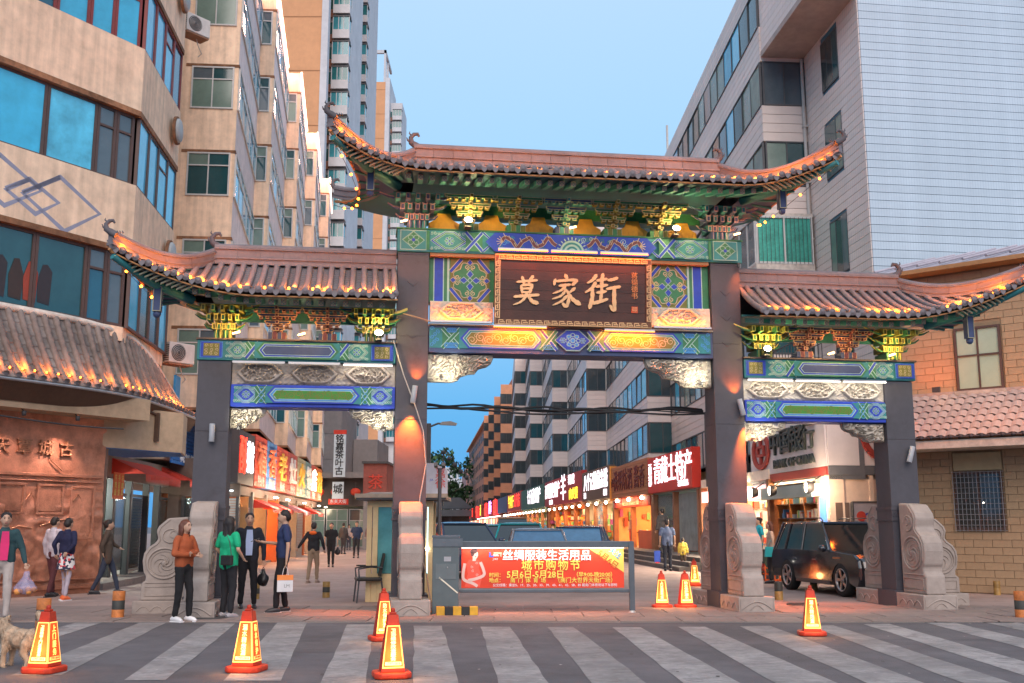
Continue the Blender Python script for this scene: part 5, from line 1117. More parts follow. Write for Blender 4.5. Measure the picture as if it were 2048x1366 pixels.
bays(gbk, [20.6, 41.3, 62, 82], 103, 1.5, .1, 1, [6.8, 9.75, 12.66, 15.57, 18.5, 21.4], 1.6, 24.1, gc, gc, dalu, [GL[1], GLB[1], GL[2], GL[4], GLB[0], GL[2]], [GL[2], GL[2], GL[1]], 10, base=3.9, courses=(gc, .32))
q = B(); q.box(0, 20.6, -8, 0, 0, 20.6, gtile); q.box(20.6, 103, -8, 0, 0, 24, gtile); q.build('rear_wall', gbk)
q = B()
for x in (-.1, 20.5, 41.2, 61.9): q.tube([(x, .12, 3.9), (x, .12, 23)], .06, MATS['drain_pipe'], 6)
q.build('drain_pipe', gbk)
ob = thing('orange_apartment_block', 'terracotta apartment block at the far end of the street', 'building', (*street(13.5, 166), 0), SA)
terra = mat('terracotta_render', (.58, .24, .15), .85, .12, 2); terb = mat('terracotta_band', (.70, .32, .18), .85, .1)
bays(ob, [0, 16, 32, 48], 64, 1.8, .4, 1, [6.6, 9.7, 12.8, 15.9, 19.0, 22.1], 1.6, 23.6, terb, terra, dalu, [GL[2], GL[1]], [GL[2]], 6, base=3.5, detail=False)
q = B(); q.box(0, 165, -8, 0, 0, 24.5, terra); q.box(64, 166, -.5, .8, 24.2, 24.6, terb); rw = q.build('rear_wall', ob)
for i in range(12):
    for k in range(7): win(ob, (68+8*i, .03, 3.6+2.95*k), pi, 3.6, 1.6, 2, 0, dalu, [GL[2]], panes=False)
ob2 = thing('pink_apartment_block', 'pinkish block far down the street beyond the terracotta one', 'building', (*street(15.5, 340), 0), SA); q = B(); q.box(0, 40, -8, 2.5, 0, 20, mat('pink_render', (.5, .25, .22), .85)); q.build('wall', ob2)
for k in range(5): win(ob2, (-.02, 1.0, 3+3*k), -pi/2, 2.2, 1.4, 2, 0, dalu, [GL[2]], panes=False)
def farblock(x, y, w, d_, h, m, label, nx, nz):
    t = thing('distant_block', label, 'building', (x, y, 0), 0, 'distant blocks at the end of the street'); q = B(); q.box(-w/2, w/2, 0, d_, 0, h, m); q.build('wall', t)
    for i in range(nx):
        for k in range(nz): win(t, (-w/2+w*(i+.5)/nx, -.01, 4+(h-5)*k/nz), 0, w/nx*.5, 1.7, 2, 0, dalu, [GL[2], GL[0]], panes=False)
    return t
fw = mat('far_white', (.62, .64, .66), .85, .08)
farblock(-26, 395, 12, 10, 23, fw, 'pale distant block beside the street camera pole', 5, 6); farblock(-17, 400, 9, 10, 19, fw, 'second pale distant block, lower, nearer the terracotta one', 4, 7); farblock(-35, 350, 10, 10, 17, fw, 'pale distant block behind the glass booth', 3, 6)
# white block and plain grey block seen through the lane bay
lw = thing('white_apartment_block', 'white apartment block with dark window bays beyond the tea sign', 'building', (*street(-11.5, 118), 0), SA)
bays(lw, [0, 12, 24, 36], 48, 1.8, .3, -1, [6.5, 9.4, 12.3, 15.2, 18.1], 1.5, 19.6, fw, fw, dalu, GLD, GLD, 4, base=3.2, detail=False); q = B(); q.box(0, 48, 0, 8, 0, 19, fw); q.build('rear_wall', lw)
gy = mat('grey_panel', (.24, .225, .225), .8, .12, 3)
gs = thing('grey_stair_block', 'plain grey panelled stair block standing behind the tea shop sign', 'building', (-14.6, 82, 0), 0); q = B(); q.box(-1.7, 1.35, 0, 8, 0, 10.6, gy); w_ = q.build('wall', gs)
for k in range(4):
    for i in range(2): q = B(); q.box(-1.68+i*1.52, -.2+i*1.52, -.04, -.0, 2.6+2*k, 4.55+2*k, gy); q.build('panel', w_)
q = B(); q.box(1.4, 3.4, 6, 14, 0, 8.6, gy); q.box(-5.2, -1.75, 3, 8, 0, 11.5, mat('blue_grey_panel', (.22, .25, .30), .8)); q.build('side_wing', gs)
# ---- trees and the little tiled gatehouse at the end of the street
def tree(x, y, h, w, label, seed, nleaf=900):
    random.seed(seed); t = thing('street_tree', label, 'tree', (x, y, 0), 0, 'trees at the end of the street'); bark = mat('bark', (.10, .08, .06), .9, .3, 8, .4)
    q = B(); q.tube([(0, 0, 0), (.1, 0, h*.25), (-.1, .1, h*.5), (.1, 0, h*.8)], [w*.05, w*.04, w*.03, .05], bark, 8)
    for k in range(8): a = random.random()*6.28; q.tube([(0, 0, h*(.3+.05*k)), (cos(a)*w*.2, sin(a)*w*.2, h*(.45+.05*k)), (cos(a)*w*.4, sin(a)*w*.4, h*(.52+.05*k))], [w*.02, w*.014, .02], bark, 5)
    q.build('trunk', t); lf = [mat('leaf_dark', (.03, .075, .03), .7, .4, 3), mat('leaf_light', (.06, .13, .045), .7, .4, 3)]; q = B()
    cl = [(random.gauss(0, w*.25), random.gauss(0, w*.25), h*random.uniform(.35, .98), w*random.uniform(.10, .24)) for _ in range(26)]
    for _ in range(nleaf):
        c = random.choice(cl); v = Vector((random.gauss(0, 1), random.gauss(0, 1), random.gauss(0, .8))).normalized()*c[3]*random.uniform(.6, 1.05); p_ = Vector(c[:3])+v; s = w*.045*random.uniform(.6, 1.4)
        a = Vector((random.gauss(0, 1), random.gauss(0, 1), random.gauss(0, 1))).normalized()*s; b_ = a.cross(Vector((random.random(), random.random(), random.random()))).normalized()*s
        q.face([p_-a, p_+b_*.6, p_+a, p_-b_*.6], random.choice(lf))
    q.build('crown', t)
tree(-21.5, 300, 22, 13, 'leafy street tree beside the distant pale blocks', 11, 1500); tree(-17.5, 290, 17, 11, 'lower leafy tree in front of the terracotta block', 12, 1300); tree(-25.5, 310, 17, 9, 'leafy tree showing left of the camera pole', 13, 900)
random.seed(21)
gh = thing('tiled_gatehouse', 'low dark tiled gate roof across the far end of the street', 'gatehouse', (-15.5, 235, 0)); q = B()
q.prism([(-7, 5.2), (7, 5.2), (4.2, 7.6), (-4.2, 7.6)], -3, 3, mat('far_dark_tile', (.07, .08, .09), .7)); q.prism([(-9, 3.6), (9, 3.6), (6, 5.0), (-6, 5.0)], -4, 4, MATS['far_dark_tile']); q.build('roof', gh)
q = B(); [q.box(a-.25, a+.25, -2, -1.5, 0, 4, dk) for a in (-6, -2, 2, 6)]; q.box(-6, 6, 1, 1.5, 0, 5, dk); q.build('column', gh, kind='stuff')
# ------------------------------------------------------------------ low corner building: tiled roof, copper relief wall
copper = mat('copper_relief', (.50, .23, .15), .42, .35, 5, .35, metal=.55, bscale=40); cop2 = mat('copper_figures', (.52, .25, .15), .38, .2, 8, .2, metal=.6)
P0 = Vector((-11.8, 21.3)); 
rwl = thing('copper_relief_wall', 'large copper coloured relief wall with raised characters, facing the crossing', 'wall', (A1.x, A1.y, 0), ARZ)
q = B()
def rel(u, w):
    x = -7+6.70*u; z = .15+3.85*w; h = 0
    if z > 2.62: h = .012*noise.noise(Vector((x*3, z*3, 1)))
    else: h = .05*(.5+.5*sin(9*noise.noise(Vector((x*1.6, z*1.8, 4)))))*(.4+.6*(z < 1.95))+.02*noise.noise(Vector((x*9, z*9, 2)))
    return (x, -.06-h, z)
q.grid(rel, 160, 90, copper); q.box(-7, -.30, -.05, .3, 0, 4.05, copper); q.box(-.30, -.20, -.03, .3, 0, 4.05, mat('rough_pier', (.16, .10, .08), .8, .35, 8, .4)); q.build('relief_sheet', rwl)
for z, h in ((2.58, .07), (2.47, .03), (.12, .10), (.30, .04)): q = B(); q.box(-7, -.4, -.14, -.05, z, z+h, copper); q.build('moulding', rwl, bevel=.01)
for xa, xb, za, zb in ((-2.02, -1.36, 1.75, 2.42), (-2.95, -2.3, 1.75, 2.42), (-1.2, -.55, 1.2, 2.4), (-3.9, -3.2, 1.2, 2.4)):
    q = B(); strip(q, xa, xb, za, zb, -.13, copper, .05); q.box(xa+.07, xb-.07, -.10, -.06, za+.07, zb-.07, copper); q.build('relief_panel', rwl, bevel=.008)
q = B()
for x in (-2.18, -1.0): q.tube([(x-.12, -.12, 2.05), (x, -.12, 2.22), (x+.12, -.12, 2.05), (x, -.12, 1.88), (x-.12, -.12, 2.05)], .015, cop2, 5)
q.tube([(-1.9, -.10, 1.5), (-1.5, -.12, 1.62), (-1.1, -.12, 1.66)], .022, cop2, 6); q.tube([(-1.75, -.1, 2.95), (-1.45, -.12, 2.72)], .014, cop2, 5); q.tube([(-2.9, -.1, 1.35), (-2.4, -.12, 1.5), (-2.1, -.12, 1.45)], .022, cop2, 6)
q.build('relief_lines', rwl)
for i, ch in enumerate('古城覃天'): text(ch, .37, cop2, rwl, (-1.37-.52*i, -.10, 3.18), ext=.03, bold=.006, name='raised_character')
for x in (-1.6, -2.9, -4.2):
    t = thing('wall_washer', 'small bracket spotlight above the copper relief wall%s' % {-1.6: ', nearest its far end', -2.9: ', the middle one', -4.2: ', nearest the crossing edge'}[x], 'spotlight', (A1.x+AD.x*x+.848*.75, A1.y+AD.y*x-.53*.75, 3.85), ARZ, 'spotlights above the relief wall')
    q = B(); q.lathe([(0, -.05), (.04, -.05), (.05, .05), (0, .05)], dk, n=10); q.tube([(0, 0, .05), (0, .4, .25)], .012, dk, 5); q.build('lamp_head', t); lamp('SPOT', t, (0, 0, -.08), 150 if x > -2 else 60, (1, .62, .48), .04, spot=radians(80), blend=1, target=(.0, .62, -1.25))
q = B(); q.tube([(x_, -.9, 3.72+.05*sin(x_)) for x_ in [-7+.5*k for k in range(14)]], .018, dk, 6); q.build('cable_run', rwl)
# soffit box, beam under the eave, and the projecting cream box
lowb = thing('low_corner_building', 'low corner shop building under a grey tiled roof glowing orange along its eave', 'building', (0, 0, 0))
def cat(P, n=24):
    out = []; P = [Vector(p_) for p_ in P]; P = [P[0]*2-P[1]]+P+[P[-1]*2-P[-2]]
    for i in range(1, len(P)-2):
        for j in range(n):
            t = j/n; a, b_, c, d = P[i-1], P[i], P[i+1], P[i+2]; out.append(.5*((2*b_)+(c-a)*t+(2*a-5*b_+4*c-d)*t*t+(3*b_-a-3*c+d)*t**3))
    return out+[P[-2]]
EV = cat([(-13.0, 17.2, 4.5), (-10.55, 20.9, 4.5), (-9.0, 23.9, 4.5), (-8.72, 26.4, 4.48), (-8.75, 29.3, 4.45)]); TP = cat([(-14.0, 18.0, 6.15), (-11.45, 21.8, 6.15), (-9.75, 24.55, 6.1), (-9.50, 26.8, 5.9), (-9.45, 29.6, 4.9)])
def arc(path):
    L_ = [0]
    for i in range(1, len(path)): L_.append(L_[-1]+(path[i]-path[i-1]).length)
    def f(s):
        t = s*L_[-1]
        for i in range(1, len(path)):
            if L_[i] >= t: k = (t-L_[i-1])/max(1e-9, L_[i]-L_[i-1]); return path[i-1].lerp(path[i], k)
        return path[-1]
    return f
ev, tp_ = arc(EV), arc(TP)
def RS(s, t, lift=0): a, c = tp_(s), ev(s); p_ = a.lerp(c, t); p_.z -= .12*4*t*(1-t); p_.z += lift; return p_
rt = bpy.data.objects.new('tiled_roof', None); COL.objects.link(rt); rt.parent = lowb
bt = mat('weathered_grey_tile', (.20, .165, .15), .75, .35, 6, .3, bscale=40)
NR = 46
for i in range(NR):
    s0, s1 = i/NR, (i+1)/NR; sm_ = (s0+s1)/2
    q = B(); pts = []; rs = []
    m_ = 8
    for j in range(m_): pts += [RS(s0, j/m_+.004, .05), RS(s0, (j+1)/m_-.006, .06)]; rs += [.068, .082]
    q.tube(pts, rs, bt, 8); q.build('cover_tile_row', rt)
    if i < 26: m2 = 7
    else: m2 = 9
    for j in range(m2):
        a = [RS(s0, j/m2, .03), RS(sm_, j/m2, .005), RS(s1, j/m2, .03)]; c = [RS(s0, (j+1)/m2+.01, .065), RS(sm_, (j+1)/m2+.01, .04), RS(s1, (j+1)/m2+.01, .065)]
        if sum(1 for _ in rt.children) > 330: break
        q = B(); lo = [v-Vector((0, 0, .025)) for v in c]; q.faces(a+c+lo, [(0, 1, 4, 3), (1, 2, 5, 4), (3, 4, 7, 6), (4, 5, 8, 7)], bt); q.build('tile', rt)
    e = RS(s0, 1, .06); d_ = (ev(min(1, s0+.01))-ev(max(0, s0-.01))).normalized(); q = B(); q.lathe([(0, -.015), (.05, -.012), (.085, 0), (.085, .05)], tiled, axis='y', n=12); q.build('tile_end', rt, loc=e, rz=atan2(d_.y, d_.x))
q = B(); q.grid(lambda u, w: RS(u, w, .0), 60, 4, bt); q.grid(lambda u, w: (lambda a, c: tuple(Vector((a.x, a.y, a.z-.06)).lerp(Vector((c.x, c.y, a.z-.1)), w)))(ev(u), tp_(u)), 60, 1, wood); q.build('roof_underlay', rt)
q = B(); q.tube([ev(i/40)+Vector((0, 0, -.03)) for i in range(41)], .035, alu, 6); q.build('gutter', rt)
q = B(); q.grid(lambda u, w: (ev(u)+Vector((0, 0, -.05))).lerp((ev(u).lerp(tp_(u), .35)).to_2d().to_3d()+Vector((0, 0, 4.08)), w), 50, 2, wood); q.build('eave_board', rt)
q = B(); q.tube([tp_(i/40)+Vector((0, 0, .05)) for i in range(41)], .09, MATS['stained_white'], 8); q.build('roof_flashing', rt)
t = thing('light_string', 'orange bulbs glowing along the eave of the low grey tiled roof at the crossing', 'light string'); q = B(); pts = [RS((i+.5)/NR, .90, .10) for i in range(NR)]; q.tube(pts, .008, tiled, 4); q.build('cord', t); me = B(); me.ball((0, 0, 0), .022, bulb, 6); me = me.mesh('bulb')
random.seed(5)
for i, p_ in enumerate(pts):
    if random.random() < .8: inst(me, 'bulb', t, p_)
    if i % 2 == 0 and i > 14: lamp('POINT', t, p_+Vector((0, 0, .10)), random.choice((5, 9, 16)), (1, .22, .02), .05)
creamb = mat('cream_box', (.50, .36, .24), .8, .2, 4, .2)
q = B(); bx = lambda x, y: (A1.x+AD.x*x+.848*y, A1.y+AD.y*x-.53*y)
q.prism([bx(-.40, .06), bx(1.95, .06), bx(2.9, -.9), bx(2.2, -2.5), bx(-.4, -1)], 3.32, 4.32, creamb, 'z'); q.prism([bx(-.40, .05), bx(1.9, .05), bx(2.85, -.9), bx(2.2, -2.5), bx(-.4, -1)], 3.30, 3.318, mat('blue_soffit', (.03, .10, .28), .6), 'z'); q.build('projecting_box', lowb)
q = B(); q.prism([bx(-7, .8), bx(.3, .8), bx(.3, -.2), bx(-7, -.2)], 3.95, 4.45, creamb, 'z'); q.build('soffit_box', lowb)
q = B(); a_ = bx(1.1, .12); 
for k in range(2): a_ = bx(1.1+1.1*k, .10-.5*k); q.box(a_[0]-.05, a_[0]+.05, a_[1]-.05, a_[1]+.05, 3.55, 4.25, wood); q.tube([(a_[0], a_[1], 4.2), (a_[0]-.25, a_[1]-.3, 4.3)], .04, wood, 5)
q.build('hanging_bracket', lowb)
# ------------------------------------------------------------------ lane shops on the cream side
KS = .775
def srt(name, label, cat_, L, Y, group=None, k=1):
    t = thing(name, label, cat_, (*street(L*k, Y*k), 0), SA, group); t.scale = (k, k, k); return t
redaw = mat('red_awning', (.62, .05, .03), .7, .15, 8); floor_t = mat('shop_floor', (.30, .27, .25), .6)
# stone step in front of them
q = B(); q.prism([street(-7.6, 25.6), street(-7.6, 44), street(-11, 44), street(-11, 25.6)], 0, .16, granite, 'z'); tag(q.build('shop_step'), 'long stone step in front of the shops beside the relief wall', 'step')
sh = srt('shopfront', 'dark framed shop with red awnings between the relief wall and the drum stone', 'shopfront', -8.4, 26.2)
q = B(); q.box(0, 13.5, .0, .25, 2.75, 3.4, mat('shop_fascia', (.24, .20, .17), .7)); q.box(0, 13.5, 3, 3.1, .16, 3.4, mat('teal_room', (.20, .27, .24), .8)); q.box(0, 13.5, .1, 3, 3.2, 3.3, floor_t); q.box(0, 13.5, .2, 3, .14, .17, floor_t); q.build('interior', sh)
for x, w in ((.9, .14), (2.3, .2), (4.0, .2), (5.9, .14), (7.2, .22), (10.2, .22)): q = B(); q.box(x, x+w, -.06, .12, .16, 2.75, dk); q.build('door_post', sh)
for x in (2.5, 4.2, 7.45, 8.9): q = B(); q.box(x, x+1.3, .02, .04, .3, 2.3, mat('door_glass', (.05, .07, .07), .08, .2, spec=.8, alpha=.55)); q.box(x, x+1.3, 0, .06, 2.32, 2.4, dk); q.build('door_glass', sh)
q = B()
for k in range(26): q.box(4.2, 5.9, .10, .14, .2+k*.085, .27+k*.085, mat('shutter_steel', (.45, .42, .40), .5, .1, metal=.3))
q.build('roller_shutter', sh)
q = B(); q.box(1.15, 2.2, .5, 1.3, .16, 1.1, mat('counter_white', (.6, .62, .6), .5)); q.box(1.15, 2.2, .45, 1.3, 1.1, 1.14, alu); q.box(1.3, 2.1, .6, 1.2, 1.5, 1.52, alu); q.box(1.2, 2.2, 1.6, 1.65, 1.5, 2.1, mat('food_poster', (.55, .33, .10), .6, .5, 9)); q.build('food_counter', sh)
q = B(); random.seed(8)
for k in range(16): q.ball((1.2+random.random()*.9, .7+random.random()*.4, 1.18), .06, mat('bun_%d' % (k % 3), ((.5, .3, .12), (.2, .4, .3), (.55, .45, .35))[k % 3], .7), 6)
q.build('food_trays', sh, kind='stuff')
q = B(); q.ball((1.3, .3, 2.35), .07, glow('shop_bulb', (1, .95, .8), 25), 8); q.build('ceiling_bulb', sh); lamp('POINT', sh, (1.6, .9, 2.4), 150, (.85, 1, .90), .1); lamp('POINT', sh, (5.0, 1.6, 2.6), 70, (1, .85, .6), .1); lamp('POINT', sh, (9.0, 1.6, 2.6), 110, (.9, 1, .95), .1)
q = B(); q.box(1.02, 1.06, -.1, -.06, .4, 2.3, glow('white_neon', (.85, .95, 1), 3)); q.build('neon_tube', sh)
def awning(x0, x1, z, par, m=redaw, out=.9):
    q = B(); n = int((x1-x0)/.12); q.faces([(x0, 0, z), (x1, 0, z), (x1, -out, z-.42), (x0, -out, z-.42)], [(0, 1, 2, 3)], m); q.faces([(x0, 0, z-.02), (x1, 0, z-.02), (x1, -out, z-.44), (x0, -out, z-.44)], [(3, 2, 1, 0)], m)
    for i in range(n): a = x0+i*(x1-x0)/n; w = (x1-x0)/n; q.face([(a, -out-.002, z-.42), (a+w, -out-.002, z-.42), (a+w*.85, -out-.002, z-.60), (a+w*.5, -out-.002, z-.66), (a+w*.15, -out-.002, z-.60)], m)
    q.face([(x0, 0, z), (x0, -out, z-.42), (x0, 0, z-.42)], m); q.face([(x1, 0, z), (x1, -out, z-.42), (x1, 0, z-.42)], m); return q.build('awning', par)
awning(2.2, 6.3, 3.30, sh); aw2 = awning(7.6, 12.2, 3.35, sh)
text('杜', .5, glow('red_white_letter', (1, .45, .35), 2.5), sh, (11.6, -.93, 2.82), ext=.01)
bn = srt('hanging_banner', 'small orange cloth banner with three columns of characters beside the relief wall', 'banner', -7.9, 26.9); q = B(); q.box(-.02, .9, -.02, .0, 2.18, 2.85, mat('banner_orange', (.75, .13, .02), .6, .1)); q.build('cloth', bn)
for k, s_ in enumerate(('牛肉面', '手抓饼', '羊肉串')): text('\n'.join(s_), .19, ypr, bn, (.14+.30*k, -.026, 2.52), ext=.002, name='printed_column')
# the end wall that closes the row and faces the crossing: dark framed glass door, shutter and lintel
ew = bpy.data.objects.new('end_wall', None); COL.objects.link(ew); ew.parent = sh; ew.location = (8.6, 0, 0)
q = B(); q.box(0, .2, -2.3, 0, 2.45, 3.7, mat('end_lintel', (.16, .12, .10), .7)); q.box(.0, .2, -.5, 0, 0, 2.5, MATS['end_lintel']); q.build('lintel', ew); q = B(); q.box(1.8, 1.9, -2.3, 0, .1, 2.5, mat('warm_room', (.5, .28, .12), .8)); q.build('back_wall', ew)
for y in (-.55, -1.35, -2.3): q = B(); q.box(-.05, .12, y, y+.10, .16, 2.45, dk); q.build('door_post', ew)
q = B(); q.box(0, .03, -1.3, -.5, .3, 2.4, MATS['door_glass']); q.build('door_glass', ew); q = B()
for k in range(26): q.box(.02, .06, -2.2, -1.35, .2+k*.085, .27+k*.085, MATS['shutter_steel'])
q.build('roller_shutter', ew); q = B(); q.box(-.1, -.06, -2.1, -1.1, 2.62, 2.66, glow('white_neon', (.85, .95, 1), 3)); q.build('tube_lamp', ew); lamp('POINT', ew, (1.0, -1.0, 2.2), 40, (1, .6, .3), .1); lamp('POINT', ew, (-.5, -1.4, 2.4), 14, (1, .9, .8), .05)
# blue cloth under the roof corner
bs = srt('shop_sign', 'blue slatted sign with small white characters under the end of the low tiled roof', 'shop sign', -7.95, 33.0, 'signs over the lane shops'); q = B()
for k in range(12): q.box(0, 5.5, -.03, .02, 3.45+k*.12, 3.55+k*.12, mat('blue_slat', (.03, .17, .50), .5, .2))
q.build('slat_board', bs); text('小吃 名店 老字号', .33, wpr, bs, (2.3, -.05, 3.66), ext=.01); q = B(); q.box(0, 5.5, -.03, .04, 4.95, 6.2, mat('blue_panel', (.05, .30, .60), .5)); q.build('upper_panel', bs)
# the long run of signs above the lane
ls = srt('shop_sign', 'big dark sign with lit red and white characters, nearest of the lane signs', 'shop sign', -8, 41, 'signs over the lane shops', KS); q = B(); q.box(3.1, 7.2, -.2, .3, 3.7, 5.95, mat('sign_dark', (.06, .055, .06), .5)); q.build('sign_board', ls)
text('酥', 1.75, glow('sign_red_glow', (1, .04, .02), 2.2), ls, (4.1, -.23, 4.8), ext=.02, sx=1.0); text('蔡家', 1.5, glow('sign_white_glow', (1, .9, .95), 2.2), ls, (6.0, -.23, 4.8), ext=.02, sx=.6)
segs = [(48.4, 52, (.55, .06, .03), '福', (.75, .2, .1)), (52, 55.5, (.05, .20, .48), '香', (.7, .15, .05)), (55.5, 60, (.5, .06, .03), '老', (.75, .42, .06)), (60, 64.5, (.35, .05, .04), '灶', (.55, .52, .50)), (64.5, 69, (.30, .30, .20), '火', (.8, .42, .05)), (69, 72.5, (.10, .22, .25), '锅', (.6, .6, .58)), (72.5, 76, (.4, .05, .03), '店', None), (76, 80, (.45, .12, .03), '烤肉', (.85, .42, .05))]
for i, (a, c, col_, ch, tcol) in enumerate(segs):
    s_ = srt('shop_sign', ('red sign with a curling orange character', 'blue slatted sign with a red character', 'red slatted sign with a large yellow character', 'dark red sign with a pale grey character', 'olive sign with a golden character', 'dark teal sign with a grey character', 'red sign with a brightly lit white character', 'orange sign with golden characters, farthest of the row')[i]+' in the row over the lane', 'shop sign', -8, a, 'signs over the lane shops', KS)
    q = B(); sm = mat('sign_col_%d' % i, col_, .5, .2, 4); n = 9
    for k in range(n): q.box(0, c-a-.08, -.2, .3, 3.75+k*.262, 3.75+k*.262+.24, sm)
    q.build('slat_board', s_); tm = mat('sign_letter_%d' % i, tcol, .5, .1) if tcol else glow('hot_white_sign', (1, .92, .7), 5)
    text(ch, 1.55, tm, s_, ((c-a)/2, -.23, 4.95), ext=.05, sx=(c-a)/2.2/len(ch), bold=.02); text('特色小吃', .5, mat('small_letter', (.6, .55, .5), .6), s_, ((c-a)/2, -.23, 4.0), ext=.01)
    lamp('AREA', s_, ((c-a)/2, -1.4, 3.6), 38, (1, .7, .45), c-a, sizey=.3, target=((c-a)/2, -.2, 5.0))
# shops under them
shp = srt('shopfront', 'row of small lit shops with red awnings and shutters along the lane', 'shopfront', -8.2, 41, k=KS); q = B(); q.box(4.2, 40, 3, 3.1, 0, 3.7, mat('orange_room', (.45, .20, .10), .8)); q.box(4.2, 40, 0, 3, 3.3, 3.7, mat('lane_fascia', (.18, .12, .10), .7)); q.box(4.2, 40, .2, 3, 0, .1, floor_t); q.build('interior', shp)
for k in range(1, 9): x = .3+k*4.4; q = B(); q.box(x, x+.4, -.1, 3, 0, 3.5, mat('pier_%d' % (k % 3), ((.25, .22, .2), (.5, .12, .04), (.3, .3, .28))[k % 3], .7)); q.build('pier', shp)
for x0, x1 in ((5.0, 8.9), (18.4, 22), (27, 31)):
    q = B(); n = 28
    for k in range(n): q.box(x0, x1, .0, .05, k*.1, k*.1+.08, MATS['shutter_steel'])
    q.build('roller_shutter', shp)
for x0, x1 in ((9.4, 13.2), (13.8, 17.5), (22.4, 26.2), (31, 35)): awning(x0, x1, 3.2, shp, redaw if x0 != 22.4 else mat('pink_awning', (.6, .25, .28), .7), 1.0)
for k, (x, e, c_) in enumerate(((11.5, 170, (1, .45, .15)), (16, 190, (1, .5, .2)), (24, 170, (1, .55, .25)), (33, 190, (1, .5, .2)), (38, 120, (1, .7, .5)))):
    lamp('POINT', shp, (x, 1.3, 2.7), e, c_, .15); q = B(); q.box(x-.5, x+.5, -.9, -.8, 3.28, 3.34, glow('tube_white', (1, .95, .8), 9)); q.build('tube_lamp', shp); lamp('POINT', shp, (x, -1.2, 3.1), 60, (1, .8, .55), .2)
random.seed(14); q = B()
for k in range(170): x = random.uniform(5, 39); z = random.choice((.5, .9, 1.3, 1.7)); w = random.uniform(.1, .3); c_ = random.choice(((.5, .1, .03), (.6, .35, .1), (.15, .3, .25), (.5, .5, .45), (.5, .05, .1))); q.box(x, x+w, 1.6, 2.0, z, z+random.uniform(.1, .3), mat('goods_%d' % int(c_[0]*100+c_[1]*50), c_, .6))
for z in (.48, .88, 1.28, 1.68): q.box(5, 39.5, 1.55, 2.1, z-.04, z, wood)
q.build('goods', shp, kind='stuff')
# end of the lane: entrance with lanterns, tea sign, red stall
ent = thing('lane_end_building', 'dark entrance hall with pale framed doors at the end of the shopping lane', 'building', (-17.2, 77, 0)); q = B(); q.box(0, 7.6, 0, 4, 2.9, 5.0, mat('dark_fascia', (.10, .085, .08), .7)); q.box(-.1, 7.7, -1.0, 0, 4.9, 5.3, gy); q.box(0, 7.6, .9, 1, 0, 3, mat('greenish_room', (.24, .26, .22), .7)); q.box(0, .5, 0, 1, 0, 3, gy); q.box(7.1, 7.6, 0, 1, 0, 3, gy); q.build('wall', ent)
for k in range(4): win(ent, (1.3+1.65*k, .05, .0), 0, 1.55, 2.7, 2, .7, alu, [GL[3], GL[2], MATS['glass_curtain']])
lamp('POINT', ent, (3.5, -2, 2.6), 60, (1, .75, .5), .3)
q = B(); q.box(.1, 2.1, -.12, -.08, 1.0, 2.0, mat('notice_lilac', (.55, .5, .62), .6)); q.build('notice', ent); text('商铺招租', .34, mat('notice_red', (.5, .08, .2), .6), ent, (1.1, -.13, 1.5), ext=.004)
for x in (1.6, 3.4, 4.6, 6.0):
    t = thing('red_lantern', 'round red lantern hanging over the lane end entrance, %s' % {1.6: 'nearest the shops', 3.4: 'just left of the tea sign', 4.6: 'just right of the tea sign', 6.0: 'nearest the red stall'}[x], 'lantern', (-17.2+x, 76.2, 3.9), 0, 'red lanterns over the lane end'); q = B(); q.ball((0, 0, 0), .38, mat('lantern_red', (.6, .06, .03), .6), 12, (1, 1, .75)); q.tube([(0, 0, .28), (0, 0, .7)], .02, dk, 4); q.box(-.02, .02, -.02, .02, -.5, -.28, mat('gold_fringe', (.6, .4, .1))); q.build('shade', t)
ts = thing('tea_shop_sign', 'tall white vertical sign with black brushed characters naming a tea market', 'sign', (-12.35, 75.9, 0)); q = B(); q.box(-.42, .42, -.1, .1, 4.95, 8.0, mat('sign_ice_white', (.62, .72, .78), .5)); q.box(-.45, .45, -.12, .12, 8.0, 8.3, redaw); q.box(-.45, .35, -.1, .1, 3.3, 4.6, MATS['sign_ice_white']); q.box(-.7, .7, -.12, .12, 3.0, 3.4, redaw); q.build('sign_board', ts)
blk = mat('black_letter', (.02, .02, .025), .6)
for i, ch in enumerate('铭嘉茶叶古'): text(ch, .62, blk, ts, (0, -.12, 7.65-.58*i), ext=.01, bold=.008)
text('城', .72, blk, ts, (-.05, -.12, 4.05), ext=.01, bold=.008); text('东关大街', .3, wpr, ts, (0, -.14, 3.2), ext=.01)
rs_ = thing('red_stall_building', 'low dark red building with a tea character, beyond the lane bay', 'building', (-8.85, 69, 0)); q = B(); q.box(-.8, .72, 0, 4, 3.4, 5.5, mat('brick_red', (.26, .075, .06), .7, .2)); q.box(-.9, .8, -.2, 4, 5.5, 5.65, dk); q.box(-.8, .72, .3, 4, 0, 3.4, gy); q.build('wall', rs_); text('茶', 1.0, mat('tea_red', (.55, .05, .03), .5), rs_, (0, -.05, 4.25), ext=.02, bold=.01)
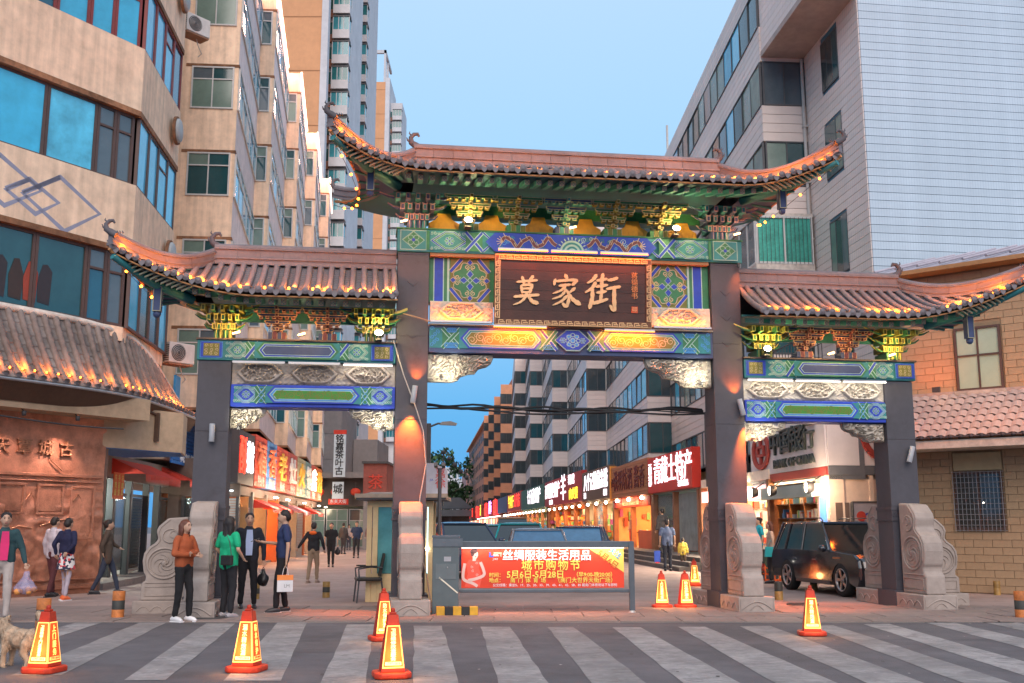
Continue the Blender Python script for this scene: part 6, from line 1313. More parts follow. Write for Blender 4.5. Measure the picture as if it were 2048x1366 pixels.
# ------------------------------------------------------------------ glass booth by the pillar, with roof and light box
gold = mat('gold_anodised', (.66, .48, .25), .45, .1, 10, metal=.1)
bo = thing('glass_booth', 'small gold framed glass booth with a flat roof behind the tall pillar', 'booth', (-2.27, 21.75, 0), 0); q = B()
for x in (-.62, -.50, .50, .62): q.box(x-.05, x+.05, -.05, .03, 0, 2.0, gold); q.box(x-.03, x+.03, 1.0, 1.06, 0, 2.0, gold)
q.box(-.65, .65, -.055, .03, 1.88, 2.0, gold); q.box(-.65, .65, -.03, .03, 0, .55, gold); q.build('frame', bo)
q = B(); q.box(-.48, .48, .0, .01, .56, 1.9, mat('booth_glass', (.08, .26, .26), .1, .35, 2, spec=.8)); q.build('pane', bo); q = B(); q.box(.53, .60, -.02, .0, .56, 1.9, glow('booth_neon', (.5, .9, 1), 1.8)); q.ball((.56, -.06, 1.05), .03, glow('booth_spark', (1, .95, .8), 30), 8); q.box(-.6, .6, .95, 1.0, 0, 1.95, dk); q.build('light_strip', bo)
q = B(); q.box(-.85, .95, -.4, 1.4, 2.02, 2.10, dk); q.faces([(-.88, -.42, 2.10), (.98, -.42, 2.10), (.85, 1.2, 2.22), (-.75, 1.2, 2.22)], [(0, 1, 2, 3)], mat('booth_roof_sheet', (.5, .38, .28), .6, .3)); q.box(-.88, .98, -.42, -.40, 2.06, 2.14, MATS['booth_roof_sheet']); q.build('roof', bo); lamp('POINT', bo, (.3, -.25, 1.2), 2.5, (.7, .9, 1), .05)
bs2 = thing('box_sign', 'small white box sign with red characters on the glass booth roof', 'sign', (-1.53, 21.6, 2.14), 0); q = B(); q.prism([(-.22, 0), (.22, 0), (.22, .48), (-.05, .62), (-.22, .62)], -.06, .06, mat('sign_lilac_white', (.70, .66, .70), .5)); q.build('sign_board', bs2); text('嘉\n徐', .22, mat('letter_red', (.75, .05, .03), .5), bs2, (.08, -.065, .30), ext=.003); text('JIA', .06, MATS['print_blue'], bs2, (-.1, -.065, .28), ext=.002)
sl = thing('street_lamp', 'slim street lamp with one arm showing against the sky beside the tall pillar', 'street lamp', (-2.3, 29.2, 0)); q = B(); q.tube([(0, 0, 0), (0, 0, 4.3)], .06, dk, 8); q.tube([(0, 0, 4.2), (.25, 0, 4.30), (.5, 0, 4.28)], .03, dk, 6); q.build('pole', sl); q = B(); q.prism([(.3, 4.26), (.36, 4.34), (.6, 4.36), (.78, 4.30), (.74, 4.24)], -.07, .07, mat('lamp_grey', (.25, .24, .23), .5)); q.build('lamp_head', sl)
# ornamental finials with wires near the camera pole
fin = thing('finial_string', 'ornate dark finials and wires descending beside the street lamp', 'ornament', (-1.75, 27, 0)); q = B()
for k in range(5): x = .15*k; z = 3.35-.16*k; q.ball((x, 0, z), .06, dk, 6); q.tube([(x, 0, z), (x+.07, 0, z+.08), (x+.16, 0, z-.16)], .015, dk, 4)
q.tube([(0, 0, 3.4), (0, 0, 2.0)], .02, dk, 5); q.build('finial_row', fin)
# ------------------------------------------------------------------ shops on the far side
step_m = mat('dark_step_stone', (.12, .105, .10), .75, .3, 5, .2)
for k in range(3): q = B(); q.prism([street(8.5+.35*k, 36), street(8.5+.35*k, 66), street(10.6, 66), street(10.6, 36)], .0+.15*k, .15*(k+1), step_m, 'z'); o = q.build('step', None if k == 0 else st0); st0 = o if k == 0 else st0
tag(st0, 'three dark stone steps in front of the lit shops behind the banner', 'steps')
goodsc = [(.6, .08, .04), (.75, .5, .12), (.2, .45, .15), (.65, .6, .5), (.1, .25, .45), (.7, .25, .05), (.55, .1, .3)]
GM = [mat('stock_%d' % i, c_, .5, .1) for i, c_ in enumerate(goodsc)]
def shop(Y0, Y1, label, room, light, e, L=10.5, zf=.45, zc=2.9, posts=3, bay=(), shelves=True, seed=1, depth=4, pm=None, tubes=True):
    random.seed(seed); t = srt('shopfront', label, 'shopfront', L, Y0); w = Y1-Y0; rm = mat('room_%d' % seed, room, .7, .15, 3); pm = pm or mat('post_wood', (.32, .12, .05), .5, .2)
    q = B(); q.box(0, w, -depth-.1, -depth, 0, zc+.2, rm); q.box(0, w, -depth, .1, zc, zc+.3, rm); q.box(0, w, -depth, .0, zf-.4, zf, floor_t); q.box(-.1, 0, -depth, 0, 0, zc, rm); q.box(w, w+.1, -depth, 0, 0, zc, rm); q.build('room', t)
    if shelves:
        q = B(); 
        for z in [zf+.1+.38*k for k in range(6)]: q.box(.2, w-.2, -depth+.05, -depth+.45, z, z+.03, wood)
        q.build('shelf', t); q = B()
        for k in range(int(w*26)):
            z = zf+.13+.38*random.randint(0, 5); x = random.uniform(.2, w-.4); ww = random.uniform(.08, .25); q.box(x, x+ww, -depth+.1, -depth+.42, z, z+random.uniform(.12, .30), random.choice(GM))
        for k in range(int(w*5)): x = random.uniform(.3, w-.5); y = random.uniform(-1.5, -.8); q.box(x, x+.25, y, y+.3, zf+.7, zf+.7+random.uniform(.1, .25), random.choice(GM))
        for k in range(int(w*9)):   # racks of stock near the doors
            x = random.uniform(.2, w-.6); y = random.uniform(-.75, -.35); z = zf+random.choice((.1, .45, .8, 1.15, 1.5)); q.box(x, x+random.uniform(.15, .4), y, y+.2, z, z+random.uniform(.15, .33), random.choice(GM))
        for k in range(int(w*3)):
            y = random.uniform(-depth+.5, -.3); z = zf+.1+.38*random.randint(0, 5); q.box(w-.3, w-.02, y, y+random.uniform(.15, .4), z, z+random.uniform(.15, .33), random.choice(GM))
        q.build('goods', t, kind='stuff'); q = B(); q.box(.3, w*.6, -1.6, -.7, zf, zf+.7, mat('counter_wood', (.35, .16, .07), .5, .2)); q.build('counter', t)
    for i in range(posts+1): x = i*w/posts; q = B(); q.box(x-.12, x+.12, -.1, .14, zf-.1, zc, pm); q.build('door_post', t)
    for (a, c, m_) in bay: q = B(); q.box(a*w, c*w, -.02, .02, zf+.1, zc-.1, m_); q.build('window_pane', t)
    lamp('AREA', t, (w/2, -depth*.45, zc-.05), e, light, w*.8, sizey=1.5, target=(w/2, -depth*.45, 0))
    if tubes:
        q = B()
        for k in range(max(1, int(w/3))): x = (k+.5)*w/max(1, int(w/3)); q.ball((x, .25, zc-.08), .09, glow('hot_bulb', (1, .88, .65), 14), 8)
        q.build('lamp_bulb', t); lamp('AREA', t, (w/2, .35, zc-.1), e*.35, light, w*.8, sizey=.2, target=(w/2, 1.5, 0))
    return t
WL = (1, .72, .42); OL = (1, .50, .20)
shop(58.9, 69.0, 'brightly lit white and cream shop between the orange clothes shop and the noodle shop', (.65, .52, .38), WL, 420, seed=2, bay=((.35, .64, mat('clear_pane', (.4, .4, .38), .1, .1, alpha=.25)),))
shop(69.2, 90, 'yellow topped food shop and orange doorway hung with bright clothes', (.6, .25, .10), OL, 750, seed=3, posts=4)
shop(91, 113, 'green signed shop with glass front down the street', (.35, .40, .25), WL, 700, seed=4, posts=5); shop(113.5, 140, 'red signed shop farther down the street', (.6, .2, .12), OL, 800, seed=5, posts=5)
ns = shop(48.9, 58.7, 'orange lit eating place with two glass doors, behind the end of the banner', (.72, .36, .14), OL, 420, seed=6, posts=2, shelves=False)
q = B(); q.box(1.0, 3.0, -2.4, -1.4, .45, 1.15, mat('white_counter', (.8, .75, .7), .5)); q.box(5.5, 7.5, -3, -2, 1.1, 1.15, wood); q.box(6.3, 6.6, -2.6, -2.3, .45, 1.1, wood); q.build('counter', ns)
q = B(); q.box(1.5, 3.2, -3.8, -3.75, 2.0, 2.6, glow('menu_board', (1, .35, .3), 2)); q.box(6.6, 8.6, -3.8, -3.75, 2.0, 2.6, MATS['menu_board']); q.build('menu_screen', ns); random.seed(44); q = B()
for k in range(16): x = .4+k*.58; z = random.uniform(1.1, 2.2); q.box(x, x+random.uniform(.2, .42), -3.9, -3.86, z, z+random.uniform(.2, .5), random.choice(GM))
for k in range(14): y = -3.6+k*.25; z = random.uniform(1.0, 2.0); q.box(9.66, 9.7, y, y+.18, z, z+random.uniform(.2, .5), random.choice(GM))
q.build('wall_poster', ns, kind='stuff'); q = B()
for k in range(5): x = 1+1.7*k; q.box(x, x+.8, -1.3, -.7, 1.15, 1.19, wood); q.box(x+.3, x+.5, -1.1, -.9, .45, 1.15, dk); q.ball((x+.4, -1.0, 1.25), .07, GM[k % 7], 6)
for k in range(4): q.ball((1.2+2.4*k, -1.8, 2.5), .12, MATS['hot_bulb'], 8)
q.build('table_setting', ns, kind='stuff'); q = B(); q.box(.2, 9.6, -.12, .16, 2.45, 2.9, mat('red_valance', (.6, .05, .03), .6)); q.build('valance', ns); text('欢迎光临 清真饮食 拉面', .42, glow('valance_letter', (1, .16, .08), 1.6), ns, (4.9, .18, 2.68), rz=pi, ext=.01)
shop(40.6, 48.6, 'dim shop with dark door and brown framed window next to the tall pillar', (.20, .26, .26), (.8, 1, .95), 110, seed=7, posts=2, tubes=False, bay=((.02, .44, mat('pale_pane', (.22, .30, .31), .1, .3, 2)), (.56, .94, mat('dark_pane', (.05, .06, .06), .08, .2, alpha=.6))), pm=mat('brown_post', (.26, .10, .05), .5, .2))
q = B(); q.box(.2, 3.5, .0, .06, .3, 1.3, mat('red_brown_board', (.45, .10, .05), .6)); q.build('stall_riser', bpy.data.objects['shopfront.006'] if 'shopfront.006' in bpy.data.objects else None)
cs = shop(32.25, 40.2, 'bright sweet shop crowded with goods beside the bank', (.9, .75, .6), (1, .85, .62), 520, seed=9, zf=.15, posts=2, depth=2.6)
q = B(); q.box(.2, 7.7, .12, .16, 2.35, 2.75, glow('pink_lit_strip', (1, .42, .40), 1.1)); q.build('lit_valance', cs)
# counters and stool outside the sweet shop
q = B(); q.prism([street(9.3, 30.8), street(9.3, 36), street(10.1, 36), street(10.1, 30.8)], 0, .25, mat('white_step', (.6, .55, .5), .7), 'z'); tag(q.build('step'), 'low pale step in front of the sweet shop by the bank', 'step')
ct = srt('display_counter', 'dark green display counter with goods at the sweet shop door', 'counter', 9.9, 30.4); q = B(); q.box(0, 2.2, -.3, .3, .25, .85, mat('dark_green_board', (.05, .08, .06), .6)); q.box(-.05, 2.25, -.35, .35, .85, .9, mat('cloth_white', (.7, .66, .6), .7)); q.box(0, 2.2, .3, .32, .25, .45, redaw); q.build('body', ct); q = B(); random.seed(3)
for k in range(24): x = random.random()*2; q.box(x, x+.15, -.25+random.random()*.4, .3, .9, .9+random.uniform(.04, .14), random.choice(GM))
q.build('goods', ct, kind='stuff')
# signs over them
def sign(Y0, Y1, z0, z1, col, label, texts, L=10.5, out=.35, slats=0, lit=None, edge=None):
    t = srt('shop_sign', label, 'shop sign', L, Y0, 'signs over the street shops'); w = Y1-Y0; q = B(); m_ = lit or mat('sb_%d' % int(Y0), col, .5, .12, 3)
    if slats:
        for k in range(slats): q.box(0, w, 0, out, z0+(z1-z0)*k/slats, z0+(z1-z0)*(k+.9)/slats, m_)
    else: q.box(0, w, 0, out, z0, z1, m_)
    if edge: q.box(w-.15, w+.02, 0, out+.08, z0-.1, z1+.1, edge)
    q.build('sign_board', t)
    for (s_, size, m2, x, z, sx) in texts: text(s_, size, m2, t, (x, out+.02, z), rz=pi, ext=.015, bold=.002, sx=sx)
    return t
LWH = glow('letter_white', (1, .90, .98), 1.15); LYE = glow('letter_yellow', (1, .70, .05), 1.1); LRD = glow('letter_red_glow', (1, .05, .03), 1.3); LMA = mat('letter_maroon', (.12, .015, .015), .5)
sg_ = sign(40.5, 48.55, 2.95, 4.50, (.62, .035, .02), 'red shop sign with five large lit white characters next to the tall pillar', (('青藏土特产', 1.20, LWH, 3.3, 3.78, 1.15), ('西\n部', .55, LWH, 7.5, 3.72, 1.1), ('清真食品', .26, LWH, 1.4, 3.16, 1.6)))
sign(48.65, 58.3, 2.95, 4.62, (.42, .17, .07), 'brown slatted sign with dark raised characters', (('洗明坊酒 酱香', 1.15, LMA, 4.6, 3.75, 1.12), ('西宁', .5, LMA, 8.9, 3.75, 1)), slats=10, edge=mat('orange_post', (.7, .28, .05), .5))
sign(58.7, 69.0, 3.05, 4.85, (.13, .075, .045), 'dark brown sign with white brush style characters', (('八个记糖煎金城', 1.15, LWH, 5.0, 4.1, 1.10), ('老字号', .4, LWH, 1.4, 3.35, 1), ('清真', .4, LWH, 9.0, 3.35, 1)))
sign(69.1, 90.6, 3.1, 5.1, (.45, .03, .03), 'dark red sign with white characters and a lit yellow and green block', (('西域特色特产', 1.3, LWH, 16.2, 4.2, 1.25), ('羊', 2.0, LWH, 9.3, 4.15, 1.6), ('肉夹馍', .85, LYE, 4.0, 3.65, 1.7), ('羊汤 馆', .75, LWH, 5.0, 4.65, 1.3), ('手工制作', .4, LWH, 17, 3.35, 1.5)))
sign(90.9, 113, 3.1, 5.1, (.03, .13, .08), 'dark green sign with white characters', (('七千百藏土特产', 1.5, LWH, 9, 4.15, 1.15),))
sign(113.3, 132, 3.2, 5.2, (.6, .04, .02), 'red sign with yellow and red lit characters down the street', (('牛肉干', 1.6, LYE, 13, 4.2, 1.7), ('土产店', 1.6, LRD, 5, 4.2, 1.5)))
sign(132.5, 150, 3.2, 5.2, (.06, .08, .2), 'slate blue sign far down the street', ())
for k, (Y, c_, s_) in enumerate(((152, LRD, '百货'), (163, glow('letter_violet', (.6, .3, 1), 2.5), '超市'), (175, LRD, '土产'), (192, LYE, '酒'), (206, LRD, '药店'), (226, LRD, '面'), (250, glow('letter_cyan', (.4, .8, 1), 3), '厅'), (275, LRD, '牛'))):
    sign(Y, Y+8, 3.1, 5.2, (.4, .03, .03), ('red glowing sign right after the slate blue one down the street', 'small violet lettered sign far down the street', 'red lit sign just past the violet lettered one', 'yellow lettered small sign far down the street', 'red sign just past the small yellow lettered one', 'red lettered dark sign near the end of the street', 'small cyan lettered sign near the end of the street', 'farthest small red sign on the street')[k], ((s_, 2.2, c_, 4, 4.2, 1.6),), lit=glow('far_sign_red', (.8, .03, .03), .8) if k % 2 == 0 else None)
fs = srt('shopfront', 'run of small lit shopfronts far down the street', 'shopfront', 10.5, 141); q = B(); q.box(0, 150, -.1, .0, 0, 3.0, mat('far_shop_wall', (.35, .15, .1), .7)); q.build('wall', fs); random.seed(4)
for k in range(24): x = 2+k*6; q = B(); q.box(x, x+3.4, .01, .04, .4, 2.6, glow('far_shop_glow_%d' % (k % 3), ((1, .5, .25), (1, .75, .5), (1, .25, .15))[k % 3], 1.3)); q.build('lit_window', fs)
q = B(); q.box(0, 60, .6, .7, 2.75, 2.85, glow('far_led_line', (1, .9, .8), 4)); q.build('light_line', fs)
# orange neon sign beside the bank
on = sign(34.5, 38.5, 2.9, 5.6, (.035, .03, .035), 'dark sign with orange neon characters squeezed between the pillar and the bank', (('酒', 1.5, glow('neon_orange', (1, .28, .04), 5), 2.2, 4.75, 1.3), ('行', 1.1, MATS['neon_orange'], 2.2, 3.9, 1.0), ('烟酒', .5, glow('neon_ice', (.8, 1, 1), 4), 2.2, 3.18, 1.6)))
# ------------------------------------------------------------------ the bank
BP = street(10.5, 27.7); bk = thing('bank_building', 'white fronted corner bank with a round red logo and dark raised lettering', 'building', (*BP, 0), SA)
bwh = mat('bank_white_panel', (.80, .74, .73), .45, .08, 2); bdk = mat('dark_grey_panel', (.14, .15, .17), .5); brd = mat('bank_red', (.36, .05, .04), .5, .1); bwa = mat('bank_peach_wall', (.74, .56, .44), .6, .1)
br = radians(8)-SA
for k in range(4): q = B(); q.box(.002+k*1.6, min(6.5, 1.6*(k+1))-.012, 0, .05, 3.05, 5.75, bwh); q.build('fascia_panel', bk)
q = B(); q.box(0, 4.6, -.02, .05, 2.82, 3.04, brd); q.box(4.6, 6.5, -.02, .05, 2.82, 3.04, bdk); q.box(0, 6.5, -1, -.02, 2.7, 5.7, bdk); q.build('fascia_base', bk)
fr_ = bpy.data.objects.new('side_wing', None); COL.objects.link(fr_); fr_.parent = bk; fr_.rotation_euler = (0, 0, br)
for k in range(3): q = B(); q.box(.002+k*1.3, min(3.4, 1.3*(k+1))-.012, -.05, 0, 3.06, 5.75, bwh); q.build('fascia_panel', fr_)
q = B(); q.box(0, 3.4, -.055, 0, 2.82, 3.055, bdk); q.box(.3, 3.4, 0, 2, 2.7, 5.7, bdk); q.box(.03, 3.4, .0, .3, 0, 2.82, bwa); q.box(.8, 3.4, .3, 3, 0, 2.8, bwa); q.build('fascia_base', fr_)
# roof terrace railing
q = B()
for k in range(26): q.tube([(k*.26, .0, 5.75), (k*.26, 0, 6.7)], .014, dk, 4)
q.tube([(0, 0, 6.7), (6.5, 0, 6.7)], .02, dk, 5); q.tube([(0, 0, 6.3), (6.5, 0, 6.3)], .014, dk, 5); q.build('roof_railing', bk)
def ringlogo(par, x, y, z, r, s, sx=1):
    q = B(); n = 28; yy = (y, y+s*.08); lo, hi = min(yy), max(yy)
    def R_(a, b_, m_):
        o_ = [(x+sx*a*cos(2*pi*i/n), z+a*sin(2*pi*i/n)) for i in range(n)]; i_ = [(x+sx*b_*cos(2*pi*i/n), z+b_*sin(2*pi*i/n)) for i in range(n)]
        for i in range(n):
            j = (i+1) % n; q.faces([(o_[i][0], lo, o_[i][1]), (o_[j][0], lo, o_[j][1]), (i_[j][0], lo, i_[j][1]), (i_[i][0], lo, i_[i][1]), (o_[i][0], hi, o_[i][1]), (o_[j][0], hi, o_[j][1]), (i_[j][0], hi, i_[j][1]), (i_[i][0], hi, i_[i][1])], [(0, 1, 2, 3), (7, 6, 5, 4), (0, 4, 5, 1), (3, 2, 6, 7)], m_)
    R_(r, r*.78, brd)
    q.box(x-sx*r*.42, x+sx*r*.42, lo, hi, z+r*.16, z+r*.30, brd); q.box(x-sx*r*.42, x+sx*r*.42, lo, hi, z-r*.30, z-r*.16, brd); q.box(x-sx*r*.42, x-sx*r*.28, lo, hi, z-r*.16, z+r*.16, brd); q.box(x+sx*r*.28, x+sx*r*.42, lo, hi, z-r*.16, z+r*.16, brd)
    q.box(x-sx*r*.08, x+sx*r*.08, lo, hi, z+r*.30, z+r*.78, brd); q.box(x-sx*r*.08, x+sx*r*.08, lo, hi, z-r*.78, z-r*.30, brd); return q.build('round_logo', par)
ringlogo(bk, 5.2, .06, 3.78, .56, 1, 1.45); ringlogo(fr_, 1.62, -.06, 3.86, .72, -1)
ltr = mat('letter_dark_green_grey', (.035, .05, .05), .4)
for i, ch in enumerate('中国银行'): text(ch, .80, ltr, bk, (3.86-.92*i, .10, 3.88), rz=pi, ext=.03, bold=.006, sx=1.25, name='raised_character')
text('BANK OF CHINA', .36, ltr, bk, (2.36, .10, 3.29), rz=pi, ext=.025, bold=.004, sx=1.22)
# under the fascia: signboard, wooden cabinets, poster, lamps
q = B(); q.box(.6, 4.9, .0, .25, 2.28, 2.62, mat('pale_green_board', (.32, .40, .38), .5)); q.build('sign_board', bk)
q = B(); q.box(.9, 4.6, -.5, -.4, .1, 2.3, mat('cabinet_wood', (.42, .16, .05), .5, .2)); q.box(0, 4.5, -1.2, -1.1, 0, 2.8, bwa); q.box(0, .9, -.4, -.0, 0, 2.8, bwa); q.build('rear_wall', bk); q = B()
for z in (.5, .9, 1.3, 1.7, 2.1): q.box(.95, 4.5, -.4, -.1, z, z+.03, wood)
for x in (.95, 2.1, 3.3, 4.45): q.box(x, x+.05, -.4, -.08, .1, 2.3, MATS['cabinet_wood'])
q.build('shelf', bk); q = B(); random.seed(31)
for k in range(110): x = random.uniform(1, 4.4); z = random.choice((.53, .93, 1.33, 1.73, 2.13)); q.box(x, x+.08, -.35, -.15, z, z+random.uniform(.1, .26), random.choice(GM+[mat('jar_white', (.8, .75, .7), .3)]*3))
q.build('goods', bk, kind='stuff'); q = B(); q.box(.22, .62, .01, .04, .9, 2.25, glow('poster_blue', (.10, .28, .75), .8)); q.box(.25, .59, .045, .05, 1.0, 1.35, glow('poster_red', (.9, .2, .15), .8)); q.build('poster', bk)
lamp('AREA', bk, (2.6, -.1, 2.75), 240, (1, .58, .28), 3.5, sizey=.3, target=(2.6, .2, 0)); lamp('POINT', bk, (.2, .35, 2.45), 60, (1, .7, .45), .05); lamp('POINT', bk, (-.35, .45, 2.45), 45, (1, .7, .45), .05)
for k, (x, y) in enumerate(((4.7, .5), (3.0, .5), (.15, .45))):
    t = thing('projector_lamp', ('big round projector lamp over the shelves, farthest from the bank corner', 'small projector lamp with warm lens under the bank fascia', 'twin projector lamp at the bank corner')[k], 'lamp', (*(Vector((*BP, 0))+Matrix.Rotation(SA, 3, 'Z') @ Vector((x, y, 0))).to_2d(), 2.5), SA); q = B(); q.lathe([(0, -.1), (.12, -.08), (.17, .05), (.15, .12)], dk, axis='y', n=14); q.lathe([(0, .10), (.13, .10)], glow('projector_lens', (1, .85, .6), 14), axis='y', n=14); q.tube([(0, 0, .1), (0, -.3, .3)], .02, dk, 5); q.build('lamp_head', t)
q = B(); q.box(.15, .52, -.02, .0, .1, 2.1, mat('dark_door', (.16, .11, .09), .5)); q.build('door', fr_)
atm = bpy.data.objects.new('notice_board', None); COL.objects.link(atm); atm.parent = fr_; q = B(); q.box(.58, 1.5, -.14, -.06, 1.15, 2.1, mat('light_box', (.42, .38, .40), .4)); q.build('panel', atm); q = B(); q.box(1.5, 1.53, -.16, -.05, 1.12, 2.12, dk); q.box(.55, .58, -.16, -.05, 1.12, 2.12, dk); q.box(.58, 1.5, -.16, -.05, 2.1, 2.13, dk); q.build('frame', atm)
text('24', .46, mat('atm_blue', (.05, .08, .35), .5), atm, (1.1, -.15, 1.66), ext=.002); q = B(); q.prism([(.78+.13*cos(i*pi/8), 1.75+.13*sin(i*pi/8)) for i in range(16)], -.15, -.142, mat('atm_red', (.6, .06, .04), .5)); q.build('red_spot', atm); text('自助', .26, MATS['atm_blue'], atm, (1.05, -.15, 1.32), ext=.002)
# ------------------------------------------------------------------ beige brick building
GX = (9.9, 25.0); grz = radians(-39.5); bb_ = thing('brick_building', 'beige brick building with barred window and tiled pent roof at the edge of the photo', 'building', (*GX, 0), grz)
brk = mat('beige_brick', (.42, .285, .17), .8, .09, 9, .3, bscale=60); mort = mat('mortar', (.28, .19, .115), .9, .2); q = B()
q.box(-.9, 6.5, .0, 5, 0, 7.45, mort); core = q.build('wall', bb_)
ops = [(.72, 1.75, 4.58, 6.1), (.50, 1.55, 1.42, 3.16)]
me = B(); me.box(0, .398, -.022, -.002, 0, .158, brk); me = me.mesh('brick'); stf = B(); nbk = 0
rows = [(abs(r*.168-3.5), r) for r in range(44)]
for _, r in sorted(rows):
    z = .02+r*.168
    for c in range(-3, 16):
        x = c*.41+(.205 if r % 2 else 0)
        if x < -.9 or x > 6: continue
        cut = [o_ for o_ in ops if z+.16 > o_[2] and z < o_[3] and x+.4 > o_[0] and x < o_[1]]
        if cut:
            for a_, b_ in ((x, min(x+.398, cut[0][0]-.03)), (max(x, cut[0][1]+.03), x+.398)):
                if b_-a_ > .03: stf.box(a_, b_, -.022, -.002, z, z+.158, brk)
            continue
        if x < 2.4 and nbk < 298: inst(me, 'brick', core, (x, 0, z)); nbk += 1
        else: stf.box(x, x+.398, -.022, -.002, z, z+.158, brk)
stf.build('brick_courses', core, kind='stuff')
win(bb_, (1.235, -.02, 4.60), 0, 1.02, 1.48, 2, .55, balu, [mat('milky_green_pane', (.40, .50, .38), .15, .12, 2)], t=.05)
q = B(); q.box(.68, 1.80, -.14, .0, 4.50, 4.58, MATS['stained_white']); q.build('window_sill', bb_)
win(bb_, (1.02, -.02, 1.42), 0, 1.04, 1.30, 2, 0, balu, [mat('shop_reflection_pane', (.06, .06, .055), .06, .4, 3, spec=.9)], t=.05); q = B(); q.box(.50, 1.55, -.06, .0, 2.76, 3.16, mat('beige_board', (.42, .33, .19), .7)); q.build('blank_panel', bb_)
q = B(); 
for k in range(13): q.tube([(.48+k*.088, -.12, 1.38), (.48+k*.088, -.12, 2.74)], .006, alu, 4)
for k in range(12): q.tube([(.46, -.125, 1.4+k*.12), (1.6, -.125, 1.4+k*.12)], .006, alu, 4)
q.build('window_grille', bb_); q = B(); q.box(.95, 1.35, -.021, -.018, 2.25, 2.5, glow('mirrored_sign', (1, .25, .06), 1.6)); q.ball((.85, -.03, 2.0), .02, glow('mirror_bulb', (1, .95, .8), 8), 6); q.ball((1.1, -.03, 2.02), .02, MATS['mirror_bulb'], 6); q.build('painted_reflection', bb_)  # glowing sign and bulbs drawn on the pane as a painted reflection
# pent roof with pantiles, a tile at a time
pr = bpy.data.objects.new('pent_roof', None); COL.objects.link(pr); pr.parent = bb_; pt = mat('pale_pantile', (.40, .31, .28), .6, .2, 8, .2)
me = B(); n = 6; me.grid(lambda u, w: (-.11+.22*u, -.0-.175*w, .040*sin(pi*u)-.145*w), 6, 1, pt); me.face([(-.11, -.175, -.145), (.11, -.175, -.145), (.11, -.175, -.17), (-.11, -.175, -.17)], tiled); me = me.mesh('tile')
for r in range(7):
    for c in range(29): inst(me, 'tile', pr, (-.35-.04*r+c*.218+.1, -.05-.16*r, 4.55-.155*r))
q = B(); q.faces([(-.55, .0, 4.50), (6.2, 0, 4.50), (6.2, -1.16, 3.42), (-.9, -1.16, 3.42)], [(0, 1, 2, 3)], wood); q.box(-.85, 6.2, -1.12, .0, 3.22, 3.40, MATS['stained_white']); q.box(-.5, 6.2, -.1, 0, 4.52, 4.60, pt); q.build('roof_deck', pr)
q = B()
for c in range(31): q.lathe([(.0, -.02), (.035, -.02), (.045, .02)], tiled, c=(-.7+c*.218, -1.17, 3.47), axis='y', n=8)
q.build('tile_end', pr, kind='stuff')
# main roof seen edge on, with a lit orange ridge line
mr_ = bpy.data.objects.new('main_roof', None); COL.objects.link(mr_); mr_.parent = bb_; q = B(); q.prism([(-.9, 7.45), (6.5, 7.45), (6.5, 7.55), (-1.2, 7.55)], -.5, 0, MATS['ochre_wood']); q.faces([(-1.2, -.5, 7.55), (6.5, -.5, 7.55), (6.5, 1.6, 8.25), (-.2, 1.6, 8.25)], [(0, 1, 2, 3)], mat('lilac_roof_sheet', (.40, .37, .42), .6, .15)); q.build('roof_deck', mr_)
for k in range(14): q = B(); q.tube([(-.9+k*.52, -.52, 7.62), (-.1+k*.49, 1.6, 8.27)], .035, MATS['lilac_roof_sheet'], 6); q.build('roof_rib', mr_)
lamp('SPOT', bb_, (.25, -1.0, 4.75), 26, ORANGE, .05, spot=radians(100), blend=1, target=(.2, .0, 5.4)); lamp('AREA', bb_, (2.2, -1.9, 4.3), 16, (1, .28, .05), 3.5, sizey=.1, target=(2.2, -.5, 4.2)); lamp('POINT', bb_, (-.6, -1.5, 3.9), 14, ORANGE, .05)
t = thing('wall_light', 'small orange floodlight on the end of the brick building pent roof', 'light', (GX[0]-.1, GX[1]-.8, 4.6), grz); q = B(); q.box(-.08, .08, -.05, .05, -.06, .06, dk); q.box(-.06, .06, .05, .055, -.04, .04, glow('amber_lens', (1, .55, .2), 12)); q.build('lamp_body', t)
# ------------------------------------------------------------------ wires
cab_ = mat('black_cable', (.02, .02, .022), .6)
def wire(name, label, pts, r, m=None): q = B(); q.tube(pts, r, m or cab_, 6); o = q.build(name); tag(o, label, 'cable')
for k in range(4):
    P = [gw(-2.7+5.5*i/24, .75+.05*k, 3.70+.035*k-.05*sin(pi*i/24)+.03*sin(i*(.5+.2*k)+k)) for i in range(25)]
    wire('overhead_cable', ('thick black cable crossing behind the gateway, uppermost of the bundle', 'black cable crossing behind the gateway, second of the bundle', 'thin black cable looping under the bundle behind the gateway', 'lowest black cable of the bundle behind the gateway')[k], P, (.022, .03, .012, .02)[3-k])
wire('loose_wire', 'pale loose wire dangling down the face of the tall pillar to the barrier cabinet', [gw(u, v, z) for u, v, z in ((-3.35, -.1, 4.85), (-3.15, -.12, 4.2), (-2.95, -.12, 3.7), (-2.78, -.1, 3.2), (-2.72, -.08, 2.6), (-2.82, -.08, 2.0), (-2.86, -.08, 1.2), (-2.7, -.2, .7), (-2.6, -.3, .1))], .011, mat('pale_wire', (.45, .42, .38), .6))
wire('loose_wire', 'brown loose wire looping across the top of the tall pillar', [gw(u, -.12, z) for u, z in ((-3.9, 4.95), (-3.6, 5.25), (-3.3, 5.38), (-2.95, 5.3), (-2.68, 5.22))], .012, mat('brown_wire', (.3, .2, .12), .6))
wire('hanging_cable', 'thin dark cable hanging down beside the tall pillar against the sky', [(-2.1, 25, 5.3), (-2.09, 25, 4.2), (-2.1, 25, 2.4)], .018)
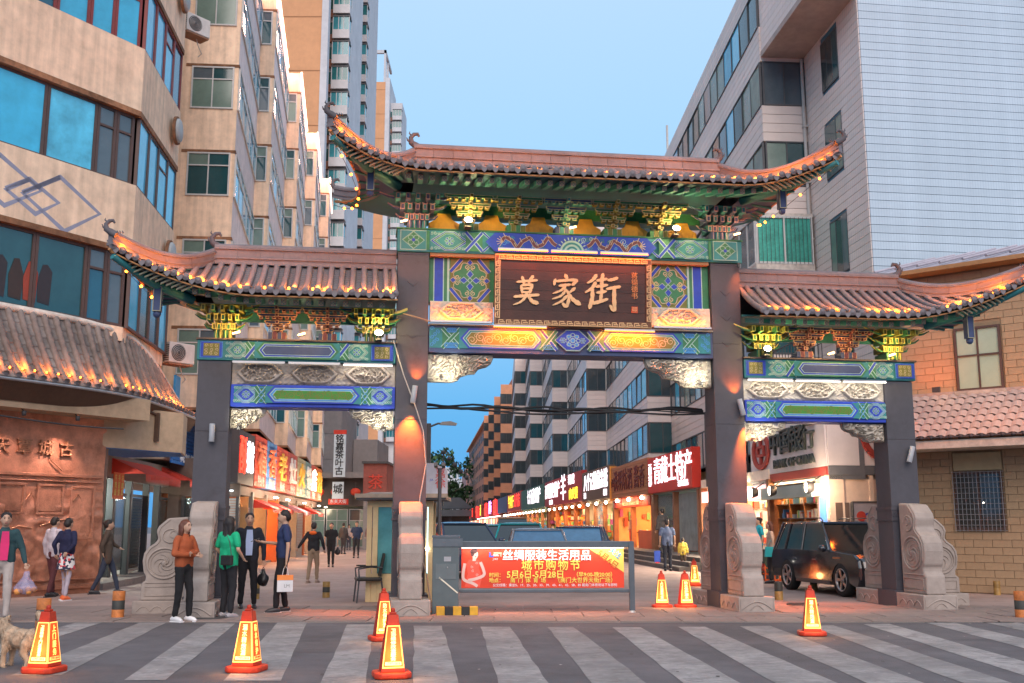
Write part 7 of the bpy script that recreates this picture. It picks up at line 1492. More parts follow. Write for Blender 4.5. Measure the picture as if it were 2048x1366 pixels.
# ------------------------------------------------------------------ people
def cap(b, p0, p1, r0, r1, n=10):
    p0 = Vector(p0); p1 = Vector(p1); d = (p1-p0).normalized()
    b.tube([p0-d*r0*.98, p0-d*r0*.7, p0, p1, p1+d*r1*.7, p1+d*r1*.98], [r0*.15, r0*.7, r0, r1, r1*.7, r1*.15], None, n)
def ball(b, c, rx, ry, rz, n=12): b.ball(c, 1, None, n, (rx, ry, rz))
def fused(b, vox, m, it=4, name='body', extra=None, parent=None, dis=0):
    """Melts overlapping volumes into one continuous skin."""
    me = bpy.data.meshes.new(name); me.from_pydata(b.v, [], b.f); me.update()
    o = bpy.data.objects.new(name, me); COL.objects.link(o)
    r = o.modifiers.new('r', 'REMESH'); r.mode = 'VOXEL'; r.voxel_size = vox
    s = o.modifiers.new('s', 'SMOOTH'); s.factor = .5; s.iterations = it
    dg = bpy.context.evaluated_depsgraph_get(); e = bpy.data.meshes.new_from_object(o.evaluated_get(dg)); bpy.data.objects.remove(o); bpy.data.meshes.remove(me)
    vs = [v.co.copy() for v in e.vertices]; fs = [tuple(p_.vertices) for p_ in e.polygons]; bpy.data.meshes.remove(e)
    if dis:
        vs = [v+Vector((noise.noise(v*9+Vector((dis*9, 0, 0)))+.6*noise.noise(Vector((v.x*22, v.y*22, v.z*9))), noise.noise(v*9+Vector((0, dis*7, 3)))+.6*noise.noise(Vector((v.x*20, v.y*20+5, v.z*8))), .4*noise.noise(v*11)))*dis*1.35 for v in vs]
    q = B(); q.faces(vs, fs, m, True)
    if extra: extra(q)
    return q.build(name, parent)
SKIN = mat('skin', (.50, .31, .22), .55, .08, 14, spec=.3); HAIR = mat('black_hair', (.022, .017, .016), .45, .3, 30, .3, bscale=200)
def person(x, y, face, h, label, top, bottom, shoe, hair='short', sleeve='long', hem=.80, arms=None, feet=None, vox=.017, hairm=None, topm=None, skirt=None, lean=0, head=0, z=0, sole=None, child=False, inner=None, fat=1.0, group=None, sit=False, coat=None, legm=None):
    """Local frame: the person looks along -y, feet at the origin. Lengths are for 1.70 m and scaled by h."""
    t = thing('person', label, 'person', (x, y, z), face, group); k = h/1.70; t.scale = (k, k, k); hm = hairm or HAIR
    feet = feet or ((-.09, .02), (.09, -.03)); arms = arms or (((-.24, .03, 1.12), (-.25, -.04, .88)), ((.24, .03, 1.12), (.25, -.04, .88)))
    L_ = lambda v, zz=None: (v[0], v[1]+lean*(v[2]-.9), v[2])
    hip = [(-.085, 0, .90), (.085, 0, .90)]; knees = []; ank = []
    for s, (fx, fy) in enumerate(feet):
        a = (fx, fy, .09); kx = (hip[s][0]+fx)/2; ky = fy*.5-.035; 
        if sit: hip = [(-.09, .1, .50), (.09, .1, .50)]; knees.append((fx, -.32, .50)); ank.append((fx, -.36, .09))
        else: knees.append((kx, ky, .50)); ank.append(a)
    dz = -.42 if sit else 0
    S = lambda v: L_((v[0], v[1]+(.12 if sit else 0), v[2]+dz))
    b = B(); hd = (0, -.015, 1.585)
    ball(b, S(hd), .074, .090, .108, 14); ball(b, S((0, -.035, 1.54)), .055, .066, .062); cap(b, S((0, .015, 1.50)), S((0, .03, 1.38)), .050, .062)
    cap(b, S((0, -.105, 1.58)), S((0, -.112, 1.560)), .010, .016, 6)
    for e in (-1, 1): ball(b, S((e*.075, .0, 1.575)), .012, .02, .03, 6)
    ball(b, S((0, .01, 1.25)), .15*fat, .095*fat, .19); ball(b, S((0, 0, 1.02)), .135*fat, .095*fat, .14); ball(b, S((0, 0, .92)), .15*fat, .10*fat, .11)
    for e in (-1, 1): ball(b, S((e*.155*fat, .015, 1.385)), .055, .052, .055, 8)
    for s in (0, 1):
        e = -1 if s == 0 else 1; sh = (e*.165*fat, .015, 1.385); el, wr = arms[s]
        cap(b, S(sh), S(el), .044, .036, 8); cap(b, S(el), S(wr), .036, .025, 8)
        cap(b, hip[s] if sit else S(hip[s]), knees[s], .078*fat, .052, 8); cap(b, knees[s], ank[s], .050, .034, 8); cap(b, (ank[s][0], ank[s][1], .05), (ank[s][0], ank[s][1]-.10, .035), .035, .03, 8)
        d = (Vector(wr)-Vector(el)).normalized(); hp = Vector(S(wr)); ball(b, tuple(hp+d*.045), .030, .024, .036, 8)
    def fingers(q):
        for s in (0, 1):
            el, wr = (Vector(S(v)) for v in arms[s]); d = (wr-el).normalized(); sd_ = d.cross(Vector((0, -1, 0)) if abs(d.y) < .8 else Vector((0, 0, 1))).normalized(); o_ = sd_.cross(d)
            for i in range(4):
                r0 = wr+d*.06+sd_*(-.024+.016*i); ln = (.055, .068, .064, .048)[i]; q.tube([r0, r0+d*ln*.55+o_*.006, r0+d*ln*.9+o_*.022], [.0095, .009, .006], SKIN, 6)
            r0 = wr+d*.03-sd_*.028; q.tube([r0, r0-sd_*.02+d*.02, r0-sd_*.018+d*.05+o_*.01], [.011, .010, .007], SKIN, 6)
        dk_ = HAIR
        for e in (-1, 1):
            q.ball(S((e*.030, -.096, 1.600)), .0085, mat('eye_dark', (.02, .015, .012), .3), 6, (1.3, .6, .7)); q.tube([S((e*.018, -.101, 1.622)), S((e*.045, -.096, 1.622))], .0045, dk_, 4)
        q.tube([S((-.022, -.099, 1.530)), S((0, -.104, 1.527)), S((.022, -.099, 1.530))], .005, mat('lips', (.35, .10, .09), .5), 5)
    body = fused(b, vox, SKIN, 3, 'body', fingers, t)
    # shirt or jacket
    b = B(); ball(b, S((0, .01, 1.26)), .172*fat, .118*fat, .185); ball(b, S((0, 0, 1.05)), .158*fat, .118*fat, .17); cap(b, S((0, .02, 1.42)), S((0, .02, 1.40)), .075, .09)
    zl = hem; 
    for e in (-1, 1): ball(b, S((e*.15*fat, .015, 1.375)), .075, .07, .07, 10); cap(b, S((e*.075, 0, 1.15)), S((e*.075, 0, zl+.08)), .105*fat, .102*fat); cap(b, S((e*.05, .0, zl+.25)), S((e*.09, 0, zl+.07)), .11*fat, .085*fat)
    for s in (0, 1):
        e = -1 if s == 0 else 1; sh = Vector((e*.165*fat, .015, 1.385)); el, wr = (Vector(v) for v in arms[s])
        if sleeve == 'short': cap(b, S(sh), S(sh.lerp(el, .68)), .064, .064, 8)
        else: cap(b, S(sh), S(el), .062, .053, 8); cap(b, S(el), S(el.lerp(wr, .92)), .053, .040, 8)
    def drape(q):
        if inner: q.faces([S(v) for v in ((-.05, -.128, 1.40), (.05, -.128, 1.40), (.065, -.142, 1.2), (.055, -.14, .95), (-.055, -.14, .95), (-.065, -.142, 1.2))], [(0, 5, 4, 3, 2, 1)], inner, True)
    fused(b, vox, topm or mat('cloth_%03d_%03d_%03d' % tuple(int(c*999) for c in top), top, .85, .14, 9, .35, bscale=45), 3, 'jacket' if inner or coat else 'shirt', drape, t, dis=.006)
    # trousers, skirt or leggings
    b = B(); tm = legm or mat('cloth_%03d_%03d_%03d' % tuple(int(c*999) for c in bottom), bottom, .85, .14, 9, .35, bscale=45); w = 1.0 if not skirt else .80
    ball(b, S((0, 0, .92)), .155*fat, .108*fat, .12)
    for s in (0, 1): h_ = hip[s] if sit else S(hip[s]); cap(b, h_, knees[s], .092*w*fat, .068*w, 8); cap(b, knees[s], (ank[s][0], ank[s][1], .12), .066*w, .050*w, 8)
    fused(b, vox, tm, 3, 'trousers', None, t, dis=.007)
    if skirt:
        q = B(); n = 24; v = []
        for j in range(5):
            for i in range(n): a = 2*pi*i/n; r = 1+.05*sin(a*8)*j/4; v.append(S(((.150+.012*j)*r*cos(a), (.11+.02*j)*r*sin(a), .98-.085*j)))
        q.faces(v, [(j*n+i, j*n+(i+1) % n, (j+1)*n+(i+1) % n, (j+1)*n+i) for j in range(4) for i in range(n)], skirt, True); q.build('skirt', t)
    # shoes
    for s in (0, 1):
        q = B(); a = ank[s]; P = [(a[0], a[1]+.075, .045), (a[0], a[1]+.04, .06), (a[0], a[1]-.03, .055), (a[0]*1.03, a[1]-.12, .038), (a[0]*1.05, a[1]-.175, .03)]
        q.tube(P, [.03, .045, .046, .042, .018], shoe, 10); q.box(a[0]-.042, a[0]+.042, a[1]-.185, a[1]+.095, .0, .022, sole or shoe); q.build('shoe', t)
    # hair
    b = B(); ball(b, S((0, .012, 1.625)), .088, .098, .088, 14); ball(b, S((0, .045, 1.585)), .080, .072, .085, 12)
    if hair in ('long', 'bob'):
        zb = 1.33 if hair == 'long' else 1.44
        for e in (-1, 0, 1): cap(b, S((e*.055, .05-.01*abs(e), 1.60)), S((e*.065, .075-.03*abs(e), zb)), .058, .042 if hair == 'long' else .05, 8)
        for e in (-1, 1): cap(b, S((e*.075, -.005, 1.60)), S((e*.082, .01, zb+.02)), .024, .022, 6)
    if hair == 'bun': ball(b, S((0, .11, 1.62)), .045, .045, .045, 8); cap(b, S((0, .09, 1.60)), S((0, .10, 1.45)), .03, .018, 6)
    ho_ = fused(b, .013 if vox < .02 else .02, hm, 2, 'hair', None, t, dis=.005)
    return t
def w2(t, v): m = Matrix.Translation(t.location) @ t.rotation_euler.to_matrix().to_4x4() @ Matrix.Diagonal((*t.scale, 1)); return m @ Vector(v)
white_sh = mat('white_trainer', (.72, .70, .70), .5, .1); dark_sh = mat('dark_shoe', (.03, .03, .035), .4, .1); org_sh = mat('neon_orange_trainer', (.85, .16, .05), .5, .1); grey_sh = mat('grey_trainer', (.40, .38, .40), .5, .15); brn_sh = mat('tan_shoe', (.35, .25, .2), .6)
def held_bag(name, label, P, w, h, d, m, handle=True, loc_rz=0, soft=True):
    t = thing(name, label, 'bag', P, loc_rz); q = B()
    if soft:
        b = B(); ball(b, (0, 0, -h*.62), w*.5, d*.5, h*.36); cap(b, (0, 0, -h*.35), (0, 0, -.05), w*.28, .02, 8); fused(b, .016, m, 2, 'bag_body', None, t, dis=.012)
    else: q.box(-w/2, w/2, -d/2, d/2, -h-.02, -.16, m); q.build('bag_body', t, bevel=.008)
    q = B()
    for e in (-1, 1): q.tube([(e*w*.2, -d*.2, -.18 if not soft else -h*.3), (e*w*.12, 0, -.05), (0, 0, 0)], .006, m, 5)
    q.build('handle', t); return t
# 1 the man at the edge
x, y = gp(-4, 1244); P = person(x, y, radians(28), 1.72, 'man with an open teal jacket over a bright pink shirt at the edge, carrying fruit', (.025, .065, .075), (.42, .36, .33), dark_sh, inner=mat('hot_pink_shirt', (.70, .03, .16), .7), arms=(((-.25, .03, 1.12), (-.27, .0, .88)), ((.27, .0, 1.12), (.32, -.12, .90))), feet=((-.08, .16), (.09, -.2)), hem=.86, head=0)
hb_ = w2(P, (.34, -.15, .80)); fb = thing('fruit_bag', 'thin lilac plastic bag of oranges hanging from the pink shirted man\'s hand', 'bag', hb_); random.seed(4)
for k in range(8): q = B(); q.ball((random.uniform(-.14, .14), random.uniform(-.08, .08), -.36+random.uniform(0, .06)), .045, mat('orange_fruit', (.75, .30, .08), .55, .1), 10); q.build('orange', fb)
b = B(); ball(b, (0, 0, -.28), .19, .13, .11); cap(b, (0, 0, -.22), (0, 0, -.02), .12, .02, 8); fused(b, .02, mat('thin_plastic', (.45, .42, .62), .25, .1, 8, alpha=.42, spec=.7), 2, 'plastic_film', None, fb, dis=.02)
x, y = gp(100, 1194); person(x, y, radians(155), 1.70, 'man in a white shirt and maroon trousers beside the woman with the flowered skirt', (.55, .50, .56), (.10, .03, .035), dark_sh, feet=((-.08, .12), (.08, -.12)))
x, y = gp(127, 1201); fl = mat('floral_cloth', (.5, .4, .4), .8)
n_ = fl.node_tree.nodes; l_ = fl.node_tree.links; co_ = n_.new('ShaderNodeTexCoord'); vo = n_.new('ShaderNodeTexVoronoi'); vo.inputs['Scale'].default_value = 22; l_.new(co_.outputs['Object'], vo.inputs['Vector']); rr_ = n_.new('ShaderNodeValToRGB'); sx_ = n_.new('ShaderNodeSeparateXYZ'); l_.new(vo.outputs['Color'], sx_.inputs[0]); l_.new(sx_.outputs[0], rr_.inputs[0]); rr_.color_ramp.interpolation = 'CONSTANT'
rr_.color_ramp.elements[0].color = (.03, .03, .06, 1); rr_.color_ramp.elements[1].position = .38; rr_.color_ramp.elements[1].color = (.7, .66, .66, 1); e_ = rr_.color_ramp.elements.new(.7); e_.color = (.62, .07, .08, 1); l_.new(rr_.outputs[0], n_['Principled BSDF'].inputs['Base Color'])
person(x, y, radians(165), 1.66, 'woman in a navy top, flowered skirt, lilac leggings and neon orange shoes', (.018, .02, .06), (.42, .36, .42), org_sh, skirt=fl, arms=(((-.25, .10, 1.16), (-.14, .16, 1.0)), ((.25, .10, 1.16), (.24, .03, .95))), feet=((-.10, .10), (.10, -.12)), hem=.93, sole=white_sh)
x, y = gp(210, 1188); person(x, y, radians(110), 1.64, 'woman in a long olive brown coat and jeans walking past the lit food counter', (.085, .06, .045), (.035, .045, .075), dark_sh, hair='bun', hem=.68, feet=((-.06, .28), (.06, -.26)), coat=1, arms=(((-.22, .12, 1.12), (-.2, .10, .95)), ((.22, -.1, 1.14), (.2, -.25, 1.05))))
x, y = gp(362, 1244); person(x, y, radians(62), 1.60, 'woman in a rust orange sweater standing with folded arms on the crossing edge', (.36, .085, .03), (.012, .012, .014), white_sh, hair='long', hairm=mat('brown_hair', (.12, .04, .022), .45, .2, 20, .2), arms=(((-.26, -.03, 1.13), (.06, -.20, 1.10)), ((.26, -.03, 1.13), (-.06, -.21, 1.14))), feet=((-.09, .06), (.09, -.08)), hem=.86, sole=white_sh)
x, y = gp(452, 1237); G_ = person(x, y, radians(148), 1.66, 'woman with long black hair in a bright green tee shirt, seen from behind', (.01, .42, .20), (.018, .018, .022), grey_sh, hair='long', sleeve='short', hem=.80, arms=(((-.26, .04, 1.14), (-.22, -.12, 1.0)), ((.27, .02, 1.14), (.24, -.14, 1.0))), feet=((-.11, .02), (.11, -.02)), sole=white_sh, fat=1.05)
t = thing('shoulder_bag', 'small black shoulder bag on the hip of the green shirted woman', 'bag', w2(G_, (-.14, .17, .97)), radians(148)); q = B(); q.box(-.12, .12, -.035, .035, -.08, .08, MATS['black_leatherette']); q.build('bag_body', t, bevel=.015); q = B(); q.tube([(-.1, 0, .07), (.02, -.06, .3), (.2, -.08, .52)], .007, dk, 5); q.build('strap', t)
x, y = gp(492, 1219); M_ = person(x, y, radians(18), 1.74, 'man in a dark jacket over a light blue shirt, facing the camera and listening', (.014, .017, .028), (.012, .012, .016), dark_sh, inner=mat('light_blue_shirt', (.36, .45, .68), .8, .08), hem=.80, arms=(((-.26, .03, 1.12), (-.24, -.12, .95)), ((.27, .02, 1.10), (.27, -.03, .86))), feet=((-.1, .05), (.13, -.05)), fat=1.06)
held_bag('plastic_bag', 'black plastic bag hanging from the hand of the man in the dark jacket', w2(M_, (.27, -.05, .74)), .22, .36, .14, mat('black_bag_plastic', (.015, .015, .018), .3, .2, 12))
x, y = gp(562, 1226); T_ = person(x, y, radians(-72), 1.78, 'man in a navy tee shirt looking at a phone and holding a shopping bag', (.022, .035, .10), (.012, .012, .016), dark_sh, sleeve='short', hem=.84, arms=(((-.24, -.05, 1.13), (-.14, -.36, 1.17)), ((.27, .05, 1.12), (.27, .03, .86))), feet=((-.12, .08), (.10, -.10)), sole=white_sh, fat=1.08)
t = thing('phone', 'dark phone held up by the man in the navy tee shirt', 'phone', w2(T_, (-.12, -.46, 1.20)), radians(-72)); q = B(); q.obox((0, 0, 0), (.038, 0, 0), (0, .075, .03), (0, -.002, .005), dk); q.build('phone_body', t)
sb_ = held_bag('shopping_bag', 'white and orange carrier bag in the hand of the man in the navy tee shirt', w2(T_, (.27, .02, .78)), .27, .42, .10, mat('carrier_white', (.62, .64, .66), .5, .1), loc_rz=radians(12), soft=False); q = B(); q.box(-.137, .137, -.054, .054, -.24, -.155, mat('carrier_orange', (.8, .25, .06), .5)); q.build('orange_top', sb_); text('LM', .08, mat('grey_print', (.25, .25, .27)), sb_, (.03, -.053, -.34), ext=.001)
x, y = gp(625, 1166); J_ = person(x, y, radians(172), 1.60, 'boy in a black jacket with an orange hood walking away up the lane', (.016, .016, .02), (.26, .18, .12), brn_sh, feet=((-.1, -.06), (.09, .16)), arms=(((-.28, .06, 1.15), (-.30, -.05, .93)), ((.30, .12, 1.15), (.42, .10, .98))), coat=1, vox=.02, hem=.84)
b = B(); ball(b, (0, .09, 1.40), .12, .07, .06); fused(b, .02, mat('orange_hood', (.85, .14, .02), .7), 2, 'hood', None, J_)
x, y = gp(661, 1134); K_ = person(x, y, radians(10), 1.62, 'woman in black carrying a dark bag towards the camera in the lane', (.012, .012, .014), (.012, .012, .014), dark_sh, hair='bun', sleeve='short', vox=.025, feet=((-.07, .1), (.08, -.12)), hem=.72)
held_bag('handbag', 'dark handbag beside the woman in black in the lane', w2(K_, (.26, -.05, .80)), .22, .34, .12, MATS['black_bag_plastic'])
x, y = gp(712, 1116); person(x, y, radians(5), 1.72, 'stout man in a dark blue tee shirt walking towards the gate near the booth', (.02, .035, .08), (.02, .02, .025), dark_sh, sleeve='short', vox=.03, feet=((-.1, .05), (.1, -.05)), fat=1.1, arms=(((-.27, .0, 1.14), (-.2, -.15, 1.0)), ((.27, 0, 1.14), (.22, -.12, .95))))
for px, py, hh, f_, tp2, bt2, lab in ((686, 1108, 1.68, 170, (.03, .03, .035), (.03, .03, .04), 'person in black far along the lane, behind the woman with the handbag'), (697, 1100, 1.6, 10, (.35, .3, .3), (.05, .05, .07), 'person in pale grey far along the lane, before the doors'), (738, 1102, 1.65, 190, (.2, .12, .12), (.04, .04, .06), 'person beside the booth edge far along the lane')):
    x, y = gp(px, py); person(x, y, radians(f_), hh, lab, tp2, bt2, dark_sh, vox=.04)
# beyond the banner and by the shops
x, y = gp(1336, 1142); person(x, y, radians(175), 1.72, 'man in a blue shirt seen from behind at the shop steps', (.10, .14, .24), (.02, .025, .04), dark_sh, vox=.02, sleeve='short', feet=((-.09, 0), (.09, .03)), fat=1.08); 
q = thing('carrier_bag', 'blue carrier bag hanging beside the man at the shop steps', 'bag', (x-.36, y-.05, .72)); held = B(); held.box(-.10, .10, -.04, .04, -.42, -.05, mat('blue_plastic', (.04, .10, .5), .5)); held.box(-.06, .06, -.045, .045, -.46, -.42, redaw); held.build('bag_body', q); 
x, y = gp(1367, 1140); person(x, y, radians(160), 1.10, 'small child in a bright yellow jacket beside the man at the steps', (.72, .55, .10), (.10, .07, .05), brn_sh, vox=.02, hem=.76, coat=1)
px_, py_ = street(9.2, 41.5); person(px_, py_, radians(200), 1.72, 'person in dark grey standing on the top step in front of the dim shop', (.05, .05, .055), (.04, .04, .045), dark_sh, vox=.03, z=.45)
px_, py_ = street(10.9, 56.5); person(px_, py_, radians(-60), 1.62, 'woman in a peach top and red apron inside the orange lit eating place', (.6, .38, .26), (.5, .08, .05), dark_sh, hair='bun', vox=.03, z=.45)
px_, py_ = street(11.2, 51.2); person(px_, py_, radians(-80), 1.65, 'person in black sitting at the counter inside the eating place', (.03, .025, .025), (.02, .02, .02), dark_sh, vox=.03, z=.45, sit=True); st = thing('stool', 'low stool under the person sitting in the eating place', 'stool', (px_, py_+.1, .45)); q = B(); q.box(-.2, .2, -.2, .2, .36, .42, wood); [q.box(a, a+.04, c, c+.04, 0, .36, wood) for a in (-.2, .16) for c in (-.2, .16)]; q.build('seat', st)
px_, py_ = street(9.4, 30.2); person(px_, py_, radians(-80), 1.60, 'woman in a turquoise top at the sweet shop counter', (.02, .40, .50), (.04, .04, .05), dark_sh, hair='bun', vox=.022, z=.15, sleeve='short')
px_, py_ = street(9.4, 31.3); person(px_, py_, radians(-60), 1.62, 'woman in a pink top at the sweet shop, half hidden behind the drum stone', (.65, .38, .36), (.06, .05, .06), dark_sh, hair='bob', vox=.022, z=.15)
px_, py_ = street(9.2, 28.6); Bq = person(px_, py_, radians(-95), 1.62, 'woman in a beige top waiting behind the black car with a turquoise bag', (.52, .36, .28), (.03, .03, .035), dark_sh, hair='bob', vox=.022, z=.0, hairm=mat('brown_hair', (.12, .04, .022)))
t = thing('handbag', 'turquoise handbag on the arm of the woman in beige', 'bag', w2(Bq, (.0, .25, .98))); t.location = (px_-.05, py_-.25, .98); q = B(); q.box(-.17, .17, -.05, .05, -.28, -.02, mat('turquoise_leather', (.02, .36, .42), .5, .1), top=(.03, .01)); q.tube([(-.1, 0, -.03), (0, 0, .16), (.1, 0, -.03)], .008, MATS['turquoise_leather'], 5); q.build('bag_body', t, bevel=.015)
ck = thing('crate', 'orange red plastic crate standing by the rear wheel of the black car', 'crate', (*gp(1547, 1162), 0)); 
for k in range(3): q = B(); q.box(-.28, .28, -.2, .2, .02+.16*k, .05+.16*k, mat('orange_crate', (.75, .13, .03), .5)); q.build('rim', ck)
for k in range(5): q = B(); x = -.28+.13*k; q.box(x, x+.035, -.21, -.19, 0, .42, MATS['orange_crate']); q.build('slat', ck)
# ------------------------------------------------------------------ the dog
fur = mat('cream_fur', (.58, .42, .29), .9, .3, 18, .5, bscale=90); dx, dy = gp(34, 1335); dg_ = thing('dog', 'fluffy cream dog half out of the picture behind the nearest lit cone', 'dog', (dx, dy, 0), radians(-118))
b = B()   # looks along -y
ball(b, (0, .05, .30), .10, .22, .11); ball(b, (0, -.12, .31), .105, .12, .125); ball(b, (0, .22, .31), .10, .10, .11); cap(b, (0, -.2, .36), (0, -.28, .42), .085, .075); ball(b, (0, -.33, .44), .075, .085, .075); cap(b, (0, -.38, .42), (0, -.45, .405), .045, .026)
for e in (-1, 1): cap(b, (e*.055, -.30, .49), (e*.075, -.29, .53), .03, .014, 6)
for sx, sy in ((-1, -.17), (1, -.13)): cap(b, (sx*.06, sy, .26), (sx*.065, sy-.01, .13), .05, .032, 8); cap(b, (sx*.065, sy-.01, .13), (sx*.065, sy-.02, .025), .030, .028, 8); cap(b, (sx*.065, sy-.02, .02), (sx*.065, sy-.055, .018), .028, .022, 6)
for sx, sy in ((-1, .24), (1, .20)): cap(b, (sx*.06, sy, .27), (sx*.07, sy-.03, .17), .068, .042, 8); cap(b, (sx*.07, sy-.03, .17), (sx*.07, sy+.05, .10), .038, .026, 8); cap(b, (sx*.07, sy+.05, .10), (sx*.07, sy+.03, .02), .026, .024, 8); cap(b, (sx*.07, sy+.03, .02), (sx*.07, sy-.01, .018), .026, .02, 6)
cap(b, (0, .30, .37), (0, .36, .50), .05, .055, 8); cap(b, (0, .36, .50), (0, .28, .58), .05, .03, 8)
def dog_more(q):
    for e in (-1, 1): q.ball((e*.032, -.395, .455), .010, dk, 6)
    q.ball((0, -.475, .41), .014, dk, 6)
body_ = fused(b, .014, fur, 2, 'body', dog_more, dg_, dis=.008); random.seed(9); q = B(); vs = body_.data.vertices
for k in range(5200):
    v = vs[random.randrange(len(vs))]; p_ = v.co; n2 = Vector(v.normal)
    if p_.y < -.40: continue
    l = .035 if p_.z > .3 else .028; l *= 1.7 if p_.y > .3 else 1; d = (n2*.6+Vector((random.gauss(0, .25), .35, -.75+random.gauss(0, .2)))).normalized()*l*random.uniform(.6, 1.2); s = d.cross(n2).normalized()*.003
    q.face([p_-s, p_+s, p_+d], fur)
q.build('fur', dg_, kind='stuff')
# ------------------------------------------------------------------ cars
rubber = mat('tyre_rubber', (.018, .018, .018), .8, .1); rim = mat('alloy', (.38, .37, .38), .3, .1, metal=.8); cgl = mat('car_glass', (.012, .018, .02), .05, .1, 3, spec=1.0); chrome = mat('chrome', (.6, .6, .62), .12, .05, metal=1)
WH = {}
def wheel(parent, x, y, r, side):
    w = bpy.data.objects.new('wheel', None); COL.objects.link(w); w.parent = parent; w.location = (x, y, r)
    if side < 0: w.rotation_euler = (0, 0, pi)
    if r not in WH:
        q = B(); q.lathe([(r*.66, -.10), (r*.93, -.11), (r, -.08), (r, .08), (r*.93, .11), (r*.66, .10)], rubber, axis='y', n=28); a = q.mesh('tyre')
        q = B(); q.lathe([(r*.68, .10), (r*.64, .085), (r*.60, -.05), (0, -.05)], mat('wheel_well_dark', (.02, .02, .02)), axis='y', n=24); q.lathe([(r*.69, .095), (r*.69, .11), (r*.62, .10), (r*.62, .06)], rim, axis='y', n=24); q.lathe([(0, .095), (r*.14, .09), (r*.16, .05)], rim, axis='y', n=12)
        for k in range(5):
            for e in (-.09, .09): an = k*2*pi/5+e; q.obox((r*.38*cos(an), .08, r*.38*sin(an)), (r*.26*cos(an), 0, r*.26*sin(an)), (0, .012, 0), (-.018*sin(an), 0, .018*cos(an)), rim)
        WH[r] = (a, q.mesh('rim'))
    inst(WH[r][0], 'tyre', w); inst(WH[r][1], 'rim', w)
def car(x, y, az, L, W_, H, paint, label, suv=False, wheels=True, sign=None, cat_='car', roofm=None, rails=False, gl=None):
    """Local: the car points along +x, wheels on z=0."""
    t = thing('parked_car', label, cat_, (x, y, 0), az); hw = W_/2; r = .355 if suv else .31; wb = L*.60; gc_ = .22; bl = H*.56 if suv else H*.60; x0 = -L/2; x1 = L/2; fx = wb/2+.02; rx = -wb/2+.02
    def archp(cx): return [(cx-(r+.07)*cos(pi*i/10), max(gc_, .33+(r+.05)*sin(pi*i/10)-.02)) for i in range(11)]
    prof = [(x0+.04, gc_+.08)]+archp(rx)+archp(fx)+[(x1-.12, gc_), (x1-.02, gc_+.16), (x1, bl-.28), (x1-.06, bl-.10), (x1-.22, bl-.01), (L*.22, bl+.05), (-L*.30, bl+.06), (x0+.08, bl+.02), (x0, bl-.15), (x0, gc_+.25)]
    q = B()
    def shell(poly, ws, m):   # lofted across: rounder towards the sides
        n = len(poly); rows_ = []; cz = (gc_+bl)/2
        for yy, sc in ws: rows_.append([(px_*sc if abs(px_) > L*.3 else px_, yy, cz+(pz_-cz)*(1 if pz_ < cz else 1-(1-sc)*1.2)) for px_, pz_ in poly])
        v = [p_ for r_ in rows_ for p_ in r_]; f = [(i*n+j, i*n+(j+1) % n, (i+1)*n+(j+1) % n, (i+1)*n+j) for i in range(len(rows_)-1) for j in range(n)]
        q.faces(v, f, m, False); q.face(rows_[0][::-1], m); q.face(rows_[-1], m)
    shell(prof, [(-hw, .965), (-hw+.05, .985), (-hw*.6, .998), (0, 1.0), (hw*.6, .998), (hw-.05, .985), (hw, .965)], paint); q.build('body', t, bevel=.05)
    # glasshouse
    gx0, gx1 = (-L/2+.10, L*.20) if suv else (-L*.36, L*.20); rx0, rx1 = (-L/2+.42, L*.04) if suv else (-L*.20, L*.03); zb, zt = bl+.0, H-.04; tw = hw-.06; rw = hw-.22
    V = [(gx0, -tw, zb), (gx1, -tw, zb-.0), (gx1, tw, zb), (gx0, tw, zb), (rx0, -rw, zt), (rx1, -rw, zt), (rx1, rw, zt), (rx0, rw, zt)]
    q = B(); q.faces(V, [(4, 5, 6, 7), (0, 1, 5, 4), (1, 2, 6, 5), (2, 3, 7, 6), (3, 0, 4, 7)], gl or cgl); q.build('windows', t)
    q = B(); rm_ = roofm or paint; q.grid(lambda u, w: (rx0-.05+(rx1-rx0+.12)*u, (-rw-.03)+(2*rw+.06)*w, zt+.0+.05*(1-(2*u-1)**2*.8)*(1-(2*w-1)**4)), 10, 8, rm_); q.box(rx0-.05, rx1+.05, -rw-.02, rw+.02, zt-.03, zt+.004, rm_); q.build('roof', t)
    q = B()
    for sy in (-1, 1):
        for (a, c) in (((gx0, zb), (rx0, zt)), ((gx1, zb), (rx1, zt)), ((lerp(gx0, gx1, .50), zb), (lerp(rx0, rx1, .58), zt))) + ((((gx0+.62, zb), (rx0+.42, zt)),) if suv else ()): q.tube([(a[0], sy*(tw+.004), a[1]), (c[0], sy*(rw+.004), c[1])], .035, paint, 5)
    q.build('pillar', t); q = B()
    for sy in (-1, 1): q.tube([(gx0+.05, sy*(tw+.012), zb+.01), (gx1-.05, sy*(tw+.012), zb+.01)], .012, chrome, 5)
    if suv:
        for sy in (-1, 1): q.tube([(gx0+.10, sy*(tw+.0), zb+.03), (rx0+.1, sy*(rw+.015), zt-.02), (rx1, sy*(rw+.015), zt-.02), (gx1-.1, sy*(tw+.01), zb+.03)], .012, chrome, 5)
    q.build('window_trim', t)
    if rails:
        for sy in (-1, 1): q = B(); q.tube([(rx0+.1, sy*(rw-.02), zt+.03), (rx0+.2, sy*(rw-.02), zt+.09), (rx1-.1, sy*(rw-.02), zt+.09), (rx1, sy*(rw-.02), zt+.03)], .014, dk, 6); q.build('roof_rail', t)
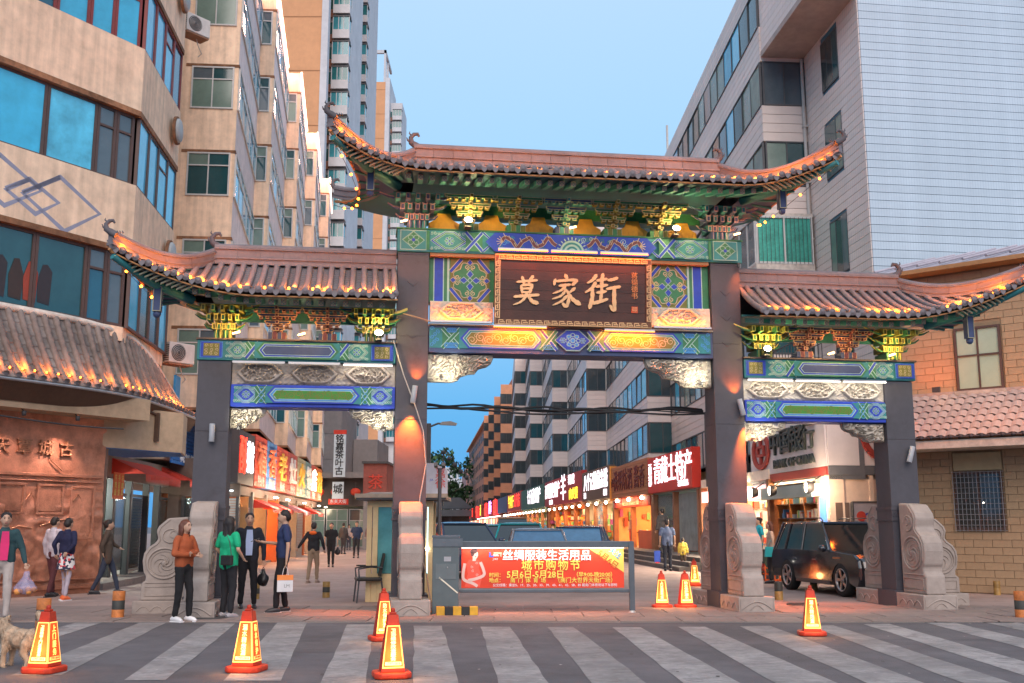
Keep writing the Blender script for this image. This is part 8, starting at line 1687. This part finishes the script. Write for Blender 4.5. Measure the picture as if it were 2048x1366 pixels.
    for sy in (-1, 1):
        q = B(); q.ball((gx1-.12, sy*(hw+.10), bl+.10), .11, paint, 8, (.6, 1, .75)); q.tube([(gx1-.1, sy*hw*.95, bl+.05), (gx1-.12, sy*(hw+.08), bl+.08)], .02, dk, 5); q.build('wing_mirror', t)
        for fx_ in (.05, -.95): q = B(); q.box(fx_, fx_+.20, sy*(hw*.975), sy*(hw*.975+.04), bl-.17, bl-.14, chrome); q.build('door_handle', t)
        q = B()
        for fx_ in (L*.175, -.18, -L*.27): q.box(fx_-.006, fx_+.006, sy*hw*.97, sy*(hw*.97+.012), gc_+.12, bl-.02, dk)
        q.box(-wb/2+.5, wb/2-.5, sy*hw*.96, sy*(hw*.96+.04), gc_+.02, gc_+.10, dk); q.build('door_seam', t)
        q = B(); q.ball((x1-.16, sy*(hw-.24), bl-.17), .17, mat('headlamp', (.5, .5, .48), .1, .1, spec=1), 10, (.5, 1.1, .45)); q.build('headlight', t)
        q = B(); q.box(x0+.0, x0+.06, sy*(hw-.35), sy*(hw-.04), bl-.28, bl-.08, mat('tail_red', (.35, .02, .02), .2)); q.build('tail_light', t)
    q = B(); q.box(x1-.06, x1+.012, -.5, .5, bl-.30, bl-.12, dk)
    for k in range(7): q.box(x1-.02, x1+.02, -.46+.14*k, -.40+.14*k, bl-.29, bl-.13, chrome)
    q.build('grille', t); q = B(); q.tube([(x1-.05, -hw+.3, .42), (x1+.01, -.4, .36), (x1+.01, .4, .36), (x1-.05, hw-.3, .42)], .02, chrome, 6)
    for sy in (-1, 1): q.ball((x1-.03, sy*(hw-.42), .44), .035, glow('fog_lamp', (1, .95, .85), 5), 8)
    q.build('fog_light', t)
    if wheels:
        for cx_ in (rx, fx):
            for sy in (-1, 1): wheel(t, cx_, sy*(hw-.10), r, sy)
        q = B(); q.box(rx, fx, -hw+.25, hw-.25, .2, .5, dk); q.build('underbody', t)
    if sign: q = B(); q.box(-.12, .12, -.35, .35, zt+.05, zt+.2, sign); q.build('roof_sign', t, bevel=.02)
    return t
blackp = coat_(mat('black_car_paint', (.010, .014, .022), .15, .05, 3, spec=.8)); 
S_ = car(7.74, 24.75, radians(-79.5), 4.45, 1.84, 1.63, blackp, 'glossy black SUV parked in front of the bank', suv=True, rails=True)
q = B(); q.box(1.05, 1.35, -.935, -.925, .80, .83, mat('amber_lens_off', (.5, .15, .05), .3)); q.build('side_repeater', S_)
tealp = mat('taxi_teal_paint', (.01, .26, .30), .25, .1); silver = mat('silver_paint', (.30, .31, .33), .25, .1, metal=.5); navyp = mat('navy_paint', (.03, .05, .10), .2, .1); brownp = mat('bronze_paint', (.30, .17, .09), .35, .1); blueg = mat('windscreen_sky', (.05, .16, .30), .06, .2, 3, spec=1)
def on_street(px, Y): a = (px-1024)/2110; return (a*(Y*.985+.0), Y)
for px, Y, L, W_, H, m_, lab, sg, az, g_ in ((1075, 30, 4.5, 1.75, 1.44, silver, 'silver car waiting right behind the banner barrier, its windscreen showing', None, -88, blueg), (1040, 37, 4.6, 1.8, 1.62, tealp, 'teal taxi behind the silver car with its roof over the barrier', None, -92, cgl), (975, 41, 4.6, 1.8, 1.58, tealp, 'teal taxi with a pale windscreen sticker, nearer the camera pole', None, -88, cgl),
                                  (1158, 34, 4.5, 1.8, 1.50, navyp, 'dark blue car behind the end of the silver car', None, -100, blueg), (1025, 55, 4.8, 1.85, 1.95, brownp, 'bronze van standing behind the taxis', None, -90, cgl), (925, 33, 4.6, 1.8, 1.62, navyp, 'dark car behind the barrier cabinet', None, -70, cgl), (905, 60, 4.6, 1.8, 1.65, blackp, 'black car farther up the street beyond the camera pole', None, -88, cgl)):
    x, y = on_street(px, Y); car(x, y, radians(az), L, W_, H, m_, lab, wheels=True, gl=g_)
# drain cover and litter specks on the road
random.seed(77); q = B()
for k in range(260):
    x = random.uniform(-9, 10); y = random.uniform(10.5, 24); s = random.uniform(.006, .028); a = random.random()*3; z = .012 if y < 17 else .026
    q.face([(x+s*cos(a+i*1.6), y+s*1.3*sin(a+i*1.6), z) for i in range(4)], random.choice((mat('litter_pale', (.45, .42, .4), .9), mat('litter_dark', (.05, .045, .04), .9), mat('litter_dark', (.05, .045, .04)))))
q.build('litter', kind='stuff')
